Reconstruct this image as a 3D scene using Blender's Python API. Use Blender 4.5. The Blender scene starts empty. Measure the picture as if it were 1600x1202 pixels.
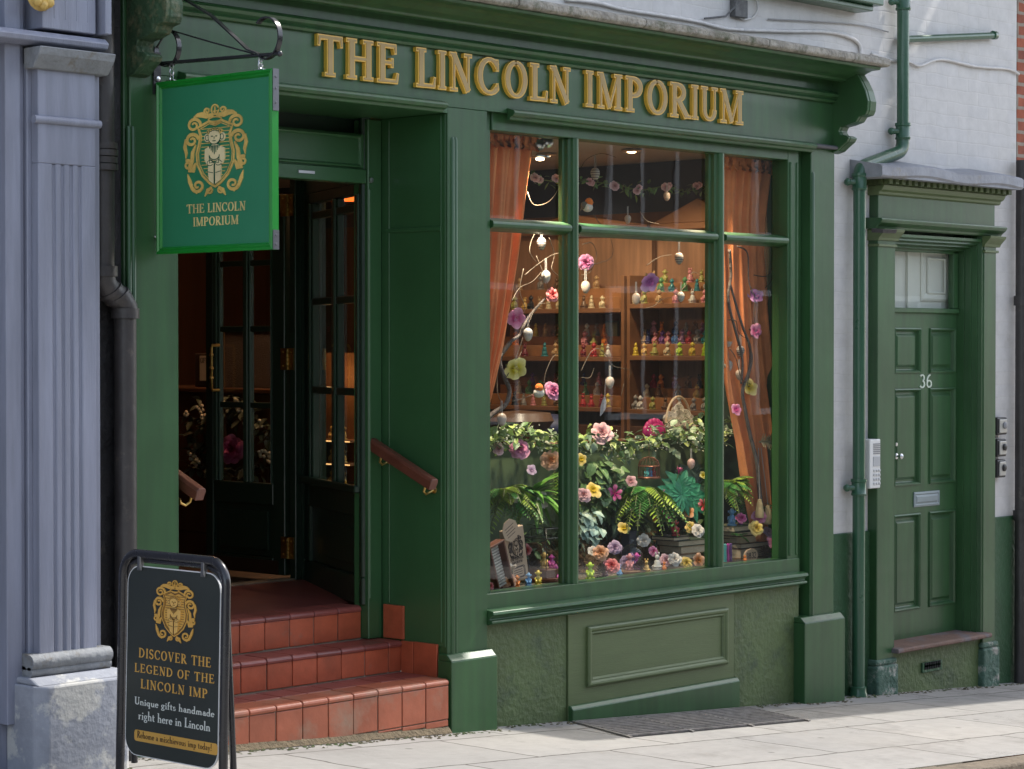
import bpy, bmesh, math, random
from mathutils import Vector, Matrix
rnd = random.Random(7)
D = bpy.data
SC = bpy.context.scene
COL = SC.collection

# ------------------------------------------------------------------ camera
FPX, HZ = 3600.0, 542.0
TH = math.atan2(3300, FPX)
PIT = math.atan2(601 - HZ, FPX)
CF = Vector((math.cos(TH) * math.cos(PIT), math.sin(TH) * math.cos(PIT), -math.sin(PIT)))
CR = Vector((math.sin(TH), -math.cos(TH), 0))
CU = CR.cross(CF)
CPOS = Vector((-7.5872, -7.3540, 1.7824))
cam = D.objects.new("camera", D.cameras.new("camera"))
COL.objects.link(cam)
cam.matrix_world = Matrix(((CR.x, CU.x, -CF.x, CPOS.x), (CR.y, CU.y, -CF.y, CPOS.y), (CR.z, CU.z, -CF.z, CPOS.z), (0, 0, 0, 1)))
cam.data.sensor_width = 36
cam.data.lens = 36 * FPX / 1600
cam.data.clip_start = 0.05
cam.data.clip_end = 500
SC.camera = cam

def ray(px, py): return CF + CR * ((px - 800) / FPX) - CU * ((py - 601) / FPX)
def at(px, py, y=0.0):                                  # photo pixel -> point on the plane at depth y
    d = ray(px, py); return CPOS + d * ((y - CPOS.y) / d.y)
def atx(px, py, x):
    d = ray(px, py); return CPOS + d * ((x - CPOS.x) / d.x)

# ------------------------------------------------------------------ world, sun, exposure
SUN = Vector((0.78, -0.15, 1.0)).normalized()
w = D.worlds.new("World"); SC.world = w; w.use_nodes = True
nt = w.node_tree
sky = nt.nodes.new("ShaderNodeTexSky"); sky.sky_type = 'NISHITA'; sky.sun_disc = False
sky.sun_elevation = math.asin(SUN.z); sky.sun_rotation = math.atan2(SUN.x, SUN.y)
sky.air_density = 1.0; sky.dust_density = 1.6
hs = nt.nodes.new("ShaderNodeHueSaturation"); hs.inputs["Saturation"].default_value = .62
nt.links.new(sky.outputs[0], hs.inputs["Color"]); nt.links.new(hs.outputs[0], nt.nodes["Background"].inputs[0])
nt.nodes["Background"].inputs[1].default_value = 0.15
sl = D.lights.new("sun", 'SUN'); sl.energy = 2.1; sl.angle = math.radians(0.5); sl.color = (1, .95, .87)
so = D.objects.new("sun", sl); COL.objects.link(so)
so.rotation_euler = SUN.to_track_quat('Z', 'Y').to_euler(); so.location = (3, -3, 12)
SC.view_settings.view_transform = 'Standard'; SC.view_settings.look = 'None'
SC.view_settings.exposure = 1.3; SC.view_settings.gamma = 1
SC.render.engine = 'CYCLES'
SC.cycles.max_bounces = 9; SC.cycles.diffuse_bounces = 5; SC.cycles.glossy_bounces = 4
SC.cycles.transparent_max_bounces = 16; SC.cycles.sample_clamp_indirect = 6
SC.cycles.caustics_reflective = False; SC.cycles.caustics_refractive = False
SC.cycles.use_denoising = True

# ------------------------------------------------------------------ materials
MATS = {}
def pm(name, base, rough=.5, metal=0., bump=0., bs=30., var=0., vs=4., spec=.5, coat=0., alt=None, altlo=.55, althi=.7, alts=6., emit=0., island=0., stretch=None, streak=0.):
    if name in MATS: return MATS[name]
    m = D.materials.new(name); m.use_nodes = True; t = m.node_tree; N = t.nodes; Lk = t.links.new
    b = N["Principled BSDF"]
    b.inputs["Base Color"].default_value = (*base, 1); b.inputs["Roughness"].default_value = rough
    b.inputs["Metallic"].default_value = metal; b.inputs["Specular IOR Level"].default_value = spec
    b.inputs["Coat Weight"].default_value = coat
    if emit: b.inputs["Emission Color"].default_value = (*base, 1); b.inputs["Emission Strength"].default_value = emit
    tc = N.new("ShaderNodeTexCoord"); co = tc.outputs["Object"]
    if stretch:
        mp = N.new("ShaderNodeMapping"); mp.inputs["Scale"].default_value = stretch; Lk(co, mp.inputs[0]); co = mp.outputs[0]
    cs = None
    if var or alt or island:
        rgb = N.new("ShaderNodeRGB"); rgb.outputs[0].default_value = (*base, 1); cs = rgb.outputs[0]
    if island:
        g = N.new("ShaderNodeNewGeometry"); mr = N.new("ShaderNodeMapRange"); mr.inputs[3].default_value = 1 - island; mr.inputs[4].default_value = 1 + island
        Lk(g.outputs["Random Per Island"], mr.inputs[0])
        h = N.new("ShaderNodeHueSaturation"); Lk(cs, h.inputs["Color"]); Lk(mr.outputs[0], h.inputs["Value"]); cs = h.outputs[0]
    if var:
        n1 = N.new("ShaderNodeTexNoise"); n1.inputs["Scale"].default_value = vs; n1.inputs["Detail"].default_value = 6; n1.inputs["Roughness"].default_value = .65
        Lk(co, n1.inputs["Vector"])
        mr = N.new("ShaderNodeMapRange"); mr.inputs[1].default_value = .3; mr.inputs[2].default_value = .7
        mr.inputs[3].default_value = 1 - var; mr.inputs[4].default_value = 1 + var; Lk(n1.outputs["Fac"], mr.inputs[0])
        h = N.new("ShaderNodeHueSaturation"); Lk(cs, h.inputs["Color"]); Lk(mr.outputs[0], h.inputs["Value"]); cs = h.outputs[0]
        r2 = N.new("ShaderNodeMapRange"); r2.inputs[3].default_value = max(.02, rough - .08); r2.inputs[4].default_value = min(1, rough + .12)
        Lk(n1.outputs["Fac"], r2.inputs[0]); Lk(r2.outputs[0], b.inputs["Roughness"])
    if streak:
        ms = N.new("ShaderNodeMapping"); ms.inputs["Scale"].default_value = (14, 14, .8); Lk(tc.outputs["Object"], ms.inputs[0])
        ns = N.new("ShaderNodeTexNoise"); ns.inputs["Scale"].default_value = 1.4; ns.inputs["Detail"].default_value = 5; Lk(ms.outputs[0], ns.inputs["Vector"])
        mr = N.new("ShaderNodeMapRange"); mr.inputs[1].default_value = .35; mr.inputs[2].default_value = .7; mr.inputs[3].default_value = 1 - streak; mr.inputs[4].default_value = 1 + streak; Lk(ns.outputs["Fac"], mr.inputs[0])
        h = N.new("ShaderNodeHueSaturation"); Lk(cs, h.inputs["Color"]); Lk(mr.outputs[0], h.inputs["Value"])
        mr2 = N.new("ShaderNodeMapRange"); mr2.inputs[3].default_value = .92; mr2.inputs[4].default_value = 1.08; Lk(ns.outputs["Fac"], mr2.inputs[0]); Lk(mr2.outputs[0], h.inputs["Saturation"]); cs = h.outputs[0]
    if alt:
        n2 = N.new("ShaderNodeTexNoise"); n2.inputs["Scale"].default_value = alts; n2.inputs["Detail"].default_value = 10; n2.inputs["Roughness"].default_value = .7
        Lk(co, n2.inputs["Vector"])
        mr = N.new("ShaderNodeMapRange"); mr.inputs[1].default_value = altlo; mr.inputs[2].default_value = althi; Lk(n2.outputs["Fac"], mr.inputs[0])
        mx = N.new("ShaderNodeMix"); mx.data_type = 'RGBA'; Lk(mr.outputs[0], mx.inputs[0]); Lk(cs, mx.inputs[6]); mx.inputs[7].default_value = (*alt, 1); cs = mx.outputs[2]
    if cs: Lk(cs, b.inputs["Base Color"])
    if bump:
        n3 = N.new("ShaderNodeTexNoise"); n3.inputs["Scale"].default_value = bs; n3.inputs["Detail"].default_value = 7; Lk(co, n3.inputs["Vector"])
        bp = N.new("ShaderNodeBump"); bp.inputs["Strength"].default_value = bump; bp.inputs["Distance"].default_value = .02
        Lk(n3.outputs["Fac"], bp.inputs["Height"]); Lk(bp.outputs[0], b.inputs["Normal"])
    MATS[name] = m; return m

def brick_mat(name, c1, c2, mortar, bw, bh, ms, axes, rough=.8, bump=.5, offset=.5, noise=.2, smooth=.1, shift=(0, 0), spec=.3, patch=None, wob=.006, spots=False):
    m = D.materials.new(name); m.use_nodes = True; t = m.node_tree; N = t.nodes; Lk = t.links.new; b = N["Principled BSDF"]
    tc = N.new("ShaderNodeTexCoord"); sp = N.new("ShaderNodeSeparateXYZ"); cb = N.new("ShaderNodeCombineXYZ")
    nz0 = N.new("ShaderNodeTexNoise"); nz0.inputs["Scale"].default_value = 5; Lk(tc.outputs["Object"], nz0.inputs["Vector"])
    vm = N.new("ShaderNodeVectorMath"); vm.operation = 'MULTIPLY_ADD'; vm.inputs[1].default_value = (wob * 4,) * 3
    Lk(nz0.outputs["Color"], vm.inputs[0]); Lk(tc.outputs["Object"], vm.inputs[2])
    Lk(vm.outputs[0], sp.inputs[0])
    for k, a in enumerate(axes):
        ad = N.new("ShaderNodeMath"); ad.inputs[1].default_value = shift[k]; Lk(sp.outputs["XYZ".index(a)], ad.inputs[0]); Lk(ad.outputs[0], cb.inputs[k])
    br = N.new("ShaderNodeTexBrick"); Lk(cb.outputs[0], br.inputs["Vector"])
    br.inputs["Scale"].default_value = 1; br.inputs["Brick Width"].default_value = bw; br.inputs["Row Height"].default_value = bh
    br.inputs["Mortar Size"].default_value = ms; br.inputs["Mortar Smooth"].default_value = smooth; br.offset = offset
    br.inputs["Color1"].default_value = (*c1, 1); br.inputs["Color2"].default_value = (*c2, 1); br.inputs["Mortar"].default_value = (*mortar, 1)
    nz = N.new("ShaderNodeTexNoise"); nz.inputs["Scale"].default_value = 9; nz.inputs["Detail"].default_value = 10; nz.inputs["Roughness"].default_value = .7; Lk(tc.outputs["Object"], nz.inputs["Vector"])
    mr = N.new("ShaderNodeMapRange"); mr.inputs[1].default_value = .3; mr.inputs[2].default_value = .7; mr.inputs[3].default_value = 1 - noise; mr.inputs[4].default_value = 1 + noise; Lk(nz.outputs["Fac"], mr.inputs[0])
    h = N.new("ShaderNodeHueSaturation"); Lk(br.outputs["Color"], h.inputs["Color"]); Lk(mr.outputs[0], h.inputs["Value"]); cs = h.outputs[0]
    if patch:
        n2 = N.new("ShaderNodeTexNoise"); n2.inputs["Scale"].default_value = patch[1]; n2.inputs["Detail"].default_value = 9; n2.inputs["Roughness"].default_value = .72; Lk(tc.outputs["Object"], n2.inputs["Vector"])
        m2 = N.new("ShaderNodeMapRange"); m2.inputs[1].default_value = patch[2]; m2.inputs[2].default_value = patch[3]; Lk(n2.outputs["Fac"], m2.inputs[0])
        mx = N.new("ShaderNodeMix"); mx.data_type = 'RGBA'; Lk(m2.outputs[0], mx.inputs[0]); Lk(cs, mx.inputs[6]); mx.inputs[7].default_value = (*patch[0], 1); cs = mx.outputs[2]
    if spots:
        vo = N.new("ShaderNodeTexVoronoi"); vo.inputs["Scale"].default_value = 3.6; vo.inputs["Randomness"].default_value = 1; Lk(tc.outputs["Object"], vo.inputs["Vector"])
        m3 = N.new("ShaderNodeMapRange"); m3.inputs[1].default_value = .05; m3.inputs[2].default_value = .075; m3.inputs[3].default_value = .55; m3.inputs[4].default_value = 0; Lk(vo.outputs["Distance"], m3.inputs[0])
        n4 = N.new("ShaderNodeTexNoise"); n4.inputs["Scale"].default_value = .9; n4.inputs["Detail"].default_value = 12; n4.inputs["Roughness"].default_value = .75; Lk(tc.outputs["Object"], n4.inputs["Vector"])
        m5 = N.new("ShaderNodeMath"); m5.operation = 'SUBTRACT'; m5.inputs[1].default_value = .5; Lk(n4.outputs["Fac"], m5.inputs[0]); m6 = N.new("ShaderNodeMath"); m6.operation = 'ABSOLUTE'; Lk(m5.outputs[0], m6.inputs[0])
        m7 = N.new("ShaderNodeMapRange"); m7.inputs[1].default_value = .0; m7.inputs[2].default_value = .006; m7.inputs[3].default_value = .7; m7.inputs[4].default_value = 0; Lk(m6.outputs[0], m7.inputs[0])
        n5 = N.new("ShaderNodeTexNoise"); n5.inputs["Scale"].default_value = 1.3; Lk(tc.outputs["Object"], n5.inputs["Vector"]); m8 = N.new("ShaderNodeMapRange"); m8.inputs[1].default_value = .55; m8.inputs[2].default_value = .62; Lk(n5.outputs["Fac"], m8.inputs[0])
        m9 = N.new("ShaderNodeMath"); m9.operation = 'MULTIPLY'; Lk(m7.outputs[0], m9.inputs[0]); Lk(m8.outputs[0], m9.inputs[1]); ma_ = N.new("ShaderNodeMath"); ma_.operation = 'MAXIMUM'; Lk(m9.outputs[0], ma_.inputs[0]); Lk(m3.outputs[0], ma_.inputs[1])
        mx = N.new("ShaderNodeMix"); mx.data_type = 'RGBA'; Lk(ma_.outputs[0], mx.inputs[0]); Lk(cs, mx.inputs[6]); mx.inputs[7].default_value = (.075, .07, .062, 1); cs = mx.outputs[2]
    Lk(cs, b.inputs["Base Color"])
    b.inputs["Roughness"].default_value = rough; b.inputs["Specular IOR Level"].default_value = spec
    ma = N.new("ShaderNodeMath"); ma.operation = 'MULTIPLY_ADD'; ma.inputs[1].default_value = -1; Lk(br.outputs["Fac"], ma.inputs[0])
    mn = N.new("ShaderNodeMath"); mn.operation = 'MULTIPLY'; mn.inputs[1].default_value = .6; Lk(nz.outputs["Fac"], mn.inputs[0]); Lk(mn.outputs[0], ma.inputs[2])
    bp = N.new("ShaderNodeBump"); bp.inputs["Strength"].default_value = bump; bp.inputs["Distance"].default_value = .01; Lk(ma.outputs[0], bp.inputs["Height"]); Lk(bp.outputs[0], b.inputs["Normal"])
    return m

def glass_mat(name, tint=(.93, .96, .94), gain=1.0):
    m = D.materials.new(name); m.use_nodes = True; t = m.node_tree; N = t.nodes; Lk = t.links.new
    N.remove(N["Principled BSDF"]); tr = N.new("ShaderNodeBsdfTransparent"); tr.inputs[0].default_value = (*tint, 1)
    gl = N.new("ShaderNodeBsdfGlossy"); gl.inputs["Roughness"].default_value = .01
    fr = N.new("ShaderNodeFresnel"); fr.inputs[0].default_value = 1.52
    mu = N.new("ShaderNodeMath"); mu.operation = 'MULTIPLY'; mu.inputs[1].default_value = gain; 
    ge = N.new("ShaderNodeNewGeometry"); fb = N.new("ShaderNodeMath"); fb.operation = 'SUBTRACT'; fb.inputs[0].default_value = 1; Lk(ge.outputs["Backfacing"], fb.inputs[1])
    m2 = N.new("ShaderNodeMath"); m2.operation = 'MULTIPLY'; Lk(fr.outputs[0], m2.inputs[0]); Lk(fb.outputs[0], m2.inputs[1]); Lk(m2.outputs[0], mu.inputs[0])
    nz = N.new("ShaderNodeTexNoise"); nz.inputs["Scale"].default_value = 2.2; tc = N.new("ShaderNodeTexCoord"); Lk(tc.outputs["Object"], nz.inputs["Vector"])
    bp = N.new("ShaderNodeBump"); bp.inputs["Strength"].default_value = .012; bp.inputs["Distance"].default_value = .03; Lk(nz.outputs["Fac"], bp.inputs["Height"]); Lk(bp.outputs[0], gl.inputs["Normal"])
    mx = N.new("ShaderNodeMixShader"); Lk(mu.outputs[0], mx.inputs[0]); Lk(tr.outputs[0], mx.inputs[1]); Lk(gl.outputs[0], mx.inputs[2]); Lk(mx.outputs[0], N["Material Output"].inputs[0])
    return m

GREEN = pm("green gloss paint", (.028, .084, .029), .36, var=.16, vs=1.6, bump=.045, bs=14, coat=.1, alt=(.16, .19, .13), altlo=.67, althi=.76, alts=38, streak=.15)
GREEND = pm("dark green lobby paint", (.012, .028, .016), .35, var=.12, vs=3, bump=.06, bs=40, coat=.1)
GREENJ = pm("deep green jamb paint", (.036, .105, .040), .3, var=.08, vs=2, bump=.05, bs=30, coat=.15)
RENDERG = pm("green painted render", (.082, .120, .044), .55, var=.22, vs=3.5, bump=.45, bs=32, alt=(.035, .06, .035), altlo=.52, althi=.75, alts=5)
PANELG = pm("olive green painted timber", (.098, .136, .056), .42, var=.10, vs=3, bump=.10, bs=25, stretch=(1, 1, 9), alt=(.10, .12, .08), altlo=.68, althi=.8, alts=16)
DADO = pm("green dado paint", (.030, .085, .036), .5, var=.18, vs=4, bump=.5, bs=30, alt=(.14, .16, .11), altlo=.68, althi=.78, alts=9)
PIPEG = pm("green pipe paint", (.030, .095, .052), .28, var=.1, vs=5, bump=.06, bs=40, coat=.2)
STONE = pm("lichen stone", (.30, .28, .24), .9, var=.35, vs=14, bump=.8, bs=45, alt=(.09, .10, .06), altlo=.5, althi=.66, alts=9)
LEAD = pm("grey lead flashing", (.27, .28, .31), .55, var=.25, vs=6, bump=.4, bs=12, alt=(.20, .17, .10), altlo=.58, althi=.75, alts=7)
BLUE = pm("blue grey shopfront paint", (.235, .248, .310), .5, var=.10, vs=5, bump=.12, bs=30, stretch=(6, 6, .6), alt=(.20, .18, .15), altlo=.66, althi=.8, alts=9, streak=.10)
BLUEDIRT = pm("weathered blue grey paint", (.22, .23, .24), .7, var=.2, vs=9, bump=.4, bs=40, alt=(.14, .11, .07), altlo=.55, althi=.7, alts=12)
PLINTH = pm("flaking plinth paint", (.29, .305, .345), .75, var=.16, vs=7, bump=.22, bs=30, alt=(.50, .495, .47), altlo=.52, althi=.57, alts=3.2)
BLACKW = pm("dirty black wall paint", (.022, .021, .022), .7, var=.35, vs=6, bump=.7, bs=30, alt=(.07, .06, .05), altlo=.6, althi=.75, alts=9)
BLACKP = pm("dusty black pipe", (.035, .031, .030), .42, var=.3, vs=8, bump=.15, bs=30, alt=(.10, .085, .07), altlo=.6, althi=.74, alts=14)
IRON = pm("black wrought iron", (.035, .035, .038), .26, metal=.35, coat=.3, var=.1, bump=.05)
CHROME = pm("zinc plated steel", (.62, .62, .63), .28, metal=1, var=.1)
BRASS = pm("aged brass", (.55, .37, .12), .32, metal=1, var=.2, vs=20)
GOLDF = pm("gold letter face", (.40, .275, .11), .5, var=.08, vs=8)
GOLDE = pm("gold letter edge", (.72, .43, .06), .33, var=.08, vs=8, coat=.2)
GOLDP = pm("gold foil print", (.62, .41, .11), .42, var=.35, vs=9)
GOLDL = pm("pale gold foil print", (.72, .60, .33), .42, var=.15, vs=9)
GOLDB = pm("amber print", (.66, .36, .07), .5, var=.06)
SIGNG = pm("sign green panel", (.030, .205, .098), .38, var=.05, vs=4)
SIGNF = pm("sign bright green frame", (.008, .21, .022), .28, var=.08, vs=6, coat=.2)
BOARDK = pm("black sign panel", (.024, .030, .026), .42, var=.15, vs=5, alt=(.05, .06, .05), altlo=.66, althi=.8, alts=12)
WHITEP = pm("white print", (.72, .74, .68), .5)
WHITEED = pm("white panel edge", (.75, .75, .73), .4)
TUBE = pm("black tube", (.014, .014, .017), .25, coat=.25, var=.15, vs=8)
WOODR = pm("red brown handrail wood", (.125, .040, .024), .42, var=.25, vs=7, bump=.12, bs=30, stretch=(6, 1, 1), coat=.1)
DARKW = pm("dark shop wood", (.090, .038, .016), .5, var=.35, vs=5, bump=.1, bs=20, stretch=(1, 1, .12))
SHELFW = pm("warm bookcase wood", (.21, .095, .042), .5, var=.25, vs=5, bump=.1, bs=20, stretch=(1, .15, 1))
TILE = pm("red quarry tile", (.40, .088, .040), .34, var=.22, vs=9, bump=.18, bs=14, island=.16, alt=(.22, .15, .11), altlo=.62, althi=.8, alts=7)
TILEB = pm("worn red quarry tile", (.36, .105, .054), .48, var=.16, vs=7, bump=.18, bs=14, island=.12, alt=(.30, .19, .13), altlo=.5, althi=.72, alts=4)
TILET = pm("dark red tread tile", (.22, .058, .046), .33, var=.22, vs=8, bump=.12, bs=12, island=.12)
GROUT = pm("grey grout", (.30, .25, .19), .9, var=.2, vs=20, bump=.3)
WHITEW = brick_mat("white painted brick", (.60, .58, .555), (.585, .57, .555), (.575, .555, .53), .235, .078, .006, "XZ", .62, .14, noise=.10, smooth=1., patch=((.42, .385, .32), 2.2, .60, .80), wob=.007)
REDB = brick_mat("red brick", (.36, .105, .055), (.22, .075, .05), (.30, .25, .20), .225, .075, .011, "XZ", .85, .6, noise=.25)
PAVE = brick_mat("pale paving slabs", (.315, .302, .282), (.285, .275, .26), (.09, .08, .07), .92, .60, .007, "XY", .85, .35, noise=.10, shift=(.25, .18), patch=((.20, .19, .175), 2.3, .52, .72), wob=.012, spots=True)
ASPH = pm("bounce paled road", (.30, .285, .26), .9, var=.2, vs=20, bump=.5, bs=90)  # road colour raised to bounce more light onto the facade
KERB = pm("stained kerb stone", (.15, .12, .085), .85, var=.35, vs=12, bump=.7, bs=30)
GLASS = glass_mat("window glass", (.95, .97, .96), 1.5)
GLASSIN = glass_mat("clear glass", (.93, .95, .95), 1.3)
CURT = pm("rust velvet", (.76, .25, .09), .72, var=.16, vs=7, bump=.08, bs=40)
CREAMC = pm("cream ceiling", (.52, .45, .38), .8, var=.06)
NAVY = pm("navy wall", (.016, .024, .042), .6, var=.1)
DISPG = pm("display green paint", (.085, .13, .065), .5, var=.1)
KRAFT = pm("kraft card", (.46, .33, .23), .7, var=.05)
INK = pm("dark ink", (.06, .04, .035), .7)
WHITEO = pm("white plastic", (.66, .66, .64), .4)
GREYP = pm("grey plastic", (.22, .22, .23), .4)
BLKPL = pm("black plastic", (.012, .012, .013), .4)
ALU = pm("brushed aluminium", (.24, .28, .29), .5, metal=.25, var=.12)
STRAW = pm("brown straw", (.15, .085, .035), .9, var=.5, vs=25, bump=1., bs=60)
PAPER = pm("cream pages", (.50, .40, .28), .8, var=.2, vs=30, stretch=(1, 1, 12))
CABLE = pm("white painted cable", (.62, .60, .58), .6, var=.15, vs=12)
BARK = pm("grey brown bark", (.11, .085, .075), .8, var=.3, vs=20, bump=.6, bs=40)
TWIG = pm("pale brown twig", (.10, .07, .045), .7, var=.3, vs=20)

# ------------------------------------------------------------------ mesh builder
class MB:
    def __init__(s): s.v = []; s.f = []; s.m = []
    def face(s, idx, m=0): s.f.append(idx); s.m.append(m)
    def quad(s, pts, m=0):
        b = len(s.v); s.v += [tuple(p) for p in pts]; s.face(list(range(b, b + len(pts))), m)
    def box(s, x0, x1, y0, y1, z0, z1, m=0):
        b = len(s.v)
        s.v += [(x, y, z) for z in (z0, z1) for y in (y0, y1) for x in (x0, x1)]
        for f in ((0, 2, 3, 1), (4, 5, 7, 6), (0, 1, 5, 4), (2, 6, 7, 3), (0, 4, 6, 2), (1, 3, 7, 5)): s.face([b + i for i in f], m)
        return s
    def obox(s, o, u, v, n, du, dv, dn, m=0):            # box from corner o along three vectors
        b = len(s.v); o = Vector(o)
        s.v += [tuple(o + u * (du * i) + v * (dv * j) + n * (dn * k)) for k in (0, 1) for j in (0, 1) for i in (0, 1)]
        for f in ((0, 2, 3, 1), (4, 5, 7, 6), (0, 1, 5, 4), (2, 6, 7, 3), (0, 4, 6, 2), (1, 3, 7, 5)): s.face([b + i for i in f], m)
        return s
    def prism(s, prof, x0, x1, m=0, axis='x'):           # closed profile (y,z) swept along x (or (x,z) along y, (x,y) along z)
        b = len(s.v); n = len(prof)
        P = {'x': lambda a, c, t: (t, a, c), 'y': lambda a, c, t: (a, t, c), 'z': lambda a, c, t: (a, c, t)}[axis]
        for t in (x0, x1): s.v += [P(a, c, t) for a, c in prof]
        for i in range(n): j = (i + 1) % n; s.face([b + i, b + j, b + n + j, b + n + i], m)
        s.face([b + i for i in range(n)][::-1], m); s.face([b + n + i for i in range(n)], m)
        return s
    def frame(s, x0, x1, z0, z1, prof, m=0, back=None):  # mitred rectangular moulding: prof = [(inset, y)], fills the middle if back
        b = len(s.v)
        for o, y in prof: s.v += [(x0 + o, y, z0 + o), (x1 - o, y, z0 + o), (x1 - o, y, z1 - o), (x0 + o, y, z1 - o)]
        for k in range(len(prof) - 1):
            for i in range(4): j = (i + 1) % 4; a = b + 4 * k; s.face([a + i, a + j, a + 4 + j, a + 4 + i], m)
        if back: a = b + 4 * (len(prof) - 1); s.face([a, a + 1, a + 2, a + 3], m)
        return s
    def tube(s, pts, r, n=8, m=0, caps=True, flat=None):
        pts = [Vector(p) for p in pts]; k = len(pts); b = len(s.v)
        rr = r if isinstance(r, (list, tuple)) else [r] * k
        up = None
        for i, p in enumerate(pts):
            t = (pts[min(i + 1, k - 1)] - pts[max(i - 1, 0)]).normalized()
            if up is None: up = t.orthogonal().normalized()
            up = (up - t * up.dot(t)); up = up.normalized() if up.length > 1e-6 else t.orthogonal().normalized()
            side = t.cross(up)
            for a in range(n):
                an = 2 * math.pi * a / n; s.v.append(tuple(p + (up * math.cos(an) + side * math.sin(an)) * rr[i]))
        for i in range(k - 1):
            for a in range(n): c = (a + 1) % n; s.face([b + i * n + a, b + i * n + c, b + (i + 1) * n + c, b + (i + 1) * n + a], m)
        if caps: s.face([b + a for a in range(n)][::-1], m); s.face([b + (k - 1) * n + a for a in range(n)], m)
        return s
    def lathe(s, prof, c=(0, 0, 0), n=14, m=0, sx=1, sy=1, ax=None):   # (r,h) about z at c, or about axis ax
        b = len(s.v); c = Vector(c)
        Q = Vector((0, 0, 1)).rotation_difference(Vector(ax).normalized()) if ax is not None else None
        for r, h in prof:
            for a in range(n):
                an = 2 * math.pi * a / n; p = Vector((r * math.cos(an) * sx, r * math.sin(an) * sy, h))
                if Q: p = Q @ p
                s.v.append(tuple(c + p))
        for i in range(len(prof) - 1):
            for a in range(n): d = (a + 1) % n; s.face([b + i * n + a, b + i * n + d, b + (i + 1) * n + d, b + (i + 1) * n + a], m)
        if prof[0][0] > 1e-5: s.face([b + a for a in range(n)][::-1], m)
        if prof[-1][0] > 1e-5: s.face([b + (len(prof) - 1) * n + a for a in range(n)], m)
        return s
    def ball(s, c, r, n=10, m=0, sx=1, sy=1, sz=1):
        k = max(5, n // 2 + 1)
        return s.lathe([(max(1e-6, r * math.sin(math.pi * i / k)), -r * sz * math.cos(math.pi * i / k)) for i in range(k + 1)], c, n, m, sx, sy)
    def ribbon(s, pts, ws, o, u, v, n, h0, h1, m=0, ext=0.):           # flat stroke with thickness in plane (o,u,v), pts already mapped
        k = len(pts); Lf = []; Rt = []
        for i in range(k):
            a = pts[max(i - 1, 0)]; c = pts[min(i + 1, k - 1)]
            dx, dy = c[0] - a[0], c[1] - a[1]; l = math.hypot(dx, dy) or 1; dx /= l; dy /= l
            px, py = pts[i]
            if ext and i == 0: px -= dx * ext; py -= dy * ext
            if ext and i == k - 1: px += dx * ext; py += dy * ext
            hw = ws[i] / 2
            Lf.append((px - dy * hw, py + dx * hw)); Rt.append((px + dy * hw, py - dx * hw))
        b = len(s.v)
        for h in (h0, h1):
            for q in Lf + Rt: s.v.append(tuple(o + u * q[0] + v * q[1] + n * h))
        for i in range(k - 1):
            s.face([b + 2 * k + i, b + 3 * k + i, b + 3 * k + i + 1, b + 2 * k + i + 1], m)
            s.face([b + i, b + i + 1, b + 2 * k + i + 1, b + 2 * k + i], m)
            s.face([b + k + i + 1, b + k + i, b + 3 * k + i, b + 3 * k + i + 1], m)
        s.face([b, b + 2 * k, b + 3 * k, b + k], m); s.face([b + k - 1, b + 2 * k - 1, b + 4 * k - 1, b + 3 * k - 1], m)
    def poly(s, pts, o, u, v, n, h0, h1, m=0):
        b = len(s.v); k = len(pts)
        for h in (h0, h1): s.v += [tuple(o + u * p[0] + v * p[1] + n * h) for p in pts]
        s.face([b + k + i for i in range(k)], m)
        for i in range(k): j = (i + 1) % k; s.face([b + i, b + j, b + k + j, b + k + i], m)
    def mesh(s, name, mats, smooth=False):
        me = D.meshes.new(name); me.from_pydata(s.v, [], s.f); me.validate(clean_customdata=False)
        for mm in (mats if isinstance(mats, (list, tuple)) else [mats]): me.materials.append(mm)
        if len(me.polygons) == len(s.m): me.polygons.foreach_set("material_index", s.m)
        bm = bmesh.new(); bm.from_mesh(me); bmesh.ops.recalc_face_normals(bm, faces=bm.faces); bm.to_mesh(me); bm.free()
        if smooth: me.polygons.foreach_set("use_smooth", [True] * len(me.polygons))
        me.update(); return me
    def build(s, name, mats, parent=None, bevel=0., smooth=False, seg=1, keep=False):
        o = D.objects.new(name, s.mesh(name, mats, smooth)); COL.objects.link(o)
        if parent is not None: attach(o, parent)
        if bevel:
            b = o.modifiers.new("bevel", 'BEVEL'); b.width = bevel; b.segments = seg; b.limit_method = 'ANGLE'; b.angle_limit = math.radians(35)
        if smooth and smooth != 'all':
            try:
                o.data.polygons.foreach_set("use_smooth", [True] * len(o.data.polygons))
                bm = bmesh.new(); bm.from_mesh(o.data)
                for e in bm.edges:
                    if len(e.link_faces) == 2 and e.calc_face_angle(0) > math.radians(42): e.smooth = False
                bm.to_mesh(o.data); bm.free()
            except Exception: pass
        return o

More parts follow.
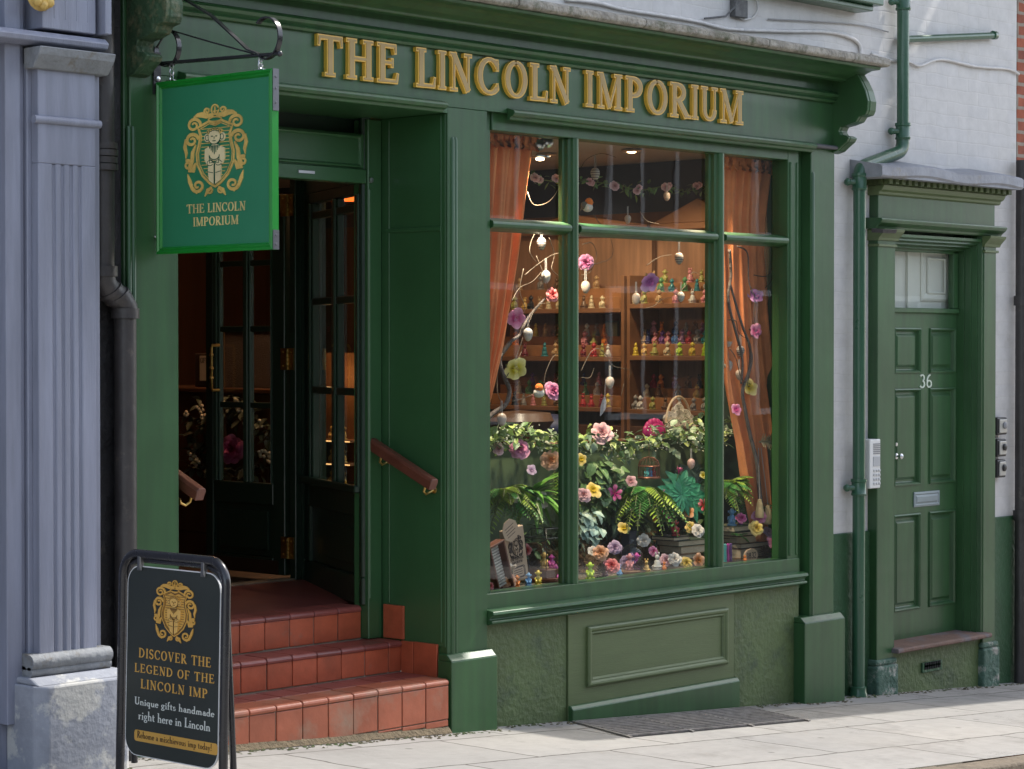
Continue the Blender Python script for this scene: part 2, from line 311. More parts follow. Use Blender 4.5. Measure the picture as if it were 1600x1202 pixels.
WORLD_OF = {}
def world_of(o):
    m = Matrix.LocRotScale(o.location, o.rotation_euler, o.scale)
    return (world_of(o.parent) @ o.matrix_parent_inverse @ m) if o.parent else m
def attach(o, parent): o.parent = parent; o.matrix_parent_inverse = world_of(parent).inverted()
def tag(o, label, cat, group=None):
    o["label"] = label; o["category"] = cat
    if group: o["group"] = group
    return o
def thing(name, label, cat, loc=(0, 0, 0), group=None, rot=None):
    o = D.objects.new(name, None); o.empty_display_size = .05; COL.objects.link(o); o.location = loc
    if rot is not None: o.rotation_euler = rot
    return tag(o, label, cat, group)
def structure(o): o["kind"] = "structure"; return o
def copy_tree(o, loc=None, rot=None, label=None):
    c = o.copy(); COL.objects.link(c)
    if loc is not None: c.location = loc
    if rot is not None: c.rotation_euler = rot
    if label: c["label"] = label
    for ch in list(o.children):
        k = ch.copy(); COL.objects.link(k); k.parent = c
        for g in list(ch.children):
            q = g.copy(); COL.objects.link(q); q.parent = k
    return c
X_, Y_, Z_ = Vector((1, 0, 0)), Vector((0, 1, 0)), Vector((0, 0, 1))
def gz(x): return 0.012 - .066 * x                         # the street falls to the right

# ------------------------------------------------------------------ serif lettering
Tk, tn, sf = .15, .06, .05
def Ln(*p): return ([(p[0], p[1]), (p[2], p[3])], [p[4], p[4] if len(p) < 6 else p[5]])
def Ar(cx, cy, rx, ry, a0, a1, w0, w1, n=14):
    P = []; W = []
    for i in range(n + 1):
        a = math.radians(a0 + (a1 - a0) * i / n); P.append((cx + rx * math.cos(a), cy + ry * math.sin(a))); W.append(w0 + (w1 - w0) * abs(math.cos(a)) ** 1.3)
    return (P, W)
def Sf(x, y, h=.12): return Ln(x - h, y + (.022 if y < .5 else -.022), x + h, y + (.022 if y < .5 else -.022), sf)
def stem(x, y0=0, y1=1, w=Tk, lo=True, hi=True, h=.12):
    return [Ln(x, y0, x, y1, w)] + ([Sf(x, y0, h)] if lo else []) + ([Ln(x - h, y1 - .022, x + h, y1 - .022, sf)] if hi else [])
GL = {
 'T': (.66, stem(.33, hi=False) + [Ln(.02, .965, .64, .965, tn + .01), Ln(.05, .98, .03, .76, .07, .03), Ln(.61, .98, .63, .76, .07, .03)]),
 'H': (.72, stem(.14) + stem(.58) + [Ln(.14, .52, .58, .52, tn)]),
 'E': (.58, stem(.14) + [Ln(.14, .965, .50, .965, tn), Ln(.14, .52, .42, .52, tn), Ln(.14, .035, .53, .035, tn), Ln(.48, .98, .5, .78, .07, .03), Ln(.52, .02, .56, .24, .07, .03), Ln(.41, .62, .41, .42, .04)]),
 'F': (.54, stem(.14) + [Ln(.14, .965, .50, .965, tn), Ln(.14, .5, .42, .5, tn), Ln(.48, .98, .5, .78, .07, .03), Ln(.41, .6, .41, .4, .04)]),
 'L': (.54, stem(.14) + [Ln(.14, .035, .5, .035, tn), Ln(.49, .02, .52, .26, .08, .03)]),
 'I': (.28, stem(.14)),
 'N': (.68, [Ln(.13, 0, .13, 1, tn), Sf(.13, 0, .1), Ln(.02, .978, .2, .978, sf), Ln(.12, .98, .56, .02, Tk), Ln(.56, .02, .56, 1, tn), Ln(.46, .978, .66, .978, sf)]),
 'C': (.64, [Ar(.36, .5, .28, .465, 42, 318, tn, Tk), Ln(.57, .96, .58, .68, .05, .06), Ln(.58, .30, .59, .18, .03, .06)]),
 'G': (.70, [Ar(.36, .5, .28, .465, 42, 318, tn, Tk), Ln(.57, .96, .58, .68, .05, .06), Ln(.58, .42, .58, .06, .12), Ln(.44, .42, .68, .42, sf)]),
 'O': (.70, [Ar(.35, .5, .265, .465, 90, 454, tn, Tk, 28)]),
 'M': (.84, [Ln(.12, 0, .12, 1, tn), Sf(.12, 0, .1), Ln(.02, .978, .18, .978, sf), Ln(.12, .98, .41, .03, Tk), Ln(.41, .03, .68, .98, tn)] + stem(.70)),
 'P': (.56, stem(.14) + [Ar(.22, .715, .24, .25, -90, 90, tn, Tk), Ln(.14, .965, .22, .965, tn), Ln(.14, .465, .22, .465, tn)]),
 'R': (.64, stem(.14) + [Ar(.22, .735, .22, .23, -90, 90, tn, Tk), Ln(.14, .965, .22, .965, tn), Ln(.14, .505, .24, .505, tn), Ln(.25, .52, .54, .03, Tk), Ln(.46, .022, .66, .022, sf)]),
 'U': (.68, [Ln(.14, .3, .14, 1, Tk), Ln(.02, .978, .26, .978, sf), Ar(.345, .31, .205, .275, 180, 360, tn, Tk), Ln(.55, .31, .55, 1, tn), Ln(.45, .978, .66, .978, sf)]),
 'D': (.72, stem(.14) + [Ar(.24, .5, .37, .465, -90, 90, tn, Tk), Ln(.14, .965, .24, .965, tn), Ln(.14, .035, .24, .035, tn)]),
 'S': (.52, [Ar(.26, .73, .17, .235, 30, 250, .09, Tk * .8), Ln(.2, .52, .33, .48, Tk), Ar(.26, .265, .19, .235, 70, -160, .09, Tk * .8), Ln(.43, .96, .44, .74, .04), Ln(.07, .28, .08, .05, .04)]),
 'V': (.68, [Ln(.12, .98, .35, .02, Tk), Ln(.35, .02, .57, .98, tn), Ln(.01, .978, .24, .978, sf), Ln(.47, .978, .67, .978, sf)]),
 'A': (.70, [Ln(.13, .0, .34, 1, tn), Ln(.34, 1, .57, 0, Tk), Ln(.2, .35, .5, .35, tn), Sf(.12, 0, .1), Sf(.58, 0, .11)]),
 'a': (.46, [Ln(.34, .05, .34, .33, .12), Ar(.22, .33, .12, .15, 0, 160, .06, .1), Ar(.21, .16, .12, .14, 0, 360, .06, .11), Ln(.33, .05, .45, .03, .07)]),
 'b': (.5, [Ln(.11, 0, .11, .98, .12), Ar(.25, .25, .17, .24, -180, 180, .06, .12, 20), Ln(.02, .96, .12, .96, sf)]),
 'c': (.42, [Ar(.24, .25, .17, .235, 45, 315, .06, .13)]),
 'd': (.52, [Ln(.39, .02, .39, .98, .12), Ar(.23, .24, .16, .23, 0, 360, .06, .12, 20), Ln(.29, .96, .4, .96, sf), Ln(.39, .03, .5, .03, sf)]),
 'e': (.44, [Ar(.23, .25, .17, .235, 5, 320, .06, .13), Ln(.08, .28, .4, .28, .05)]),
 'f': (.32, [Ln(.14, 0, .14, .75, .12), Ar(.26, .76, .12, .2, 60, 180, .07, .12), Ln(.02, .48, .3, .48, sf), Sf(.14, 0, .1)]),
 'g': (.48, [Ar(.22, .32, .14, .16, 0, 360, .05, .11, 18), Ar(.23, -.12, .17, .12, 0, 360, .05, .1, 18), Ln(.14, .17, .2, .0, .08), Ln(.3, .44, .46, .47, .06)]),
 'h': (.54, [Ln(.12, 0, .12, .98, .12), Ar(.26, .3, .15, .18, 0, 180, .07, .12), Ln(.41, .0, .41, .3, .12), Sf(.12, 0, .1), Sf(.41, 0, .1), Ln(.02, .96, .12, .96, sf)]),
 'i': (.26, [Ln(.13, 0, .13, .48, .12), Sf(.13, 0, .1), Ln(.03, .46, .13, .46, sf), Ln(.08, .69, .19, .69, .11)]),
 'l': (.26, [Ln(.13, 0, .13, .98, .12), Sf(.13, 0, .1), Ln(.03, .96, .13, .96, sf)]),
 'm': (.8, [Ln(.12, 0, .12, .48, .12), Ar(.25, .3, .13, .17, 0, 180, .07, .12), Ln(.38, 0, .38, .3, .12), Ar(.52, .3, .14, .17, 0, 180, .07, .12), Ln(.66, 0, .66, .3, .12), Sf(.12, 0, .09), Sf(.38, 0, .09), Sf(.66, 0, .09)]),
 'n': (.54, [Ln(.12, 0, .12, .48, .12), Ar(.26, .3, .15, .17, 0, 180, .07, .12), Ln(.41, 0, .41, .3, .12), Sf(.12, 0, .1), Sf(.41, 0, .1), Ln(.02, .46, .12, .46, sf)]),
 'o': (.48, [Ar(.24, .245, .17, .225, 0, 360, .06, .13, 20)]),
 'p': (.52, [Ln(.12, -.28, .12, .48, .12), Ar(.27, .24, .16, .22, 0, 360, .06, .12, 20), Sf(.12, -.28, .1), Ln(.02, .46, .12, .46, sf)]),
 'q': (.52, [Ln(.39, -.28, .39, .48, .12), Ar(.23, .24, .16, .22, 0, 360, .06, .12, 20), Ln(.29, -.26, .49, -.26, sf)]),
 'r': (.4, [Ln(.12, 0, .12, .48, .12), Ar(.27, .28, .14, .17, 55, 170, .08, .11), Sf(.12, 0, .1), Ln(.02, .46, .12, .46, sf)]),
 's': (.38, [Ar(.19, .36, .11, .11, 30, 250, .06, .09), Ar(.19, .13, .12, .12, 70, -160, .06, .09)]),
 't': (.34, [Ln(.14, .08, .14, .68, .12), Ar(.24, .12, .1, .1, 180, 300, .07, .1), Ln(.02, .46, .3, .46, sf)]),
 'u': (.54, [Ln(.12, .15, .12, .48, .12), Ar(.26, .17, .14, .15, 180, 360, .07, .11), Ln(.41, .02, .41, .48, .12), Ln(.02, .46, .12, .46, sf), Ln(.31, .46, .41, .46, sf), Ln(.41, .03, .52, .03, sf)]),
 'v': (.48, [Ln(.1, .46, .24, .02, .12), Ln(.24, .02, .38, .46, .05), Ln(.01, .46, .18, .46, sf), Ln(.3, .46, .46, .46, sf)]),
 'y': (.5, [Ln(.1, .46, .25, .02, .12), Ln(.4, .46, .16, -.26, .05), Ln(.01, .46, .19, .46, sf), Ln(.31, .46, .48, .46, sf), Ln(.06, -.25, .18, -.25, .07)]),
 '!': (.24, [Ln(.12, .28, .12, .98, .07, .13), Ln(.065, .06, .175, .06, .12)]),
 '1': (.34, stem(.19, hi=False) + [Ln(.06, .82, .19, .97, .06)]),
 '2': (.5, [Ar(.24, .72, .17, .25, 170, -20, .08, .13), Ln(.39, .62, .08, .08, .08), Ln(.06, .05, .45, .05, .1)]),
 '3': (.5, [Ar(.23, .74, .16, .22, 150, -80, .08, .13), Ar(.23, .26, .19, .24, 80, -150, .08, .14)]),
 '6': (.52, [Ar(.26, .28, .18, .25, 0, 360, .08, .13, 22), Ar(.38, .4, .3, .55, 95, 175, .08, .13)]),
 '8': (.52, [Ar(.26, .74, .16, .21, 0, 360, .08, .12, 20), Ar(.26, .27, .19, .25, 0, 360, .08, .13, 22)]),
 "'": (.2, [Ln(.1, .75, .12, .98, .04, .1)]),
}
def text_width(s, track=.05): return sum((GL[c][0] if c != ' ' else .30) + track for c in s) - track
def put_text(M, s, o, u, v, n, width, height, depth=.002, m=0, track=.05, base=.0, bold=1.0, slope=0.):
    tw = text_width(s, track); kx = width / tw; x = 0.; k = 0
    for c in s:
        if c == ' ': x += .30 + track; continue
        gw, st = GL[c]
        for pts, ws in st:
            pp = [((x + a) * kx, b * height) for a, b in pts]
            kk = (kx + height) / 2; k += 1
            M.ribbon(pp, [q * kk * bold for q in ws], o, u, v, n, base, base + depth + (k % 7) * 6e-5, m)
        x += gw + track
def circle(cx, cy, rx, ry, n=18, a0=0, a1=360):
    return [(cx + rx * math.cos(math.radians(a0 + (a1 - a0) * i / n)), cy + ry * math.sin(math.radians(a0 + (a1 - a0) * i / n))) for i in range(n + (0 if a1 - a0 == 360 else 1))]
def put_crest(M, o, u, v, n, W, H, base=.0, gold=0, pale=1, dark=2, fill=False):
    """scrolled cartouche: a shield with a seated long-eared figure, crowned and ringed by curls; W x H"""
    sx, sy = W, H / 1.42; cnt = [0]
    def rb(pts, ws, m=gold, lev=1):
        cnt[0] += 1
        if not isinstance(ws, list): ws = [ws] * len(pts)
        M.ribbon([(a * sx, b * sy) for a, b in pts], [q * (sx + sy) / 2 for q in ws], o, u, v, n, base, base + .0006 * lev + (cnt[0] % 9) * 5e-5, m)
    def pl(pts, m=gold, lev=1):
        cnt[0] += 1
        M.poly([(a * sx, b * sy) for a, b in pts], o, u, v, n, base, base + .0006 * lev + (cnt[0] % 9) * 5e-5, m)
    half = [(0, .40), (.10, .44), (.18, .40), (.27, .36), (.235, .25), (.25, .12), (.29, -.04), (.28, -.2), (.2, -.38), (.09, -.5), (0, -.56)]
    shield = half + [(-a, b) for a, b in half[-2:0:-1]]
    if fill: pl([(a * 1.02, b * 1.02) for a, b in shield], gold, 1)
    for i in range(15):                                   # brick hatching behind the figure
        yy = .33 - i * .055; hw = .215 - max(0, -.22 - yy) * .6
        rb([(-hw, yy), (hw, yy)], .010, dark if fill else gold, 2)
    loop = shield + [shield[0]]
    rb(loop, .030, gold, 4); rb([(a * .90, b * .92) for a, b in loop], .012, dark if fill else gold, 3)
    if fill: rb([(a * .97, b * .97) for a, b in loop], .010, dark, 5)
    for s in (1, -1):
        def mir(p): return [(s * a, b) for a, b in p]
        def curl(cx, cy, r, a0, turns, w, dirn=1):
            k = 26; P = []; Wd = []
            for i in range(k + 1):
                f = i / k; a = math.radians(a0 + dirn * 360 * turns * f); rr = r * (1 - .80 * f); P.append((cx + rr * math.cos(a), cy + rr * math.sin(a))); Wd.append(w * (1.05 - .5 * f))
            rb(mir(P), Wd, gold, 6)
        curl(.33, .40, .11, 200, 1.5, .040, -1); curl(.36, .17, .105, 170, 1.4, .045, -1); curl(.42, -.20, .075, 60, 1.5, .035, 1)
        curl(.27, -.53, .105, 20, 1.4, .042, -1); curl(.12, .60, .055, 250, 1.4, .026, 1); curl(.09, -.62, .05, 100, 1.3, .025, 1)
        rb(mir([(.12, .50), (.2, .55), (.27, .55), (.33, .52)]), [.03, .07, .05, .02], gold, 5)
        rb(mir([(.46, .2), (.475, .08), (.45, -.02), (.46, -.1)]), [.03, .06, .05, .01], gold, 5)
        rb(mir([(.30, .10), (.35, -.02), (.36, -.14), (.42, -.26)]), [.02, .06, .07, .03], gold, 5)
        rb(mir([(.30, -.18), (.34, -.28), (.42, -.28)]), [.03, .08, .05], gold, 5)
        rb(mir([(.43, -.34), (.40, -.45), (.36, -.56), (.28, -.64)]), [.01, .06, .05, .03], gold, 5)
        rb(mir([(.05, -.57), (.12, -.62), (.16, -.70)]), [.03, .06, .01], gold, 5)
        rb(mir([(.02, .52), (.08, .53), (.13, .50)]), [.05, .05, .02], gold, 5)
    ring = circle(0, .61, .055, .075, 20); rb(ring + ring[:2], .018, gold, 6)
    rb([(0, .55), (0, .66)], [.03, .008], gold, 7); rb([(-.03, .59), (0, .575), (.03, .59)], .012, gold, 7)
    rb(circle(0, .465, .10, .035, 20) + [(.10, .465)], .016, gold, 7)
    # the seated figure
    for s in (1, -1):
        pl(circle(s * .115, .19, .045, .065), pale, 8); rb(circle(s * .115, .19, .026, .042, 14) + [(s * .115 + .026, .19)], .010, dark, 9)
        pl(circle(s * .085, .285, .035, .03), gold, 8)
        pl([(s * .07, .06), (s * .15, .02), (s * .155, -.14), (s * .12, -.22), (s * .06, -.22), (s * .075, -.08)], pale, 9)
        pl([(s * .012, -.20), (s * .095, -.22), (s * .10, -.33), (s * .085, -.46), (s * .012, -.52)], pale, 10)
        rb([(s * .078, -.08), (s * .07, -.2), (s * .02, -.19)], .010, dark, 12)
        rb([(s * .10, -.33), (s * .02, -.35)], .008, dark, 12)
        pl(circle(s * .065, -.20, .045, .04), pale, 11); rb(circle(s * .065, -.20, .045, .04, 14), .008, dark, 12)
    pl(circle(0, -.04, .10, .13), pale, 8); rb(circle(0, -.09, .075, .06, 14, 180, 360), .010, dark, 11)
    pl(circle(0, .20, .095, .115, 22), pale, 10); rb(circle(0, .20, .095, .115, 22) + [(.095, .20)], .009, dark, 11)
    rb(circle(0, .225, .098, .095, 12, 10, 170), .030, gold, 12)
    for k in range(6): rb(circle(-.085 + k * .034, .262 + .05 * math.sin(math.pi * (k + .5) / 6), .018, .018, 8, 0, 330), .008, dark, 13)
    for i in range(7): rb([(-.075 + i * .025, .065), (-.07 + i * .0235, .02 - .03 * (3 - abs(i - 3)))], [.018, .004], dark, 12)
    rb([(-.045, .205), (-.02, .205)], .012, dark, 13); rb([(.02, .205), (.045, .205)], .012, dark, 13)
    rb([(0, .2), (0, .165)], .007, dark, 13); rb([(-.022, .135), (.022, .135)], .009, dark, 13)
    rb([(0, -.21), (0, -.52)], .010, dark, 13)

# ================================================================== SETTING
def slope_sheet(name, x0, x1, y0, y1, dz, m, nx=24, dy=0.):
    M = MB()
    for i in range(nx):
        a = x0 + (x1 - x0) * i / nx; c = x0 + (x1 - x0) * (i + 1) / nx
        M.quad([(a, y0, gz(a) + dz - dy), (c, y0, gz(c) + dz - dy), (c, y1, gz(c) + dz), (a, y1, gz(a) + dz)])
    return structure(M.build(name, m))
slope_sheet("pavement", -14, 22, -1.88, .35, 0, PAVE)
slope_sheet("road", -40, 60, -9.2, -2.02, -.12, ASPH)
slope_sheet("far_pavement", -40, 60, -14, -9.2, -.02, PAVE)
M = MB()
x = -12.
while x < 20:
    l = rnd.uniform(.7, 1.0); a, c = x, x + l - .008
    z0, z1 = gz(a) - .004 + rnd.uniform(-.004, .004), gz(c) - .004 + rnd.uniform(-.004, .004)
    b = len(M.v)
    M.v += [(a, -2.04, z0 - .3), (c, -2.04, z1 - .3), (c, -1.88, z1 - .3), (a, -1.88, z0 - .3), (a, -2.025, z0), (c, -2.025, z1), (c, -1.88, z1), (a, -1.88, z0)]
    for f in ((0, 1, 5, 4), (1, 2, 6, 5), (2, 3, 7, 6), (3, 0, 4, 7), (4, 5, 6, 7)): M.face([b + i for i in f])
    x += l
structure(M.build("kerb", KERB, bevel=.012, seg=2))

# ------------------------------------------------------------------ the white painted building (walls, dado, added shade eaves)
wb = thing("white_building", "white painted brick building above and beside the green shopfront", "building", (0, .12, 0))
M = MB()
M.box(-1.95, 5.262, .12, .40, 3.262, 6.0)                                     # wall above the shop and door
M.box(3.165, 3.64, .12, .40, .72, 3.262)                                    # between shop and door
M.box(4.93, 5.262, .12, .40, .72, 3.262)
M.box(3.64, 4.93, .12, .40, 2.82, 3.262)
M.build("wall", WHITEW, wb)
for a, c in ((3.05, 3.70), (4.915, 5.262)): M = MB(); M.box(a, c, .105, .38, -.6, .72); M.build("dado", DADO, wb, bevel=.006)
M = MB(); M.box(-1.95, 5.262, -.80, .40, 6.0, 6.12); M.box(-1.95, 4.50, -.905, -.80, 6.0, 6.12); M.box(4.88, 5.262, -.905, -.80, 6.0, 6.12); M.box(-1.95, 5.262, .12, 5, 6.12, 6.3)  # unseen overhang added to shade the facade, notched for a sill sun streak
M.build("shade_eaves", LEAD, wb)
M = MB(); M.box(-1.95, 5.262, 5.2, 5.4, -.5, 6.1); M.box(-2.0, -1.90, .45, 5.2, -.5, 6.1); M.box(5.20, 5.262, .45, 5.2, -.5, 6.1)
M.build("rear_wall", DARKW, wb)
# green sill of the window above, at the top edge
p = at(1330, 4, -.06); q = at(1384, 9, -.06)
M = MB(); M.box(p.x - .9, q.x, -.05, .12, q.z + .0, q.z + .07); M.box(p.x - .9, q.x - .03, .0, .12, q.z - .03, q.z)
M.build("window_sill", PIPEG, wb, bevel=.006)

bb = thing("brick_building", "red brick building at the right edge beyond the white wall", "building", (7.8, .14, -.4))
M = MB(); M.box(5.272, 11.5, .12, .5, -1.2, 6.2); M.build("wall", REDB, bb)
M = MB(); M.box(5.272, 11.2, -1.48, -.36, 6.2, 6.34); M.box(5.272, 5.50, -.36, .5, 6.2, 6.34); M.box(6.02, 6.12, -.36, .5, 6.2, 6.34); M.box(6.30, 11.2, -.36, .5, 6.2, 6.34); M.build("shade_eaves", LEAD, bb)  # unseen overhang added for the pavement shade, gapped to let sun streaks through

# blue shopfront at left
bl = thing("blue_shopfront", "blue grey painted shopfront at the left edge with a fluted pilaster", "shopfront", (-2.3, -.1, .1))
M = MB(); M.box(-9, -2.065, -.02, .30, gz(-9) * 0 + .0, 3.6); M.box(-9, -2.0, .0, .4, 3.6, 5.2); M.build("wall", BLUE, bl)
M = MB()
z0b, z1b = .56, 2.80
M.box(-2.47, -2.40, -.075, -.02, .35, 3.45)                                # side return strip
M.box(-2.40, -2.372, -.055, -.02, .35, 3.45)
sx0, sx1 = -2.352, -2.082
M.box(-2.372, -2.03, -.075, -.02, .3, 2.86)
prof = []                                                                   # fluted shaft: grooves between flat fillets
xs = sx0; nf = 4; wd = (sx1 - sx0)
ff = [(0, 0), (.20, 0)]
for i in range(nf):
    c = .20 + .6 * (i + .5) / nf
    ff += [(c - .035, 0), (c - .018, .010), (c + .018, .010), (c + .035, 0)]
ff += [(.8, 0), (1, 0)]
pr = [(sx0 + a * wd, -.118 + d) for a, d in ff]
M.prism(pr + [(sx1, -.075), (sx0, -.075)], .60, 2.48, axis='z')
M.box(sx0, sx1, -.118, -.075, 2.48, 2.84); M.box(sx0, sx1, -.118, -.075, .54, .60)
M.build("pilaster", BLUE, bl, bevel=.003)
M = MB(); M.tube([(sx0 - .02, -.118, 2.645), (sx1 + .02, -.118, 2.645)], .016, 10); M.build("astragal", BLUE, bl, smooth=True)
M = MB(); M.prism([(-.075, 2.835), (-.135, 2.835), (-.175, 2.885), (-.185, 2.915), (-.075, 2.915)], sx0 - .035, sx1 + .05); M.build("capital", BLUEDIRT, bl, bevel=.004)
M = MB()
M.prism([(-.02, 2.925), (-.11, 2.925), (-.150, 2.935), (-.158, 2.955), (-.135, 2.975), (-.02, 2.982)], -9, -2.045)
M.box(sx0 + .01, sx1 - .01, -.135, -.02, 2.99, 3.5)
for i in range(4):
    xx = sx0 + .06 + i * .052; M.box(xx, xx + .010, -.1365, -.13, 3.03, 3.18)
M.box(sx1 + .01, sx1 + .04, -.17, -.02, 2.99, 3.5)
M.build("entablature", BLUE, bl, bevel=.004)
c = at(65, -8, -.145)
M = MB(); M.lathe([(0, .03), (.03, .03), (.05, .018), (.062, .0)], (c.x, -.136, c.z), 16, 0, ax=(0, -1, 0))
for i in range(8):
    an = i * math.pi / 4; M.ball((c.x + .04 * math.cos(an), -.155, c.z + .04 * math.sin(an)), .02, 8)
M.build("gilt_rosette", GOLDP, bl, smooth=True)
M = MB()
for zc, r in ((.585, .030), (.548, .020)):
    M.tube([(sx0 - .055, -.125, zc), (sx1 + .05, -.125, zc)], r, 12); M.box(sx0 - .05, sx1 + .045, -.12, -.02, zc - r, zc + r)
M.build("base_moulding", BLUEDIRT, bl, smooth=True)
M = MB(); x0, x1 = sx0 - .085, sx1 + .085
M.prism([(x0 + .04, -.235), (x1 - .03, -.235), (x1, -.205), (x1, -.02), (x0, -.02), (x0, -.195)], -.1, .505, axis='z'); M.prism([(-.02, .505), (-.21, .505), (-.16, .53), (-.02, .53)], x0 + .01, x1 - .01)
M.build("plinth", PLINTH, bl, bevel=.008, seg=2)

# black recessed strip of wall with the two-part black downpipe
ws = thing("wall_strip", "narrow dirty black strip of wall behind the black downpipe", "wall", (-1.94, .04, .1))
M = MB(); M.box(-2.065, -1.838, .04, .3, -.1, 6); M.build("wall", BLACKW, ws)
bp_ = thing("black_downpipe", "dusty black cast iron downpipe with a double elbow, left of the green shopfront", "downpipe", (-1.85, -.03, .1))
xu = at(161, 300, -.03).x; xl = at(196, 700, -.03).x
za = at(160, 432, -.03).z; zb = at(195, 488, -.03).z
M = MB(); M.tube([(xu, -.03, 6), (xu, -.03, za)], .045, 16); M.build("upper_pipe", BLACKP, bp_, smooth=True)
M = MB(); M.tube([(xu, -.03, za + .03), (xu, -.03, za - .02), (xu + .02, -.03, za - .05), (xl - .02, -.03, zb + .05), (xl, -.03, zb + .02), (xl, -.03, zb - .02)], .050, 16)
for z in (za + .02, zb - .005): M.lathe([(.045, -.02), (.057, -.02), (.057, .02), (.045, .02)], (xu if z > 2 else xl, -.03, z), 16)
d = Vector((xl - xu, 0, zb - za)).normalized()
for f in (.3, .62): M.lathe([(.045, -.008), (.056, -.008), (.056, .008), (.045, .008)], Vector((xu, -.03, za - .04)).lerp(Vector((xl, -.03, zb + .04)), f), 16, ax=d)
M.build("elbow", BLACKP, bp_, smooth=True)
M = MB(); M.tube([(xl, -.03, zb), (xl, -.03, gz(xl) - .05)], .045, 16); M.build("lower_pipe", BLACKP, bp_, smooth=True)
M = MB()
zc = at(160, 245, -.03).z
for k in range(4): M.lathe([(.045, -.012), (.060 - .003 * (k % 2), -.012), (.060 - .003 * (k % 2), .012), (.045, .012)], (xu, -.03, zc + (k - 1.5) * .028), 16)
M.build("collar", BLACKP, bp_, smooth=True); M = MB(); zc = gz(xl) + .22
for k in range(3): M.lathe([(.045, -.012), (.062, -.012), (.062, .012), (.045, .012)], (xl, -.03, zc + (k - 1) * .05), 16)
M.build("collar", BLACKP, bp_, smooth=True)

# ================================================================== THE GREEN SHOPFRONT
sh = thing("green_shopfront", "dark green timber shopfront with fascia, cornice and large display window", "shopfront", (.6, 0, 0))
# fascia
M = MB(); M.box(-1.80, 3.10, .0, .26, 2.882, 3.262)
M.build("fascia", GREEN, sh)
M = MB()
M.prism([(.0, 3.135), (-.022, 3.135), (-.030, 3.145), (-.022, 3.155), (-.040, 3.165), (-.046, 3.178), (-.036, 3.19), (-.012, 3.195), (0, 3.20)], -1.80, 3.07)
M.build("fascia_bead", GREEN, sh)
M = MB()
M.prism([(.12, 3.263), (-.05, 3.263), (-.062, 3.247), (-.092, 3.25), (-.10, 3.262), (-.14, 3.275), (-.175, 3.293), (-.205, 3.303), (-.26, 3.306), (-.265, 3.322), (.12, 3.322)], -1.95, 3.155)
M.build("cornice", GREEN, sh, bevel=.003)
M = MB(); x = -1.97
while x < 3.2:                                                               # weathered stone capping in lengths
    l = rnd.uniform(.75, 1.15); c = min(x + l, 3.205)
    dz = rnd.uniform(-.005, .005)
    M.prism([(.12, 3.323), (-.285, 3.323), (-.302, 3.332), (-.300 + dz, 3.365 + dz), (-.27, 3.378 + dz), (.12, 3.43)], x, c - .006); x = c + .0
    if c >= 3.2: break
M.build("capping_stone", STONE, sh, bevel=.008, seg=2)
# pilasters
def pilaster(x0, x1, z0, z1, zp, px0, px1, zb, yb=.45, pd=.3):
    M = MB(); M.box(x0, x1, .001, yb, zp, z1)
    M.build("pilaster", GREEN, sh, bevel=.004)
    M = MB(); M.box(px0, px1, -.045, pd, zb, zp - .012); M.prism([(pd, zp - .012), (-.045, zp - .012), (-.012, zp + .018), (pd, zp + .018)], px0 + .002, px1 - .002)
    M.build("plinth", GREEN, sh, bevel=.004, seg=2)
pilaster(0.0, .267, .36, 2.882, .352, -.022, .285, -.1, .45, .045)
pilaster(2.868, 3.095, 0, 2.882, .282, 2.755, 3.14, -.35, .3)
M = MB(); M.box(-1.822, -1.575, .001, .45, -.1, 2.882); M.box(-1.838, -1.80, .02, .3, -.1, 3.262); M.build("pilaster", GREEN, sh, bevel=.004)
for x, z0, z1 in ((-1.828, .1, 2.66), (-1.806, .1, 2.66), (.032, .37, 2.74), (.052, .37, 2.74), (2.885, .29, 2.74)):
    M = MB(); M.tube([(x, .002, z0), (x, .002, z1 - .01), (x, .006, z1)], .011, 10); M.build("pilaster_bead", GREEN, sh, smooth=True)
# corbels: scrolled brackets at both ends of the fascia
cp = [(1300, 112), (1338, 114), (1346, 127), (1353, 142), (1357, 158), (1356, 172), (1353, 179), (1343, 182), (1338, 190), (1325, 195), (1314, 198), (1311, 205), (1314, 211), (1322, 212), (1327, 215), (1324, 221), (1315, 229), (1308, 236), (1300, 240)]
prof = [(min(.02, v.y + .003), v.z) for v in (atx(a, c, 3.07) for a, c in cp)]
prof[0] = (.02, 3.262); prof[-1] = (.02, prof[-1][1])
for x0 in (3.070, -1.825):
    M = MB(); M.prism(prof, x0, x0 + .085); M.prism([(y - .004 if y < .0 else y, z) for y, z in prof[1:-1]] + [(.0, prof[-2][1]), (.0, 3.24)], x0 + .018, x0 + .067)
    M.build("corbel", GREEN if x0 > 0 else pm("mossy green corbel", (.035, .075, .035), .6, var=.3, vs=9, bump=.5, bs=40, alt=(.16, .15, .08), altlo=.5, althi=.68, alts=12), sh, bevel=.003)
M = MB(); M.prism([(.0, 2.876), (-.035, 2.876), (-.042, 2.888), (-.030, 2.897), (0, 2.90)], 2.86, 3.15); M.build("pilaster_cap", pm("slate capping", (.10, .10, .11), .6, var=.2), sh, bevel=.002)
# mouldings under the fascia, over the doorway and the window
mp = [(0, 2.848), (-.018, 2.850), (-.022, 2.862), (-.040, 2.868), (-.050, 2.880), (-.044, 2.893), (-.020, 2.899), (0, 2.906)]
for a, c in ((-1.575, -.045), (.40, 2.862)):
    M = MB(); M.prism(mp, a, c); M.build("head_moulding", GREEN, sh, bevel=.002)
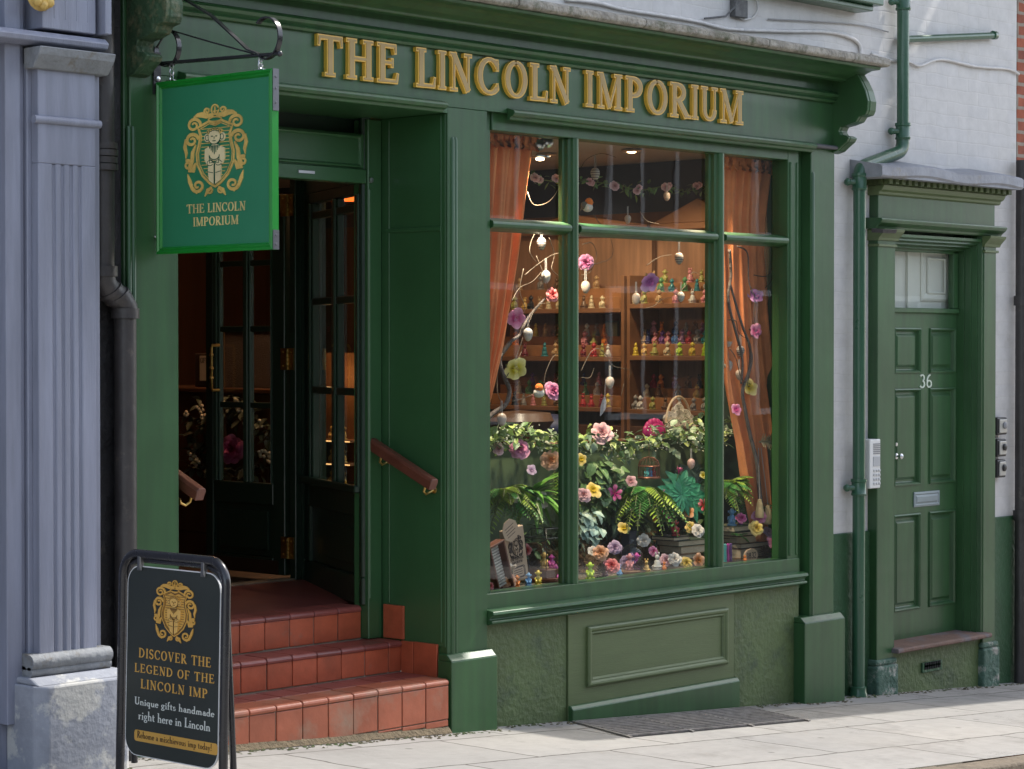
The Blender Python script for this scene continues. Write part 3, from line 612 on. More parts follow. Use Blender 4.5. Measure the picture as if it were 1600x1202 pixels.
# entrance recess: soffit, side jambs, door frame and head
M = MB(); M.box(-1.575, .0, .001, 1.5, 2.852, 2.882); M.build("soffit_board", GREENJ, sh)
M = MB(); M.box(-.003, .30, .451, .47, .3, 2.852); M.box(.0, .25, .0, .0, 0, 0); M.box(-.004, -.0005, .012, .43, .40, 2.85)
M.box(-.010, -.004, .035, .40, 2.315, 2.335); M.box(-.008, -.004, .035, .045, .42, 2.84); M.box(-.008, -.004, .375, .385, .58, 2.84)
M.build("jamb_panel", GREENJ, sh, bevel=.002)
M = MB(); M.box(-.10, -.012, .42, .52, .412, 2.845); M.box(-.10, -.085, .412, .42, .60, 2.52)
M.build("door_frame", GREENJ, sh, bevel=.004)
M = MB(); M.box(-1.575, -.10, .43, .50, 2.545, 2.61); M.box(-1.575, -.10, .445, .49, 2.61, 2.775); M.frame(-1.5, -.12, 2.615, 2.77, [(0, .445), (.004, .436), (.012, .436), (.018, .445)])
M.build("transom_panel", GREENJ, sh, bevel=.003)
M = MB(); M.box(-1.575, .0, .53, .56, 2.55, 2.86); M.build("soffit_board", GREEND, sh)  # dark board added to keep lamp glow out of the gap
M = MB(); p = at(478, 269, .43); M.obox((p.x - .05, .424, p.z - .006), X_, Y_, Z_, .10, .008, .012); M.build("head_fitting", CHROME, sh); M = MB(); p = at(577, 282, .43); M.lathe([(0, .02), (.012, .018), (.016, 0)], (p.x, .43, p.z), 10, ax=(0, -1, 0)); M.build("head_fitting", CHROME, sh)
p = at(597, 208, .44); M = MB(); M.box(p.x - .008, p.x + .008, .43, .45, p.z - .03, p.z + .03); M.build("head_fitting", pm("bare timber", (.4, .32, .22), .8), sh)
# left jamb (turned away from the street)
M = MB(); M.box(-1.575, -1.57, .45, 1.5, .1, 2.85); M.build("jamb_panel", GREENJ, sh)

# window: frame, mullions, transom, panes, sill
YF, YG = .035, .092
zt, zbm = 2.800, .622
M = MB()
M.box(.268, .335, YF + .01, YG + .05, .60, 2.884)                              # left stile
M.box(2.70, 2.80, YF, YG + .05, .60, 2.884); M.box(2.80, 2.868, YF + .03, YG + .05, .45, 2.884)
M.tube([(2.722, YF, .64), (2.722, YF, 2.79)], .010, 8); M.tube([(2.782, YF, .64), (2.782, YF, 2.79)], .008, 8)
M.box(.335, 2.70, YF, YG + .05, zt, 2.884); M.box(.268, 2.80, YF - .01, YG + .05, .545, zbm)
M.build("window_frame", GREEN, sh, bevel=.004)
def mull(x0, x1):
    M = MB(); c = (x0 + x1) / 2; h = (x1 - x0) / 2
    half = [(-h, YG + .02), (-h, YG - .006), (-h + .008, YG - .01), (-h + .008, YF + .022), (-h + .018, YF + .016), (-h + .02, YF + .006)]
    arc = [(-(h - .02) * math.cos(math.pi * i / 8), YF + .006 - .016 * math.sin(math.pi * i / 8)) for i in range(1, 8)]
    pr = half + arc + [(-a, b) for a, b in half[::-1]]
    M.prism([(c + a, b) for a, b in pr], zbm, zt, axis='z'); return M.build("mullion", GREEN, sh, bevel=.001)
mull(.893, .976); mull(2.062, 2.148)
tz = (2.328, 2.392)
for a, c in ((.335, .900), (.969, 2.069), (2.141, 2.70)):
    M = MB(); cz = (tz[0] + tz[1]) / 2; h = (tz[1] - tz[0]) / 2
    half = [(YG + .02, -h), (YG - .008, -h), (YF + .02, -h + .008), (YF + .006, -h + .014)]
    pr = half + [(YF + .004 - .014 * math.sin(math.pi * i / 8), -(h - .014) * math.cos(math.pi * i / 8)) for i in range(1, 8)] + [(y, -z) for y, z in half[::-1]]
    M.prism([(y, cz + z) for y, z in pr], a, c); M.build("transom", GREEN, sh, bevel=.001)
for a, c in ((.335, .900), (.969, 2.069), (2.141, 2.70)):
    for e, f in ((zbm, tz[0]), (tz[1], zt)):
        M = MB(); M.box(a, c, YG, YG + .005, e, f); M.build("pane", GLASS, sh)
M = MB()
M.prism([(.1, .555), (-.012, .548), (-.034, .543), (-.038, .528), (-.020, .520), (-.010, .505), (-.028, .498), (-.030, .488), (.0, .478), (.1, .478)], .268, 2.80)
M.build("sill", GREEN, sh, bevel=.002)
# stall riser
for a, c in ((.285, .86), (2.215, 2.80)): M = MB(); M.box(a, c, .03, .1, -.4, .478); M.build("stall_riser", RENDERG, sh)
M = MB(); M.box(.866, 2.205, .022, .1, -.2, .478)
M.frame(1.0, 2.136, .108, .405, [(0, .022), (.0, .008), (.010, .002), (.020, .004), (.028, .012), (.036, .010), (.044, .020)])
M.build("riser_panel", PANELG, sh, bevel=.002)
M = MB(); M.prism([(.02, -.2), (-.012, -.2), (-.012, .012), (.004, .030), (.02, .030)], .862, 2.21); M.build("skirting_board", GREEN, sh, bevel=.003)

# ------------------------------------------------------------------ raised gold shop name
nm = thing("shop_name_lettering", "raised gold serif letters reading THE LINCOLN IMPORIUM on the dark green fascia", "sign", (.7, 0, 2.95))
PX = [('T', 493, 535), ('H', 538, 583), ('E', 586, 622), ('L', 647, 680), ('I', 681, 697), ('N', 699, 737), ('C', 742, 780), ('O', 785, 824), ('L', 825, 855), ('N', 856, 891),
      ('I', 912, 927), ('M', 930, 972), ('P', 974, 1005), ('O', 1007, 1043), ('R', 1044, 1077), ('I', 1077, 1091), ('U', 1092, 1121), ('M', 1122, 1161)]
for ch, a, c in PX:
    yl = 158 + (a - 800) * .118 - 22
    xa = at(a + 1.5, yl, -.012).x; xb = at(c - 1.5, yl, -.012).x
    gw, st = GL[ch]; zz0, zz1 = 2.957, 3.125; kx = (xb - xa) / gw; kz = zz1 - zz0; kk = (kx + kz) / 2 * .98
    M = MB(); o = Vector((xa, 0, zz0))
    for i, (pts, ws_) in enumerate(st):
        pp = [(p[0] * kx, p[1] * kz) for p in pts]
        M.ribbon(pp, [q * kk + .010 for q in ws_], o, X_, Z_, -Y_, .0, .020 + i * .00007, 1, ext=.005)
        M.ribbon(pp, [max(.007, q * kk - .002) for q in ws_], o, X_, Z_, -Y_, .020, .0225 + i * .00009, 0, ext=-.001)
    M.build("letter", [GOLDF, GOLDE], nm)

# ------------------------------------------------------------------ red tiled steps
st_ = thing("entrance_steps", "three red quarry tiled steps leading up into the shop", "steps", (-.8, .2, .1))
XR, XL = -.036, -1.575
def tiles_front(M, x0, x1, z0, z1, y, w=.150, m=0, first=0.):
    x = x1 - first if first else x1
    if first: M.box(x + .003, x1, y - .008 + rnd.uniform(-.001, .001), y + .01, z0, z1, m)
    while x > x0 + .02:
        a = max(x - w, x0); j = rnd.uniform(-.0015, .0015); M.box(a + .003, x - .003, y - .008 + j, y + .01, z0 + .001 * rnd.random(), z1, m); x = a
def nosing(M, x0, x1, y, z, w=.150, m=0, off=0.):
    x = x1
    k = 0
    while x > x0 + .02:
        ww = w - off if k == 0 and off else w; a = max(x - ww, x0); k += 1; j = rnd.uniform(-.0015, .0015)
        M.prism([(y + .14, z + j), (y + .004, z + j), (y - .010, z - .006 + j), (y - .014, z - .016), (y - .012, z - .028), (y + .14, z - .028)], a + .002, x - .002, m); x = a
def treads(M, x0, x1, y0, y1, z, m=0):
    y = y0
    while y < y1 - .01:
        c = min(y + .15, y1); x = x1
        while x > x0 + .02:
            a = max(x - .15, x0); M.box(a + .002, x - .002, y + .002, c - .002, z - .02, z + rnd.uniform(-.001, .001), m); x = a
        y = c
M = MB(); M.box(XL, XR - .002, -.033, 1.4, -.1, .236); M.box(XL, -.012, .297, 1.4, .236, .38); M.box(XL, -.012, .477, 1.4, .38, .535); M.build("step_core", GROUT, st_)
M = MB(); tiles_front(M, XL, XR, .082, .234, -.032)
for i in range(11):                                                          # cut tiles meeting the sloping pavement
    x1 = XR - i * .15; x0 = x1 - .15
    if x0 < XL: break
    zt_ = .078; zb_ = min(zt_ - .004, gz(x0) + .025)
    if zt_ - zb_ > .008: M.box(x0 + .003, x1 - .003, -.040, -.02, zb_, zt_)
M.build("lower_riser", TILEB, st_, bevel=.003, seg=2)
M = MB(); nosing(M, XL, XR, -.030, .265); M.build("lower_nosing", TILEB, st_, bevel=.003)
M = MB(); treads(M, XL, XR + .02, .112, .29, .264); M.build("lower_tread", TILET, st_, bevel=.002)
M = MB(); tiles_front(M, XL, -.012, .268, .384, .298, first=.085); M.build("middle_riser", TILE, st_, bevel=.003, seg=2)
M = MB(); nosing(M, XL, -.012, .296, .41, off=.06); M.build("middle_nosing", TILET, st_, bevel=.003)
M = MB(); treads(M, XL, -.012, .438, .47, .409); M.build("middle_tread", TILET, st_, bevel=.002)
M = MB(); tiles_front(M, XL, -.10, .414, .539, .478); M.build("upper_riser", TILE, st_, bevel=.003, seg=2)
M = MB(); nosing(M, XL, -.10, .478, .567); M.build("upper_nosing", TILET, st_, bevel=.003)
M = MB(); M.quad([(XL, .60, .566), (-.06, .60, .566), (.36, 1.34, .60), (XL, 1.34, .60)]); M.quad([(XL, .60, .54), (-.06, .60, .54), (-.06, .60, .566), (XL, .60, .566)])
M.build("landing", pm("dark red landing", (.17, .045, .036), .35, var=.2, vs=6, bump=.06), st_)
M = MB(); M.box(-.018, -.0045, .055, .205, .258, .412); M.box(-.018, -.0045, .211, .289, .258, .410); M.box(-.018, -.0045, .275, .408, .415, .572)
M.build("skirting_tile", TILE, st_, bevel=.003, seg=2)
M = MB(); M.box(XL, .38, 1.34, 1.42, .50, .607); M.build("threshold", pm("worn threshold strip", (.20, .15, .10), .6, var=.4, vs=12), st_, bevel=.005)
# mortar fillet under the bottom riser
M = MB()
for i in range(14):
    a = XL + i * .11; c = a + .11
    M.quad([(a, -.034, gz(a) + .034), (c, -.034, gz(c) + .034), (c, -.06 - .006 * rnd.random(), gz(c) + .003), (a, -.06 - .006 * rnd.random(), gz(a) + .003)])
M.build("mortar_fillet", pm("sandy mortar", (.13, .10, .06), .95, var=.4, vs=20, bump=.8, bs=60), st_)

# ------------------------------------------------------------------ lobby side screen, open door
p0 = Vector((-.09, .46, 0)); du = Vector((.43, .87, 0)).normalized(); dn = Vector((-du.y, du.x, 0))   # dn points into the lobby (left)
SCR = thing("lobby_screen", "dark green glazed side screen of the shop lobby, beside the red brown handrail", "screen", (.0, .7, .58))
def S(M, u0, u1, z0, z1, d0, d1, m=0): M.obox(p0 + du * u0 + dn * d0 + Z_ * z0, du, Z_, dn, u1 - u0, z1 - z0, d1 - d0, m)
M = MB(); S(M, -.02, .97, .57, .70, -.03, .02); S(M, .86, .97, .70, 2.55, -.03, .02); S(M, -.02, .05, .70, 2.55, -.03, .02); S(M, .05, .86, .98, 1.10, -.03, .02); S(M, .05, .86, 2.50, 2.55, -.03, .02)
S(M, -.02, .97, 2.55, 2.86, -.03, .02)
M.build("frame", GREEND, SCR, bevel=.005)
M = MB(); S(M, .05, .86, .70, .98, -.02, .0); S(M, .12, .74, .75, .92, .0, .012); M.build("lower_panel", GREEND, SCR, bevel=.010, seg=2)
M = MB(); M.obox(p0 + du * .0 + dn * .02 + Z_ * 1.095, du, Z_, dn, .95, .035, .03); M.build("ledge", GREEND, SCR, bevel=.006)
BARM = pm("glossy dark green glazing bar", (.030, .055, .036), .22, coat=.4)
for u0, u1 in ((.80, .845), (.37, .44), (-.01, .055)):
    M = MB(); S(M, u0, u1, 1.10, 2.50, -.02, .018); S(M, u0 + .012, u1 - .012, 1.10, 2.50, .018, .032); M.build("glazing_bar", BARM, SCR, bevel=.004)
for z in (2.42, 1.99, 1.55):
    M = MB(); S(M, .055, .80, z, z + .035, -.015, .022); M.build("glazing_bar", GREEND, SCR, bevel=.004)
M = MB(); S(M, .05, .86, 1.10, 2.50, -.006, -.002); M.build("pane", GLASS, SCR)
# hinge post at the back of the screen
dp = thing("door_post", "dark green door post with three brass hinges at the back of the lobby", "door post", (.36, 1.38, .6))
M = MB(); M.box(.31, .46, 1.31, 1.40, .59, 2.86); M.build("post", GREEND, dp, bevel=.004)
M = MB(); M.box(.27, .31, 1.335, 1.38, .60, 2.86); M.build("stop", GREEND, dp, bevel=.003)
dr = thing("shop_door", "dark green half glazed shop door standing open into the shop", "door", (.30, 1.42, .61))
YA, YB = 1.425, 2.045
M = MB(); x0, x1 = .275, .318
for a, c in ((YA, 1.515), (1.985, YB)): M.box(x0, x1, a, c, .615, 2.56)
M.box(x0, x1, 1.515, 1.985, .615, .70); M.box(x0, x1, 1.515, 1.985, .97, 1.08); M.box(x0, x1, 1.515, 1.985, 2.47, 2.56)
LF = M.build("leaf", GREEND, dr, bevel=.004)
M = MB(); M.box(.292, .312, 1.515, 1.985, .70, .97); M.box(.280, .292, 1.56, 1.94, .735, .935); M.build("lower_panel", GREEND, LF, bevel=.008, seg=2)
for a, c in ((1.697, 1.747), (1.940, 1.985), (1.515, 1.53)):
    M = MB(); M.box(.282, .312, a, c, 1.08, 2.47); M.box(.270, .282, a + .012, c - .004, 1.08, 2.47); M.build("glazing_bar", BARM, LF, bevel=.004)
for z in (1.86, 1.465, 2.2):
    M = MB(); M.box(.284, .308, 1.53, 1.94, z, z + .03); M.build("glazing_bar", GREEND, LF, bevel=.003)
M = MB(); M.box(.296, .300, 1.53, 1.94, 1.08, 2.47); M.build("pane", GLASS, LF)
M = MB(); M.box(.268, .274, 1.47, 2.03, .622, .688); M.build("kick_plate", pm("brown kick plate", (.07, .035, .02), .35, metal=.5), LF)
M = MB(); M.tube([(.272, 1.93, 1.79), (.225, 1.93, 1.79), (.218, 1.93, 1.775), (.218, 1.93, 1.57), (.225, 1.93, 1.555), (.272, 1.93, 1.555)], .008, 8)
for z in (1.62, 1.67, 1.74): M.ball((.218, 1.93, z), .0125, 8)
M.build("handle", BRASS, LF, smooth=True)
for z in (1.72, .76, 2.50):
    M = MB(); M.box(.262, .268, 1.345, 1.44, z - .055, z + .055)
    for k in range(5): M.tube([(.258, 1.385, z - .055 + k * .022), (.258, 1.385, z - .037 + k * .022)], .008, 8)
    for a in (1.362, 1.42):
        for b_ in (-.035, .035): M.ball((.262, a, z + b_), .005, 6)
    M.build("hinge", BRASS, dr)

# handrails on brass brackets
def handrail(name, label, a, c, nrm):
    t = thing(name, label, "handrail", tuple(c))
    a = Vector(a); c = Vector(c); d = (c - a).normalized(); s = Vector(nrm); up = s.cross(d).normalized()
    if up.z < 0: up = -up
    M = MB(); pr = [(-.022, -.026), (.022, -.026), (.024, .014), (.018, .028), (-.018, .028), (-.024, .014)]
    b = len(M.v)
    for p in (a, c): M.v += [tuple(p + s * q[0] + up * q[1]) for q in pr]
    for i in range(6): j = (i + 1) % 6; M.face([b + i, b + j, b + 6 + j, b + 6 + i])
    M.face([b + i for i in range(6)]); M.face([b + 6 + i for i in range(6)])
    M.build("rail", WOODR, t, bevel=.004, seg=2)
    for f in (.22, .90):
        q = a.lerp(c, f); M = MB(); M.tube([q - up * .03, q - up * .055 , q - up * .07 - s * .02, q - up * .06 - s * .045, q - up * .05 - s * .060], .006, 8); M.lathe([(.018, 0), (.016, .006), (0, .008)], q - up * .05 - s * .066, 10, ax=s); M.build("bracket", BRASS, t, smooth=True)
handrail("handrail", "red brown wooden handrail sloping down the right jamb of the entrance", (-.072, .445, 1.335), (-.072, .020, 1.150), (-1, 0, 0))
handrail("handrail", "end of a red brown wooden handrail poking out past the left pilaster", (-1.50, .42, 1.375), (-1.50, -.045, 1.175), (1, 0, 0))

# ================================================================== DOOR 36
YP, YD = .055, .20
dc = thing("doorcase", "green panelled front door numbered 36 in a classical doorcase under a lead canopy", "doorway", (4.3, .1, -.3))
xl0, xl1 = at(1371, 600, YP).x, at(1397, 600, YP).x
xr0, xr1 = at(1537, 600, YP).x, at(1556, 600, YP).x
for a, c, zb in ((xl0, xl1, -.03), (xr0, xr1, -.04)):
    M = MB(); M.box(a, c, YP, .22, zb, 2.47); M.build("pilaster", GREEN, dc, bevel=.004)
    M = MB(); M.prism([(.2, 2.395), (YP - .010, 2.395), (YP - .016, 2.41), (YP - .050, 2.445), (YP - .055, 2.46), (.2, 2.46)], a - .012, c + .03); M.box(a - .006, c + .012, YP - .012, .2, 2.36, 2.375)
    M.build("pilaster_cap", PANELG, dc, bevel=.002)
    M = MB(); b = [(a - .02, YP - .02), (c + .02, YP - .025), (c + .015, .2), (a - .02, .2)]
    M.prism(b, gz(a) - .1, zb - .03, axis='z'); M.prism([(q[0] * .985 + (a + c) / 2 * .015, q[1] + .008) for q in b], zb - .03, zb + .005, axis='z')
    M.build("base_block", pm("chipped green base stone", (.06, .12, .085), .7, var=.25, vs=9, bump=1., bs=22, alt=(.32, .31, .27), altlo=.54, althi=.62, alts=9), dc, bevel=.012, seg=2)
# entablature
M = MB(); M.box(xl0 + .01, xr1 - .01, YP + .005, .3, 2.46, 2.66)
M.prism([(.2, 2.462), (YP - .005, 2.462), (YP - .012, 2.475), (YP - .040, 2.495), (YP - .05, 2.512), (YP - .045, 2.522), (.2, 2.53)], xl0 - .03, xr1 + .05)
M.build("frieze", GREEN, dc, bevel=.003)
M = MB(); M.prism([(.2, 2.655), (YP, 2.655), (YP - .012, 2.662), (YP - .014, 2.675), (YP - .035, 2.685), (YP - .045, 2.70), (YP - .05, 2.712), (.2, 2.712)], xl0 - .01, xr1 + .03)
M.build("cornice_moulding", PANELG, dc, bevel=.002)
x = xl0 - .01
M = MB(); M.box(xl0 - .02, xr1 + .05, YP - .045, .2, 2.7125, 2.752); M.build("dentil_band", pm("mossy green shade paint", (.055, .08, .025), .7, var=.4, vs=16, bump=.6), dc)
DENT = pm("mossy dentil", (.075, .105, .040), .6, var=.4, vs=18, bump=.5)
while x < xr1 + .03:
    M = MB(); M.box(x, x + .038, YP - .085, YP - .045, 2.716, 2.750); M.build("dentil", DENT, dc, bevel=.003); x += .066
cl = at(1384, 266, -.09); cr = at(1596, 285, -.09)
M = MB(); n = 24; b = 0
for i in range(n):
    a = cl.x - .05 + (cr.x - cl.x + .06) * i / n; c = cl.x - .05 + (cr.x - cl.x + .06) * (i + 1) / n
    s0, s1 = (.010 * math.sin(i * .5 + 1), .010 * math.sin((i + 1) * .5 + 1))
    f = [(-.09, 2.752), (-.100, 2.762), (-.100, 2.81), (-.085, 2.822), (.12, 2.86)]
    for j in range(len(f) - 1):
        M.quad([(a, f[j][0], f[j][1] - s0), (c, f[j][0], f[j][1] - s1), (c, f[j + 1][0], f[j + 1][1] - s1), (a, f[j + 1][0], f[j + 1][1] - s0)])
for xe, se in ((cl.x - .05, .010 * math.sin(1)), (cr.x + .01, .010 * math.sin(13))): M.quad([(xe, y_, z_ - se) for y_, z_ in f] + [(xe, .12, 2.752 - se)])
M.box(cl.x - .048, cr.x + .008, -.088, .12, 2.7455, 2.79)
M.build("lead_canopy", LEAD, dc)
# architrave reveal (stepped mouldings), both sides and head
M = MB()
steps = [(0, YP + .006), (.016, YP + .006), (.022, YP + .03), (.034, YP + .028), (.040, YP + .06), (.052, YP + .058), (.058, YP + .10), (.07, YP + .098), (.074, YD + .03)]
for (a0, sgn) in ((xr0, -1), (xl1, 1)):
    for k in range(len(steps) - 1):
        (i0, y0), (i1, y1) = steps[k], steps[k + 1]
        M.quad([(a0 + sgn * i0, y0, 0.0), (a0 + sgn * i1, y1, 0.0), (a0 + sgn * i1, y1, 2.46), (a0 + sgn * i0, y0, 2.46)])
zh = 2.40
for k in range(len(steps) - 1):
    (i0, y0), (i1, y1) = steps[k], steps[k + 1]
    M.quad([(xl1, y0, 2.44 - i0), (xr0, y0, 2.44 - i0), (xr0, y1, 2.44 - i1), (xl1, y1, 2.44 - i1)])
M.build("architrave", GREEN, dc)
xd0, xd1 = xl1 + .074, xr0 - .074
fz0, fz1 = at(1450, 482, YD).z, 2.365
M = MB(); M.box(xd0, xd1, YD - .02, YD + .03, 1.985, fz0); M.box(xd0, xd0 + .03, YD - .01, YD + .03, fz0, fz1); M.box(xd1 - .055, xd1, YD - .01, YD + .03, fz0, fz1); M.box(xd0, xd1, YD - .01, YD + .03, fz1 - .015, 2.40)
M.build("fanlight_frame", GREEN, dc, bevel=.004)
M = MB(); M.box(xd0 + .03, xd1 - .055, YD + .006, YD + .010, fz0, fz1 - .015); M.build("fanlight_pane", GLASS, dc)
CREAM = pm("cream painted joinery", (.74, .72, .65), .55, var=.05)
M = MB(); M.box(xd0 - .1, xd1 + .12, .262, .282, 1.9, 2.46); M.frame(4.38, xd1 + .02, 2.06, 2.40, [(0, .262), (0, .254), (.015, .248), (.03, .252), (.05, .259)]); M.box(4.22, 4.25, .245, .262, 1.9, 2.46)
M.frame(4.45, xd1 - .04, 2.10, 2.33, [(0, .256), (.01, .248), (.02, .256)])
M.build("hall_joinery", CREAM, dc)
M = MB(); M.box(xd0 - .1, xd1 + .1, .22, .52, 2.48, 2.5); M.box(xd0 - .1, xd0 - .08, .22, .52, 0, 2.5); M.box(xd1 + .08, xd1 + .12, .22, .52, 0, 2.5); M.build("hall_wall", CREAM, dc)
# door leaf: stiles and rails with raised panels
xs = [xd0, at(1398, 600, YD).x, at(1437, 600, YD).x, at(1453, 600, YD).x, at(1491, 600, YD).x, xd1]
xs[1] = xs[2] - (xs[4] - xs[3])
zs = [(at(1470, 515, YD).z, at(1470, 581, YD).z), (at(1470, 608, YD).z, at(1470, 753, YD).z), (at(1470, 800, YD).z, at(1470, 944, YD).z)]
zd0, zd1 = .035, 1.985
M = MB(); YL = YD + .04
for a, c in ((xs[0], xs[1]), (xs[2], xs[3]), (xs[4], xs[5])): M.box(a, c, YD, YL, zd0, zd1)
zz = [zd1] + [q for p_ in zs for q in p_] + [zd0]
for a, c in ((xs[1], xs[2]), (xs[3], xs[4])):
    for k in range(0, 8, 2): M.box(a, c, YD, YL, zz[k + 1], zz[k])
DL = M.build("door_leaf", GREEN, dc, bevel=.0)
for a, c in ((xs[1], xs[2]), (xs[3], xs[4])):
    for zt2, zb2 in zs:
        M = MB(); M.frame(a, c, zb2, zt2, [(-.008, YD - .001), (-.006, YD - .008), (.0, YD - .010), (.008, YD - .002), (.014, YD + .016), (.018, YD + .018), (.030, YD + .017), (.045, YD + .006)], back=True)
        M.build("door_panel", GREEN, DL)
NUM = pm("silver grey numerals", (.55, .62, .52), .4)
a = at(1436, 606, YD); c = at(1456, 586, YD)
M = MB(); put_text(M, "36", Vector((a.x, YD, a.z)), X_, Z_, -Y_, c.x - a.x, c.z - a.z + .004, .004, bold=.95); M.build("door_number", NUM, DL)
a = at(1427, 791, YD); c = at(1467, 768, YD)
M = MB(); zc = (a.z + c.z) / 2; M.frame(a.x, c.x, zc - .045, zc + .045, [(0, YD), (0, YD - .006), (.012, YD - .009), (.018, YD - .004), (.022, YD - .005), (.03, YD - .010)], back=True); M.build("letter_plate", ALU, DL, bevel=.001)
p = at(1400, 713, YD); M = MB(); M.lathe([(.018, 0), (.018, .005), (.007, .007), (.007, .024), (.016, .030), (.017, .040), (.012, .046), (0, .048)], (p.x, YD, p.z), 14, ax=(0, -1, 0)); M.build("knob", CHROME, DL, smooth=True); M = MB(); M.lathe([(.011, 0), (.011, .005), (0, .006)], (p.x, YD, p.z + .07), 12, ax=(0, -1, 0)); M.build("lock", CHROME, DL, smooth=True)
M = MB(); M.prism([(.24, .004), (.008, .0), (.005, .008), (.005, .022), (.011, .027), (.24, .042)], xl1 - .02, xr0 + .03); M.build("doorstep", pm("worn brown doorstep", (.155, .090, .068), .7, var=.25, vs=8, bump=.3, alt=(.13, .13, .15), altlo=.5, althi=.65, alts=5), dc, bevel=.004)
M = MB(); M.box(xl1 - .03, xr0 + .02, .075, .2, -.5, .0); M.build("step_riser", RENDERG, dc)
p = at(1440, 1052, .07); q = at(1471, 1033, .07); M = MB(); M.box(p.x, q.x, .062, .075, p.z, q.z + .01); M.build("air_brick", DADO, dc, bevel=.003)
hol = MB()
for r_ in range(2):
    for k in range(7): u0 = p.x + .02 + k * (q.x - p.x - .04) / 7; z0 = p.z + .018 + r_ * (q.z - p.z - .02) / 2; hol.box(u0, u0 + .018, .058, .0625, z0, z0 + .026)
hol.build("air_hole_shade", pm("black hole shade", (.004, .004, .004), .9), dc)  # black blocks painted as the shade inside the holes
p = at(1372, 363, .0); q = at(1400, 364, .0)
M = MB()
for k in range(3): M.tube([(p.x - .02, .03, p.z + .003 + k * .008), (p.x + .03, -.012, p.z + k * .007), (q.x - .02, -.012 - k * .002, q.z + k * .007), (q.x + .02, .03, q.z + k * .006)], .004, 6)
M.build("cable_tie", BLACKP, dc)

# ------------------------------------------------------------------ green downpipe, overflow pipe
gp = thing("green_downpipe", "dark green painted downpipe with an offset bend between shop and door 36", "downpipe", (3.41, .055, -.2))
yp = .055; a = at(1410, 206, yp); b1 = at(1410, 228, yp); b2 = at(1345, 262, yp); c = at(1342, 285, yp)
xa, xc = at(1411, 100, yp).x, at(1342, 700, yp).x
M = MB(); M.tube([(xa, yp, 5.9), (xa, yp, a.z)], .036, 16); M.build("upper_pipe", PIPEG, gp, smooth=True)
def bend(P, r=.05, n=5):
    P = [Vector(p) for p in P]; out = [P[0]]
    for i in range(1, len(P) - 1):
        d0 = (P[i - 1] - P[i]).normalized() * r; d1 = (P[i + 1] - P[i]).normalized() * r
        for k in range(n + 1): f = k / n; out.append((P[i] + d0) * (1 - f) ** 2 + P[i] * 2 * f * (1 - f) + (P[i] + d1) * f * f)
    return out + [P[-1]]
M = MB(); M.tube(bend([(xa, yp, a.z + .02), (xa, yp, b1.z - .03), (xc, yp, b2.z), (xc, yp, c.z - .05)], .06), .039, 16); M.build("offset_bend", PIPEG, gp, smooth=True)
M = MB(); M.tube([(xc, yp, c.z), (xc, yp, gz(xc) + .0)], .036, 16); M.build("lower_pipe", PIPEG, gp, smooth=True)
for (x, z) in ((xa, a.z), (xc, at(1342, 285, yp).z), (xc, at(1342, 762, yp).z), (xa, at(1410, 4, yp).z)):
    M = MB(); M.lathe([(.036, -.045), (.044, -.045), (.046, -.035), (.042, -.03), (.042, .03), (.047, .035), (.047, .05), (.037, .05)], (x, yp, z), 16)
    M.tube([(x - .035, yp + .01, z), (x - .075, yp + .035, z)], .016, 8); M.ball((x - .075, yp + .03, z), .022, 8)
    M.build("collar", PIPEG, gp, smooth=True)
M = MB(); M.lathe([(.036, .045), (.046, .04), (.046, .012), (.052, .0), (.052, -.03)], (xc, yp, gz(xc) + .015), 16); M.build("shoe", PIPEG, gp, smooth=True)
p = at(1420, 48, .085); q = at(1555, 53, .085)
op = thing("overflow_pipe", "short horizontal green pipe fixed high on the white wall", "pipe", tuple(p))
M = MB(); M.tube([(xa + .02, .085, p.z - .06), (q.x, .085, q.z - .01)], .021, 12); M.build("pipe", PIPEG, op, smooth=True)
M = MB(); M.lathe([(.027, -.02), (.027, .012), (.02, .02), (0, .022)], (q.x - .01, .085, q.z - .01), 12, ax=(1, 0, .05)); M.build("end_cap", PIPEG, op, smooth=True)
kp = thing("black_downpipe", "black pipe running down the brick corner at the far right edge", "downpipe", (5.36, .06, -.3))
xk = at(1596, 600, .06).x
M = MB(); M.tube([(xk, .06, at(1590, 250, .06).z), (xk, .06, gz(xk) - .05)], .040, 12); M.build("pipe", BLACKP, kp, smooth=True)
M = MB()
for py in (470, 805): M = MB(); z = at(1596, py, .06).z; M.lathe([(.04, -.03), (.05, -.03), (.05, .03), (.04, .03)], (xk, .06, z), 12); M.build("collar", BLACKP, kp, smooth=True)
def cable(label, pts, r=.006, y=.108, m=CABLE):
    P = [at(px, py, y - (.004 if i % 2 else 0)) for i, (px, py) in enumerate(pts)]
    Q = []
    for i in range(len(P) - 1):
        p_0, p_1, p_2, p_3 = P[max(i - 1, 0)], P[i], P[i + 1], P[min(i + 2, len(P) - 1)]
        for k in range(6):
            f = k / 6; Q.append(.5 * ((2 * p_1) + (p_2 - p_0) * f + (2 * p_0 - 5 * p_1 + 4 * p_2 - p_3) * f * f + (3 * p_1 - p_0 - 3 * p_2 + p_3) * f ** 3))
    M = MB(); M.tube(Q + [P[-1]], r, 6); return tag(M.build("cable", m, smooth='all'), label, "cable")
cable("white painted cable sagging along the wall from the pipe to the brick corner", [(1362, 84), (1392, 94), (1421, 97), (1437, 103), (1470, 93), (1525, 104), (1575, 108), (1592, 116)], .009)
cable("white cable looping down onto the right end of the cornice", [(1160, 47), (1230, 49), (1290, 50), (1325, 57), (1343, 70), (1345, 90)], .011)
cable("thin white cable trailing along the wall just above the cornice", [(884, 0), (930, 4), (975, 15), (1040, 25), (1090, 34), (1130, 44), (1165, 47)], .010)
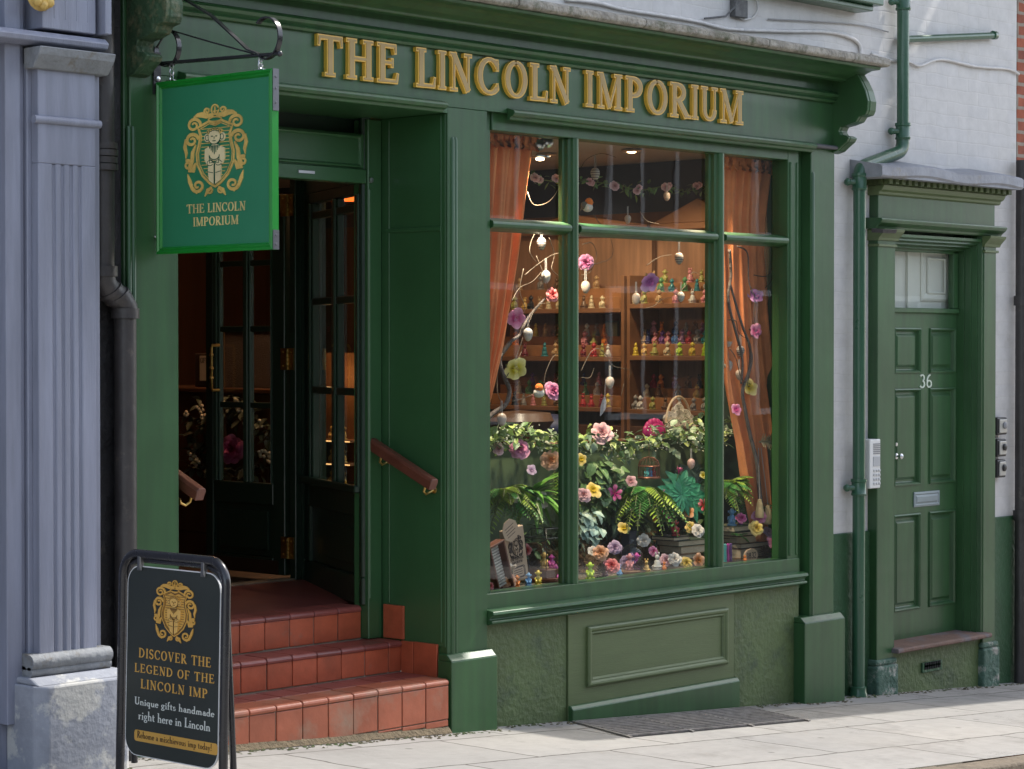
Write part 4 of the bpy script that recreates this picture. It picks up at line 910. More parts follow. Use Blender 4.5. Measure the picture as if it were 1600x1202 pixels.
cable("short loose white cable hanging from the junction box", [(1148, 14), (1160, 30), (1178, 26), (1184, 10), (1180, -6)], .006)
cable("thin dark cable stapled flat along a brick course above the cornice", [(1200, 30), (1262, 33), (1340, 39), (1388, 50)], .004, m=pm("grey cable", (.35, .34, .33), .7))
p = at(1153, 15, .11); M = MB(); M.box(p.x - .06, p.x + .05, .08, .12, p.z - .045, p.z + .05); M.tube([(p.x - .03, .08, p.z + .03), (p.x - .12, .10, p.z - .05), (p.x - .3, .105, p.z - .08)], .006, 6)
tag(M.build("junction_box", pm("dirty grey box", (.12, .12, .12), .7, var=.4, vs=30), bevel=.006), "small dirty grey junction box with wires high on the white wall", "junction box")

# intercom
ip = thing("intercom", "white door intercom panel with a keypad beside the green pipe", "intercom", tuple(at(1366, 764, .05)))
a, c = at(1359, 764, .04), at(1376, 686, .04)
M = MB(); M.box(a.x, c.x, .04, .125, a.z + .0, c.z + .0); M.build("housing", WHITEO, ip, bevel=.006, seg=2)
M = MB()
for k in range(6): z = c.z - .03 - k * .011; M.box(a.x + .035, c.x - .008, .0365, .041, z, z + .005)
M.build("speaker_grille", GREYP, ip)
M = MB(); M.box(a.x + .035, c.x - .012, .036, .041, c.z - .155, c.z - .10); M.build("name_plate", pm("pale grey label", (.42, .43, .44), .3), ip)
for r_ in range(4):
    for k in range(3):
        M = MB(); M.box(a.x + .036 + k * .026, a.x + .052 + k * .026, .034, .041, a.z + .02 + r_ * .025, a.z + .034 + r_ * .025); M.build("key", pm("keypad button", (.5, .5, .5), .3), ip, bevel=.002)
# three key safes
for i, (y0, y1, lab) in enumerate(((652, 680, "topmost of three key safes on the wall right of door 36, with a round dial"), (686, 714, "middle one of three black and silver key safes right of door 36"), (718, 747, "lowest of three black and silver key safes right of door 36"))):
    a, c = at(1561, y1, .06), at(1575 - i, y0, .06)
    k = thing("key_safe", lab, "key safe", (a.x, .09, a.z), "key safes beside door 36")
    M = MB(); M.box(a.x - .012, c.x + .002, .066, .12, a.z, c.z); M.build("body", BLKPL, k, bevel=.008, seg=2)
    M = MB(); M.box(a.x + .01, c.x - .008, .058, .067, a.z + .012, c.z - .012); M.build("face_plate", pm("silver grey plastic", (.42, .41, .38), .35, metal=.3), k, bevel=.006, seg=2)
    M = MB(); M.lathe([(.022, 0), (.022, .008), (.016, .012), (0, .012)], ((a.x + c.x) / 2 + .01, .058, c.z - .05), 12, ax=(0, -1, 0)); M.build("dial", GREYP if i == 0 else BLKPL, k, smooth=True)

# dirt, moss and grit gathered where the walls meet the pavement
M = MB()
for i in range(900):
    x = rnd.uniform(-2.5, 5.3); y = (-.05 if x < 0 else (.02 if .29 < x < 2.75 else (-.05 if x < 3.15 else .05))) - abs(rnd.gauss(0, .035)) - (.19 if x < -2.0 else 0)
    if -1.6 < x < 0: y -= .02
    r = rnd.uniform(.004, .013); z = gz(x); b = len(M.v)
    M.v += [(x + r * rnd.uniform(.6, 1.4) * math.cos(k * 1.57 + .3), y + r * rnd.uniform(.6, 1.2) * math.sin(k * 1.57 + .3), z + .0015) for k in range(4)] + [(x, y, z + r * rnd.uniform(.3, .9))]
    for k in range(4): M.face([b + k, b + (k + 1) % 4, b + 4])
o_ = M.build("grit", pm("dirt and moss", (.10, .085, .055), .95, island=.5, alt=(.06, .085, .03), altlo=.45, althi=.6, alts=3)); tag(o_, "line of dirt, moss and grit along the foot of the walls", "dirt"); o_["kind"] = "stuff"
# cellar grating in the pavement
gr_ = thing("cellar_grating", "black iron bar grating set into the pavement under the display window", "grating", (1.4, -.3, -.08))
def gpt(f, g): # f along, g outwards
    x = (.86 - .22 * g) + f * 1.40; y = -.03 - .53 * g; return x, y
M = MB(); q = [gpt(0, 0), gpt(1, 0), gpt(1, 1), gpt(0, 1)]; M.quad([(x, y, gz(x) + .0022) for x, y in q]); M.build("pit_shade", pm("pit dark", (.012, .011, .012), .9), gr_)  # flat dark sheet painted as the shade down in the pit
IRONR = pm("rusty iron bar", (.26, .24, .225), .55, metal=.4, var=.4, vs=20)
for k in range(12):
    g0 = k / 12; g1 = g0 + .036; M = MB()
    for i in range(4):
        A, B_, C_, D_ = gpt(i / 4, g0), gpt((i + 1) / 4, g0), gpt((i + 1) / 4, g1), gpt(i / 4, g1)
        b = len(M.v); M.v += [(x, y, gz(x) + h) for h in (.003, .010) for x, y in (A, B_, C_, D_)]
        for f in ((4, 5, 6, 7), (0, 1, 5, 4), (2, 3, 7, 6), (1, 2, 6, 5), (3, 0, 4, 7)): M.face([b + j for j in f])
    M.build("bar", IRONR, gr_)
M = MB()
for f0 in (-.015, .32, .66, 1.0):
    A, B_, C_, D_ = gpt(f0, -.02), gpt(f0 + .015, -.02), gpt(f0 + .015, 1.03), gpt(f0, 1.03)
    b = len(M.v); M.v += [(x, y, gz(x) + h) for h in (.0028, .0085) for x, y in (A, B_, C_, D_)]
    for f in ((4, 5, 6, 7), (0, 1, 5, 4), (2, 3, 7, 6), (1, 2, 6, 5), (3, 0, 4, 7)): M.face([b + j for j in f])
M.build("cross_bar", IRONR, gr_)

# ------------------------------------------------------------------ hanging sign and its bracket
XS = -1.69
br = thing("sign_bracket", "black wrought iron scroll bracket holding the hanging sign", "bracket", (XS, 0, 2.9))
def strap(pts, w=.022, t=.006, m=IRON, name="strap"):
    P = [Vector((XS, y, z)) for y, z in pts]; M = MB(); k = len(P); b = 0
    for i in range(k):
        d = (P[min(i + 1, k - 1)] - P[max(i - 1, 0)]).normalized(); nn = X_.cross(d)
        for a, c in ((-1, -1), (1, -1), (1, 1), (-1, 1)): M.v.append(tuple(P[i] + X_ * (a * w / 2) + nn * (c * t / 2)))
    for i in range(k - 1):
        for a in range(4): c = (a + 1) % 4; M.face([4 * i + a, 4 * i + c, 4 * i + 4 + c, 4 * i + 4 + a])
    M.face([0, 1, 2, 3]); M.face([4 * k - 4 + a for a in range(4)])
    return M.build(name, m, br, smooth=True)
def yz(px, py): v = atx(px, py, XS); return (v.y, v.z)
def crc(px, py, r, a0, a1, n=22, grow=0):
    c = yz(px, py); return [(c[0] - (r + grow * i / n) * math.cos(math.radians(a0 + (a1 - a0) * i / n)), c[1] + (r + grow * i / n) * math.sin(math.radians(a0 + (a1 - a0) * i / n))) for i in range(n + 1)]
A, B_ = yz(236, 101), yz(436, 85)
M = MB(); M.tube([(XS, .0, A[1]), (XS, B_[0], B_[1] + .002)], .008, 10); M.ball((XS, B_[0] - .004, B_[1] + .002), .012, 8); M.build("bar", IRON, br, smooth=True)
strap(crc(262, 76, .072, 140, -190))
strap([(0.0, 3.13), yz(287, -2), yz(330, 24), yz(365, 56), yz(388, 78)] + [yz(402, 83)] + crc(416, 58, .085, -100, 130, 20, -.012))
strap([yz(232, 96), yz(262, 46), yz(330, 66), yz(396, 84)], .006, .006, name="brace")
M = MB(); M.box(XS - .018, XS + .018, -.008, .001, 2.80, 2.97); M.build("wall_plate", IRON, br)
M = MB(); p = yz(234, 125); M.lathe([(.012, 0), (.010, .008), (0, .01)], (XS - .0, -.008, p[1]), 8, ax=(0, -1, 0)); M.build("bolt", CHROME, br)
sg = thing("hanging_sign", "green and gold double sided hanging sign of THE LINCOLN IMPORIUM", "sign", (XS, -.38, 2.15))
y0, y1, z0, z1 = -.018, -.720, 2.155, 2.846
def sq(y, z, x): return (x, y, z)
M = MB(); pr = [(0, XS), (0, XS - .016), (.008, XS - .019), (.015, XS - .013), (.021, XS - .015), (.028, XS - .006)]
for sgn in (1, -1):
    b = len(M.v)
    for o, x in pr:
        xx = x if sgn == 1 else 2 * XS - x
        M.v += [(xx, y0 - o, z0 + o), (xx, y1 + o, z0 + o), (xx, y1 + o, z1 - o), (xx, y0 - o, z1 - o)]
    for k in range(len(pr) - 1):
        for i in range(4): j = (i + 1) % 4; M.face([b + 4 * k + i, b + 4 * k + j, b + 4 * k + 4 + j, b + 4 * k + 4 + i])
M.build("frame", SIGNF, sg)
M = MB(); M.box(XS - .006, XS + .006, y1 + .024, y0 - .024, z0 + .024, z1 - .024); M.build("panel", SIGNG, sg)
so_ = Vector((XS - .0062, y0, z0)); SU, SV, SN = Vector((0, -1, 0)), Z_, Vector((-1, 0, 0))
def onsign(px, py): v = atx(px, py, XS - .0062); return (-(v.y - y0), v.z - z0)
a, c = onsign(287, 262), onsign(388, 262); t_, b_ = onsign(338, 161)[1], onsign(338, 307)[1]
o = so_ + SU * ((a[0] + c[0]) / 2) + SV * ((t_ + b_) / 2)
M = MB(); put_crest(M, o, SU, SV, SN, c[0] - a[0], t_ - b_); M.build("crest", [GOLDP, GOLDL, pm("dark green line", (.015, .09, .05), .5)], sg)
for s_, xa_, xb_, yb_, yt_ in (("THE LINCOLN", 292, 384, 335, 319), ("IMPORIUM", 302, 373, 355, 339)):
    a, c = onsign(xa_, yb_ - 1), onsign(xb_, yb_ - 3); h = onsign(338, yt_)[1] - onsign(338, yb_ - 2)[1]
    M = MB(); put_text(M, s_, so_ + SU * a[0] + SV * a[1], SU, SV, SN, c[0] - a[0], h, .0015, track=.04); M.build("lettering", [pm("gold foil lettering", (.66, .50, .20), .4, var=.3, vs=9)], sg)
M = MB(); M.box(XS - .015, XS + .015, y1 - .004, y1 - .001, z1 - .16, z1); M.box(XS - .015, XS + .015, y1 - .004, y1 - .001, z0, z0 + .075)
for z in (z1 - .03, z1 - .075, z1 - .13, z0 + .02, z0 + .055): M.lathe([(.006, 0), (.004, .003), (0, .003)], (XS, y1 - .004, z), 8, ax=(0, -1, 0))
M.build("corner_plate", pm("dark steel plate", (.16, .16, .17), .35, metal=.8), sg)
for px in (268, 407):
    v = atx(px, 100, XS); zt2 = (A[1] if px < 300 else B_[1] + .002)
    M = MB()
    for k in range(3):
        zc = zt2 - .005 - k * (zt2 - z1) / 3 * .9; ring = [(XS + (.010 * math.cos(q) if k % 2 else 0), v.y + (0 if k % 2 else .010 * math.cos(q)), zc - .012 + .014 * math.sin(q)) for q in [i * math.pi / 5 for i in range(11)]]
        M.tube(ring, .0028, 6, caps=False)
    M.box(XS - .01, XS + .01, v.y - .025, v.y + .025, z1 + .0005, z1 + .004); M.build("hook", CHROME, sg, smooth=True)
v = atx(238, 372, XS); M = MB(); M.tube([(XS, y0 + .002, v.z), (XS - .01, y0 + .014, v.z + .004), (XS, .0, v.z)], .004, 6); M.ball((XS, -.01, v.z), .011, 8); M.build("tether", CHROME, sg, smooth=True)

# ------------------------------------------------------------------ A board
ab = thing("a_board", "black A board with gold crest reading DISCOVER THE LEGEND OF THE LINCOLN IMP", "sign", (-2.1, -.6, .14))
B0 = Vector((-2.15, 0, .15)); BU = Vector((0, -1, 0)); BV = Vector((.02, 0, .80)).normalized(); BN = BU.cross(BV); BN = BN if BN.x < 0 else -BN
def bd(px, py): r = ray(px, py); p = CPOS + r * ((B0 - CPOS).dot(BN) / r.dot(BN)) - B0; return (p.dot(BU), p.dot(BV))
def zz6(a, c): return bd(180 + a / 3.414, 850 + c / 3.414)
ul = (zz6(62, 140)[0] + zz6(12, 900)[0]) / 2; ur = (zz6(610, 250)[0] + zz6(560, 1100)[0]) / 2; vt = (zz6(170, 50)[1] + zz6(480, 92)[1]) / 2
def B3(u, v, n=0): return B0 + BU * u + BV * v + BN * n
R_ = .085; P = [B3(ul, -.05)]
for k in range(9): an = math.pi * (1 - k / 16); P.append(B3(ul + R_ + R_ * math.cos(an), vt - R_ + R_ * math.sin(an)))
for k in range(9): an = math.pi * (.5 - k / 16); P.append(B3(ur - R_ + R_ * math.cos(an), vt - R_ + R_ * math.sin(an)))
P.append(B3(ur, -.05))
M = MB(); M.tube(P, .017, 12); M.build("tube_frame", TUBE, ab, smooth=True)
top = B3(0, vt - .03); mv = Vector((.30, 0, -1)).normalized()
P2 = [Vector((top.x + .014 + .045 * d_, -u_, top.z + .02 - d_)) for u_, d_ in ((ul, .80), (ul, .10), (ul + .03, .03), (ul + .09, .012), (ur - .12, .012), (ur - .055, .035), (ur - .025, .11), (ur - .02, .80))]
M = MB(); M.tube(P2, .013, 10); M.build("rear_frame", TUBE, ab, smooth=True)
pl_, pr_ = ul + .032, ur - .026; pt_ = vt - .045; pb_ = (zz6(130, 1138)[1] + zz6(500, 1195)[1]) / 2
def rrect(u0, u1, v0, v1, r, n=7):
    out = []
    for cx, cy, a0 in ((u1 - r, v0 + r, -90), (u1 - r, v1 - r, 0), (u0 + r, v1 - r, 90), (u0 + r, v0 + r, 180)):
        out += [(cx + r * math.cos(math.radians(a0 + 90 * k / n)), cy + r * math.sin(math.radians(a0 + 90 * k / n))) for k in range(n + 1)]
    return out
M = MB(); M.poly(rrect(pl_, pr_, pb_, pt_, .07), B0, BU, BV, BN, -.004, .003); M.build("panel_edge", WHITEED, ab)
M = MB(); M.poly(rrect(pl_ + .004, pr_ - .004, pb_ + .004, pt_ - .004, .066), B0, BU, BV, BN, .003, .0038); M.build("panel", BOARDK, ab)
PO = B3(0, 0, .0038)
a, c, t_, b_ = zz6(208, 360), zz6(440, 385), zz6(325, 190), zz6(320, 527)
M = MB(); put_crest(M, PO + BU * ((a[0] + c[0]) / 2) + BV * ((t_[1] + b_[1]) / 2), BU, BV, BN, c[0] - a[0], t_[1] - b_[1], fill=True); M.build("crest", [GOLDB, pm("amber print light", (.75, .45, .12), .5), pm("brown print line", (.17, .09, .025), .5)], ab)
for s_, l, r, tp, mm, nm_ in (("DISCOVER THE", (130, 600), (515, 663), (130, 550), GOLDB, 1), ("LEGEND OF THE", (108, 677), (533, 748), (112, 632), GOLDB, 1), ("LINCOLN IMP", (140, 766), (497, 827), (143, 718), GOLDB, 1),
                         ("Unique gifts handmade", (108, 850), (533, 928), (108, 810), WHITEP, 0), ("right here in Lincoln", (128, 934), (512, 1000), (130, 885), WHITEP, 0)):
    a, c, t_ = zz6(*l), zz6(*r), zz6(*tp)
    sl_ = Vector((c[0] - a[0], 0)); vv = (a[1] + c[1]) / 2
    M = MB(); put_text(M, s_, PO + BU * a[0] + BV * vv, BU, BV, BN, c[0] - a[0], abs(t_[1] - a[1]), .0008, track=.10 if nm_ else .03, bold=1.05); M.build("lettering", mm, ab)
a, c = zz6(107, 1010), zz6(523, 1090); vv0 = zz6(110, 1048)[1]; vv1 = zz6(110, 988)[1]
M = MB(); M.poly(rrect(a[0], pr_ - .002, vv0, vv1, .012, 4), PO, BU, BV, BN, 0, .0006); M.build("amber_band", GOLDB, ab)
a, c = zz6(122, 1040), zz6(520, 1112)
M = MB(); put_text(M, "Rehome a mischievous imp today!", PO + BU * a[0] + BV * (vv0 + .013), BU, BV, BN, c[0] - a[0], (vv1 - vv0) * .62, .0014, track=.03); M.build("lettering", pm("dark brown print", (.05, .025, .01), .5), ab)
for u_ in (ul + .10, ur - .13):
    M = MB(); M.obox(B3(u_, vt - .055, -.006), BU, BV, BN, .018, .06, .020); M.obox(B3(u_ - .004, vt - .062, .004), BU, BV, BN, .026, .024, .008); M.build("hanger", CHROME if 0 else pm("dull steel clip", (.2, .2, .2), .3, metal=.8), ab, bevel=.002)

# ------------------------------------------------------------------ across the street (seen mirrored in the glass)
oh = thing("opposite_house", "pale rendered house across the street, seen only mirrored in the glass", "building", (8, -12, -.5))
M = MB(); M.box(-12, 26, -13, -12, -2, 5.2); M.build("wall", pm("pale stucco", (.15, .14, .12), .8, var=.15, vs=2), oh)
for i in range(11):
    x = -10 + i * 3.2
    M = MB(); M.box(x, x + 1.3, -11.99, -11.95, .9, 2.5); M.box(x, x + 1.3, -11.99, -11.95, 3.4, 4.7); M.build("window", pm("dark reflected window", (.03, .035, .04), .1), oh)
    M = MB()
    for z_, z2 in ((.9, 2.5), (3.4, 4.7)):
        M.box(x - .07, x, -12, -11.93, z_ - .08, z2 + .08); M.box(x + 1.3, x + 1.37, -12, -11.93, z_ - .08, z2 + .08); M.box(x, x + 1.3, -12, -11.93, z2, z2 + .08); M.box(x, x + 1.3, -12, -11.93, z_ - .08, z_); M.box(x + .62, x + .68, -11.96, -11.94, z_, z2)
    M.build("window_frame", WHITEED, oh)

# ================================================================== INSIDE THE SHOP
rm = thing("shop_interior", "dim wood lined shop room behind the window and doorway", "room", (1, 3, .58))
M = MB(); M.box(-1.6, 5.1, 1.43, 5.15, .50, .58); M.build("floor", pm("dark floorboards", (.06, .035, .02), .5, var=.3), rm)
M = MB(); M.box(-1.57, 5.1, .27, 5.15, 2.90, 2.93); M.build("ceiling", CREAMC, rm)
M = MB(); M.box(3.30, 3.34, .30, 5.15, 2.60, 2.90); M.build("navy_frieze", NAVY, rm)
M = MB(); M.box(3.30, 3.34, .30, 5.15, .58, 2.599); M.build("side_wall", DARKW, rm)
M = MB(); M.box(-1.57, 3.30, 5.0, 5.15, .58, 2.90); M.build("back_wall", DARKW, rm)

def fz(py, x=3.0): return atx(1000, py, x).z
def fy(px, x=3.0): return atx(px, 540, x).y
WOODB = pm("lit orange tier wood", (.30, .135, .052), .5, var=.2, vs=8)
BACKW = pm("brown board wood", (.27, .14, .075), .55, var=.25, vs=5, stretch=(1, 6, .4))
shelf_py = {'R': (475, 556, 640), 'L': (481, 558, 638)}
def bookcase(key, ya, yb, label):
    b = thing("bookcase", label, "bookcase", (3.1, (ya + yb) / 2, .58))
    M = MB(); M.box(3.262, 3.298, ya, yb, .6, 2.50); M.build("back_panel", BACKW, b)
    for y in (ya, yb):
        M = MB(); M.box(2.985, 3.262, y - .012, y + .012, .6, fz(430)); M.build("side_panel", SHELFW, b, bevel=.002)
    for py in shelf_py[key]:
        z = fz(py)
        M = MB(); M.box(2.98, 3.262, ya + .012, yb - .012, z - .028, z); M.build("shelf", SHELFW, b, bevel=.003)
        for x, dz in ((3.065, .070), (3.15, .125)):
            M = MB(); M.box(x, 3.262 if dz > .1 else 3.15, ya + (.05 if dz > .1 else .02), yb - .03, z + .0005, z + dz); M.build("tier_step", WOODB, b, bevel=.002)
    M = MB(); M.box(2.985, 3.262, ya + .012, yb - .012, .6, fz(640) - .10); M.build("base_cupboard", DARKW, b, bevel=.003)
    M = MB(); M.box(3.2, 3.262, ya - .01, yb + .01, 2.48, 2.52); M.prism([(ya, 2.52), (yb, 2.52), ((ya + yb) / 2, 2.60 + (.06 if key == 'R' else .0))], 3.2, 3.255); M.build("crown_board", SHELFW, b, bevel=.004)
    return b
yR0, yR1, yL0, yL1 = .70, fy(984), fy(975), 2.62
bookcase('R', yR0, yR1, "warm wood bookcase of tiered shelves seen in the middle pane, right of the two")
bookcase('L', yL0, yL1, "warm wood bookcase of tiered shelves seen in the left pane, behind the branch")
M = MB(); p = atx(957, 545, 3.25)
M.box(3.235, 3.255, p.y - .05, p.y + .05, fz(578), fz(500)); pf = tag(M.build("framed_notice", pm("faded green card", (.20, .22, .14), .6, var=.2, vs=30), bevel=.003), "narrow framed notice hanging on the boards left of the orange bookcase", "notice")

# figurines ----------------------------------------------------------
def fig_mesh(kind):
    M = MB()
    M.lathe([(.26, 0), (.28, .03), (.27, .10), (.22, .12)], n=10)
    if kind == 0:                                                    # seated, knees up
        M.lathe([(.20, .10), (.25, .25), (.22, .42), (.14, .58), (.10, .64)], n=10, sx=.95, sy=.85)
        for s in (1, -1):
            M.tube([(.10 * s, -.08, .18), (.12 * s, -.22, .34), (.11 * s, -.24, .12)], [.08, .075, .06], 6)
            M.tube([(.18 * s, 0, .52), (.22 * s, -.10, .38), (.10 * s, -.22, .38)], [.06, .055, .045], 6)
            M.ball((.20 * s, .02, .82), .07, 6, sx=.6)
        M.ball((0, -.02, .80), .17, 10, sz=1.05); M.ball((0, .0, .93), .10, 6, sx=1.1)
    elif kind == 1:                                                  # standing in a gown
        M.lathe([(.24, .10), (.20, .3), (.13, .55), (.16, .62), (.09, .70)], n=10)
        for s in (1, -1): M.tube([(.14 * s, 0, .62), (.19 * s, -.06, .48), (.06 * s, -.16, .45)], [.05, .045, .04], 6)
        M.ball((0, 0, .82), .13, 8, sz=1.1); M.ball((0, .02, .93), .09, 6)
    else:                                                            # cross legged, tall ears
        M.lathe([(.27, .10), (.29, .20), (.18, .38), (.17, .52), (.09, .60)], n=10)
        for s in (1, -1):
            M.tube([(.08 * s, -.05, .2), (.26 * s, -.15, .2), (.05 * s, -.26, .18)], [.08, .07, .06], 6)
            M.ball((.10 * s, .02, .95), .055, 6, sz=1.6)
        M.ball((0, -.01, .74), .15, 8)
    return M.mesh("figurine", pm("figurine cream", (.5, .42, .3), .4, var=.1), True)
FIGS = [fig_mesh(k) for k in range(3)]
CN = {'yellow': (.62, .46, .04), 'cream': (.55, .45, .28), 'tan': (.42, .26, .12), 'olive': (.32, .30, .08), 'pink': (.62, .24, .26), 'teal': (.03, .20, .22), 'green': (.10, .26, .10), 'white': (.62, .60, .55),
      'grey': (.24, .22, .20), 'brown': (.14, .075, .04), 'black': (.02, .018, .02), 'navy': (.025, .03, .11), 'blue': (.05, .15, .38), 'lime': (.42, .58, .03), 'orange': (.66, .20, .03), 'red': (.42, .03, .035),
      'mauve': (.32, .16, .28), 'purple': (.16, .06, .22), 'magenta': (.55, .05, .32), 'gold': (.6, .38, .1), 'sky blue': (.14, .34, .62), 'dark red': (.18, .02, .03), 'turquoise': (.10, .42, .42)}
def cmat(c): return pm("glazed " + c, CN[c], .35, var=.12, vs=30, coat=.2)
def figure(p, h, c, label, group=None, kind=0, rz=None, c_of=None):
    o = D.objects.new("figurine", FIGS[kind]); COL.objects.link(o)
    o.location = p; o.scale = (h, h, h); o.rotation_euler = (0, 0, rz if rz is not None else -math.pi / 2 + rnd.uniform(-.5, .3))
    o.material_slots[0].link = 'OBJECT'; o.material_slots[0].material = cmat(c)
    return tag(o, label, "figurine", group)
ROWS = [
 ('R', 0, 2, [(1017, 'tan'), (1039, 'olive'), (1078, 'pink'), (1096, 'olive')]), ('R', 0, 1, [(1033, 'green'), (1050, 'teal'), (1070, 'green'), (1089, 'teal'), (1104, 'grey')]),
 ('R', 0, 0, [(990, 'cream'), (1007, 'olive'), (1030, 'tan'), (1056, 'pink'), (1082, 'white'), (1101, 'pink')]),
 ('R', 1, 2, [(1014, 'pink'), (1034, 'orange'), (1056, 'navy'), (1072, 'grey'), (1086, 'brown'), (1098, 'mauve')]), ('R', 1, 1, [(1004, 'tan'), (1013, 'navy'), (1024, 'pink'), (1035, 'purple'), (1044, 'pink'), (1055, 'blue'), (1066, 'mauve'), (1077, 'red'), (1090, 'grey'), (1101, 'teal')]),
 ('R', 1, 0, [(989, 'yellow'), (1007, 'gold'), (1023, 'olive'), (1043, 'cream'), (1062, 'lime'), (1082, 'yellow'), (1101, 'lime')]),
 ('R', 2, 2, [(1014, 'red'), (1033, 'orange'), (1055, 'mauve'), (1076, 'brown'), (1093, 'black')]), ('R', 2, 1, [(1011, 'cream'), (1030, 'brown'), (1060, 'grey'), (1089, 'gold')]),
 ('R', 2, 0, [(986, 'grey'), (1001, 'white'), (1020, 'olive'), (1040, 'brown'), (1062, 'white'), (1084, 'grey'), (1101, 'grey')]),
 ('L', 0, 2, [(812, 'tan'), (845, 'grey'), (870, 'brown'), (915, 'grey'), (932, 'tan')]), ('L', 0, 0, [(804, 'olive'), (820, 'gold'), (830, 'black'), (843, 'tan'), (857, 'cream'), (874, 'cream'), (912, 'brown'), (924, 'cream'), (941, 'cream')]),
 ('L', 1, 2, [(837, 'yellow'), (852, 'tan'), (868, 'brown'), (917, 'white'), (932, 'grey'), (944, 'orange')]), ('L', 1, 1, [(806, 'orange'), (872, 'brown'), (914, 'pink'), (928, 'olive'), (945, 'orange')]),
 ('L', 1, 0, [(820, 'dark red'), (851, 'teal'), (868, 'tan'), (912, 'dark red'), (928, 'red'), (941, 'olive'), (950, 'white')]),
 ('L', 2, 2, [(832, 'purple'), (852, 'brown'), (868, 'dark red'), (912, 'navy'), (936, 'pink')]), ('L', 2, 1, [(811, 'cream'), (827, 'green'), (845, 'green'), (864, 'olive'), (915, 'green'), (933, 'white')]),
 ('L', 2, 0, [(804, 'black'), (818, 'grey'), (833, 'pink'), (850, 'olive'), (871, 'brown'), (911, 'red'), (924, 'red'), (940, 'dark red'), (950, 'yellow')])]
ORD = ["first", "second", "third", "fourth", "fifth", "sixth", "seventh", "eighth", "ninth", "tenth", "eleventh"]
for key, sh_, tier, lst in ROWS:
    x = (3.02, 3.105, 3.19)[tier]; z = fz(shelf_py[key][sh_]) + (.0005, .0705, .1255)[tier]
    side = "right" if key == 'R' else "left"
    for i, (px, c) in enumerate(lst):
        y = fy(px, x)
        if key == 'R': y = max(yR0 + .06, min(y, yR1 - .03))
        else: y = max(yL0 + .03, min(y, yL1 - .03))
        figure((x, y, z), rnd.uniform(.072, .086), c, f"{c} figurine, {ORD[i]} from left on the {('front', 'middle', 'rear')[tier]} tier of the {side} bookcase's {('top', 'middle', 'bottom')[sh_]} shelf", f"figurines on the {side} bookcase", rnd.choice((0, 0, 0, 1, 2)))

# ceiling spotlights (lit)
def spot(px, py, y, label, aim, en):
    p = at(px, py, y); p.z = 2.90
    t = thing("ceiling_spotlight", label, "spotlight", tuple(p), "ceiling spotlights in the shop window")
    M = MB(); M.lathe([(.03, 0), (.055, -.004), (.062, -.012), (.045, -.02), (.035, -.012)], p, 16); M.build("rim", CHROME, t, smooth=True)
    M = MB(); M.lathe([(.0, -.012), (.030, -.014), (.022, -.022), (0, -.026)], p, 12); M.build("bulb", pm("warm lamp", (1, .72, .38), emit=9), t, smooth=True)
    l = D.lights.new("spot_lamp", 'SPOT'); l.energy = en; l.color = (1, .78, .52); l.spot_size = math.radians(95 if en < 29 else 84); l.spot_blend = .6; l.shadow_soft_size = .04
    lo = D.objects.new("spot_lamp", l); COL.objects.link(lo); lo.location = p - Vector((0, 0, .05)); lo.rotation_euler = (lo.location - Vector(aim)).to_track_quat('Z', 'Y').to_euler(); attach(lo, t)
spot(987, 250, .95, "chrome ceiling spotlight near the middle of the central top pane", (3.2, 1.1, 1.5), 17)
spot(853, 264, 1.5, "chrome ceiling spotlight above the blossoms in the left top pane", (3.2, 2.1, 1.5), 17)
spot(1104, 250, .24, "chrome ceiling spotlight beside the right hand mullion", (1.95, .40, .6), 62)
p = at(848, 226, .24); cl_ = thing("chrome_lamp", "cluster of chrome ball lamps at the top of the left pane", "lamp", tuple(p))
for dx, dz in ((-.03, -.005), (.032, .012)):
    M = MB(); M.ball(p + Vector((dx, 0, dz)), .034, 14, sz=.9); M.build("chrome_ball", CHROME, cl_, smooth=True)
M = MB(); M.lathe([(.03, 0), (.05, -.004), (.05, -.012), (.02, -.016)], p + Vector((-.02, 0, -.055)), 16); M.tube([p, p + Vector((0, 0, .16))], .008, 6); M.build("fitting", CHROME, cl_, smooth=True)
M = MB(); M.lathe([(0, 0), (.022, .002), (.02, -.012), (0, -.016)], p + Vector((-.02, 0, -.066)), 10); M.build("bulb", MATS["warm lamp"], cl_, smooth=True)
l = D.lights.new("ball_lamp", 'SPOT'); l.energy = 78; l.color = (1, .86, .66); l.spot_size = math.radians(108); l.spot_blend = .8; l.shadow_soft_size = .05
lo = D.objects.new("ball_lamp", l); COL.objects.link(lo); lo.location = p + Vector((-.02, 0, -.10)); lo.rotation_euler = (lo.location - Vector((1.3, .30, .7))).to_track_quat('Z', 'Y').to_euler(); attach(lo, cl_)

# window bed: floor, back partition, copper rail, end panel
wd_ = thing("display_platform", "green painted window display platform with a low back board and copper rail", "display stand", (1.5, .4, .6))
M = MB(); M.box(.30, 2.868, .145, .70, .56, .612); M.build("base_board", pm("dusty display base", (.10, .085, .06), .7, var=.3, vs=12), wd_)
M = MB(); M.box(.45, 2.868, .70, .72, .612, 1.262); M.build("back_board", DISPG, wd_)
M = MB(); M.tube([(.45, .69, 1.272), (2.86, .69, 1.272)], .010, 8); M.build("rail", pm("copper", (.55, .25, .14), .3, metal=.9), wd_, smooth=True)
M = MB(); M.box(2.870, 2.90, .30, .72, .56, 2.90); M.build("end_panel", GREEND, wd_)
M = MB(); M.box(.27, .30, .145, .70, .56, 2.88); M.build("end_panel", GREEND, wd_)

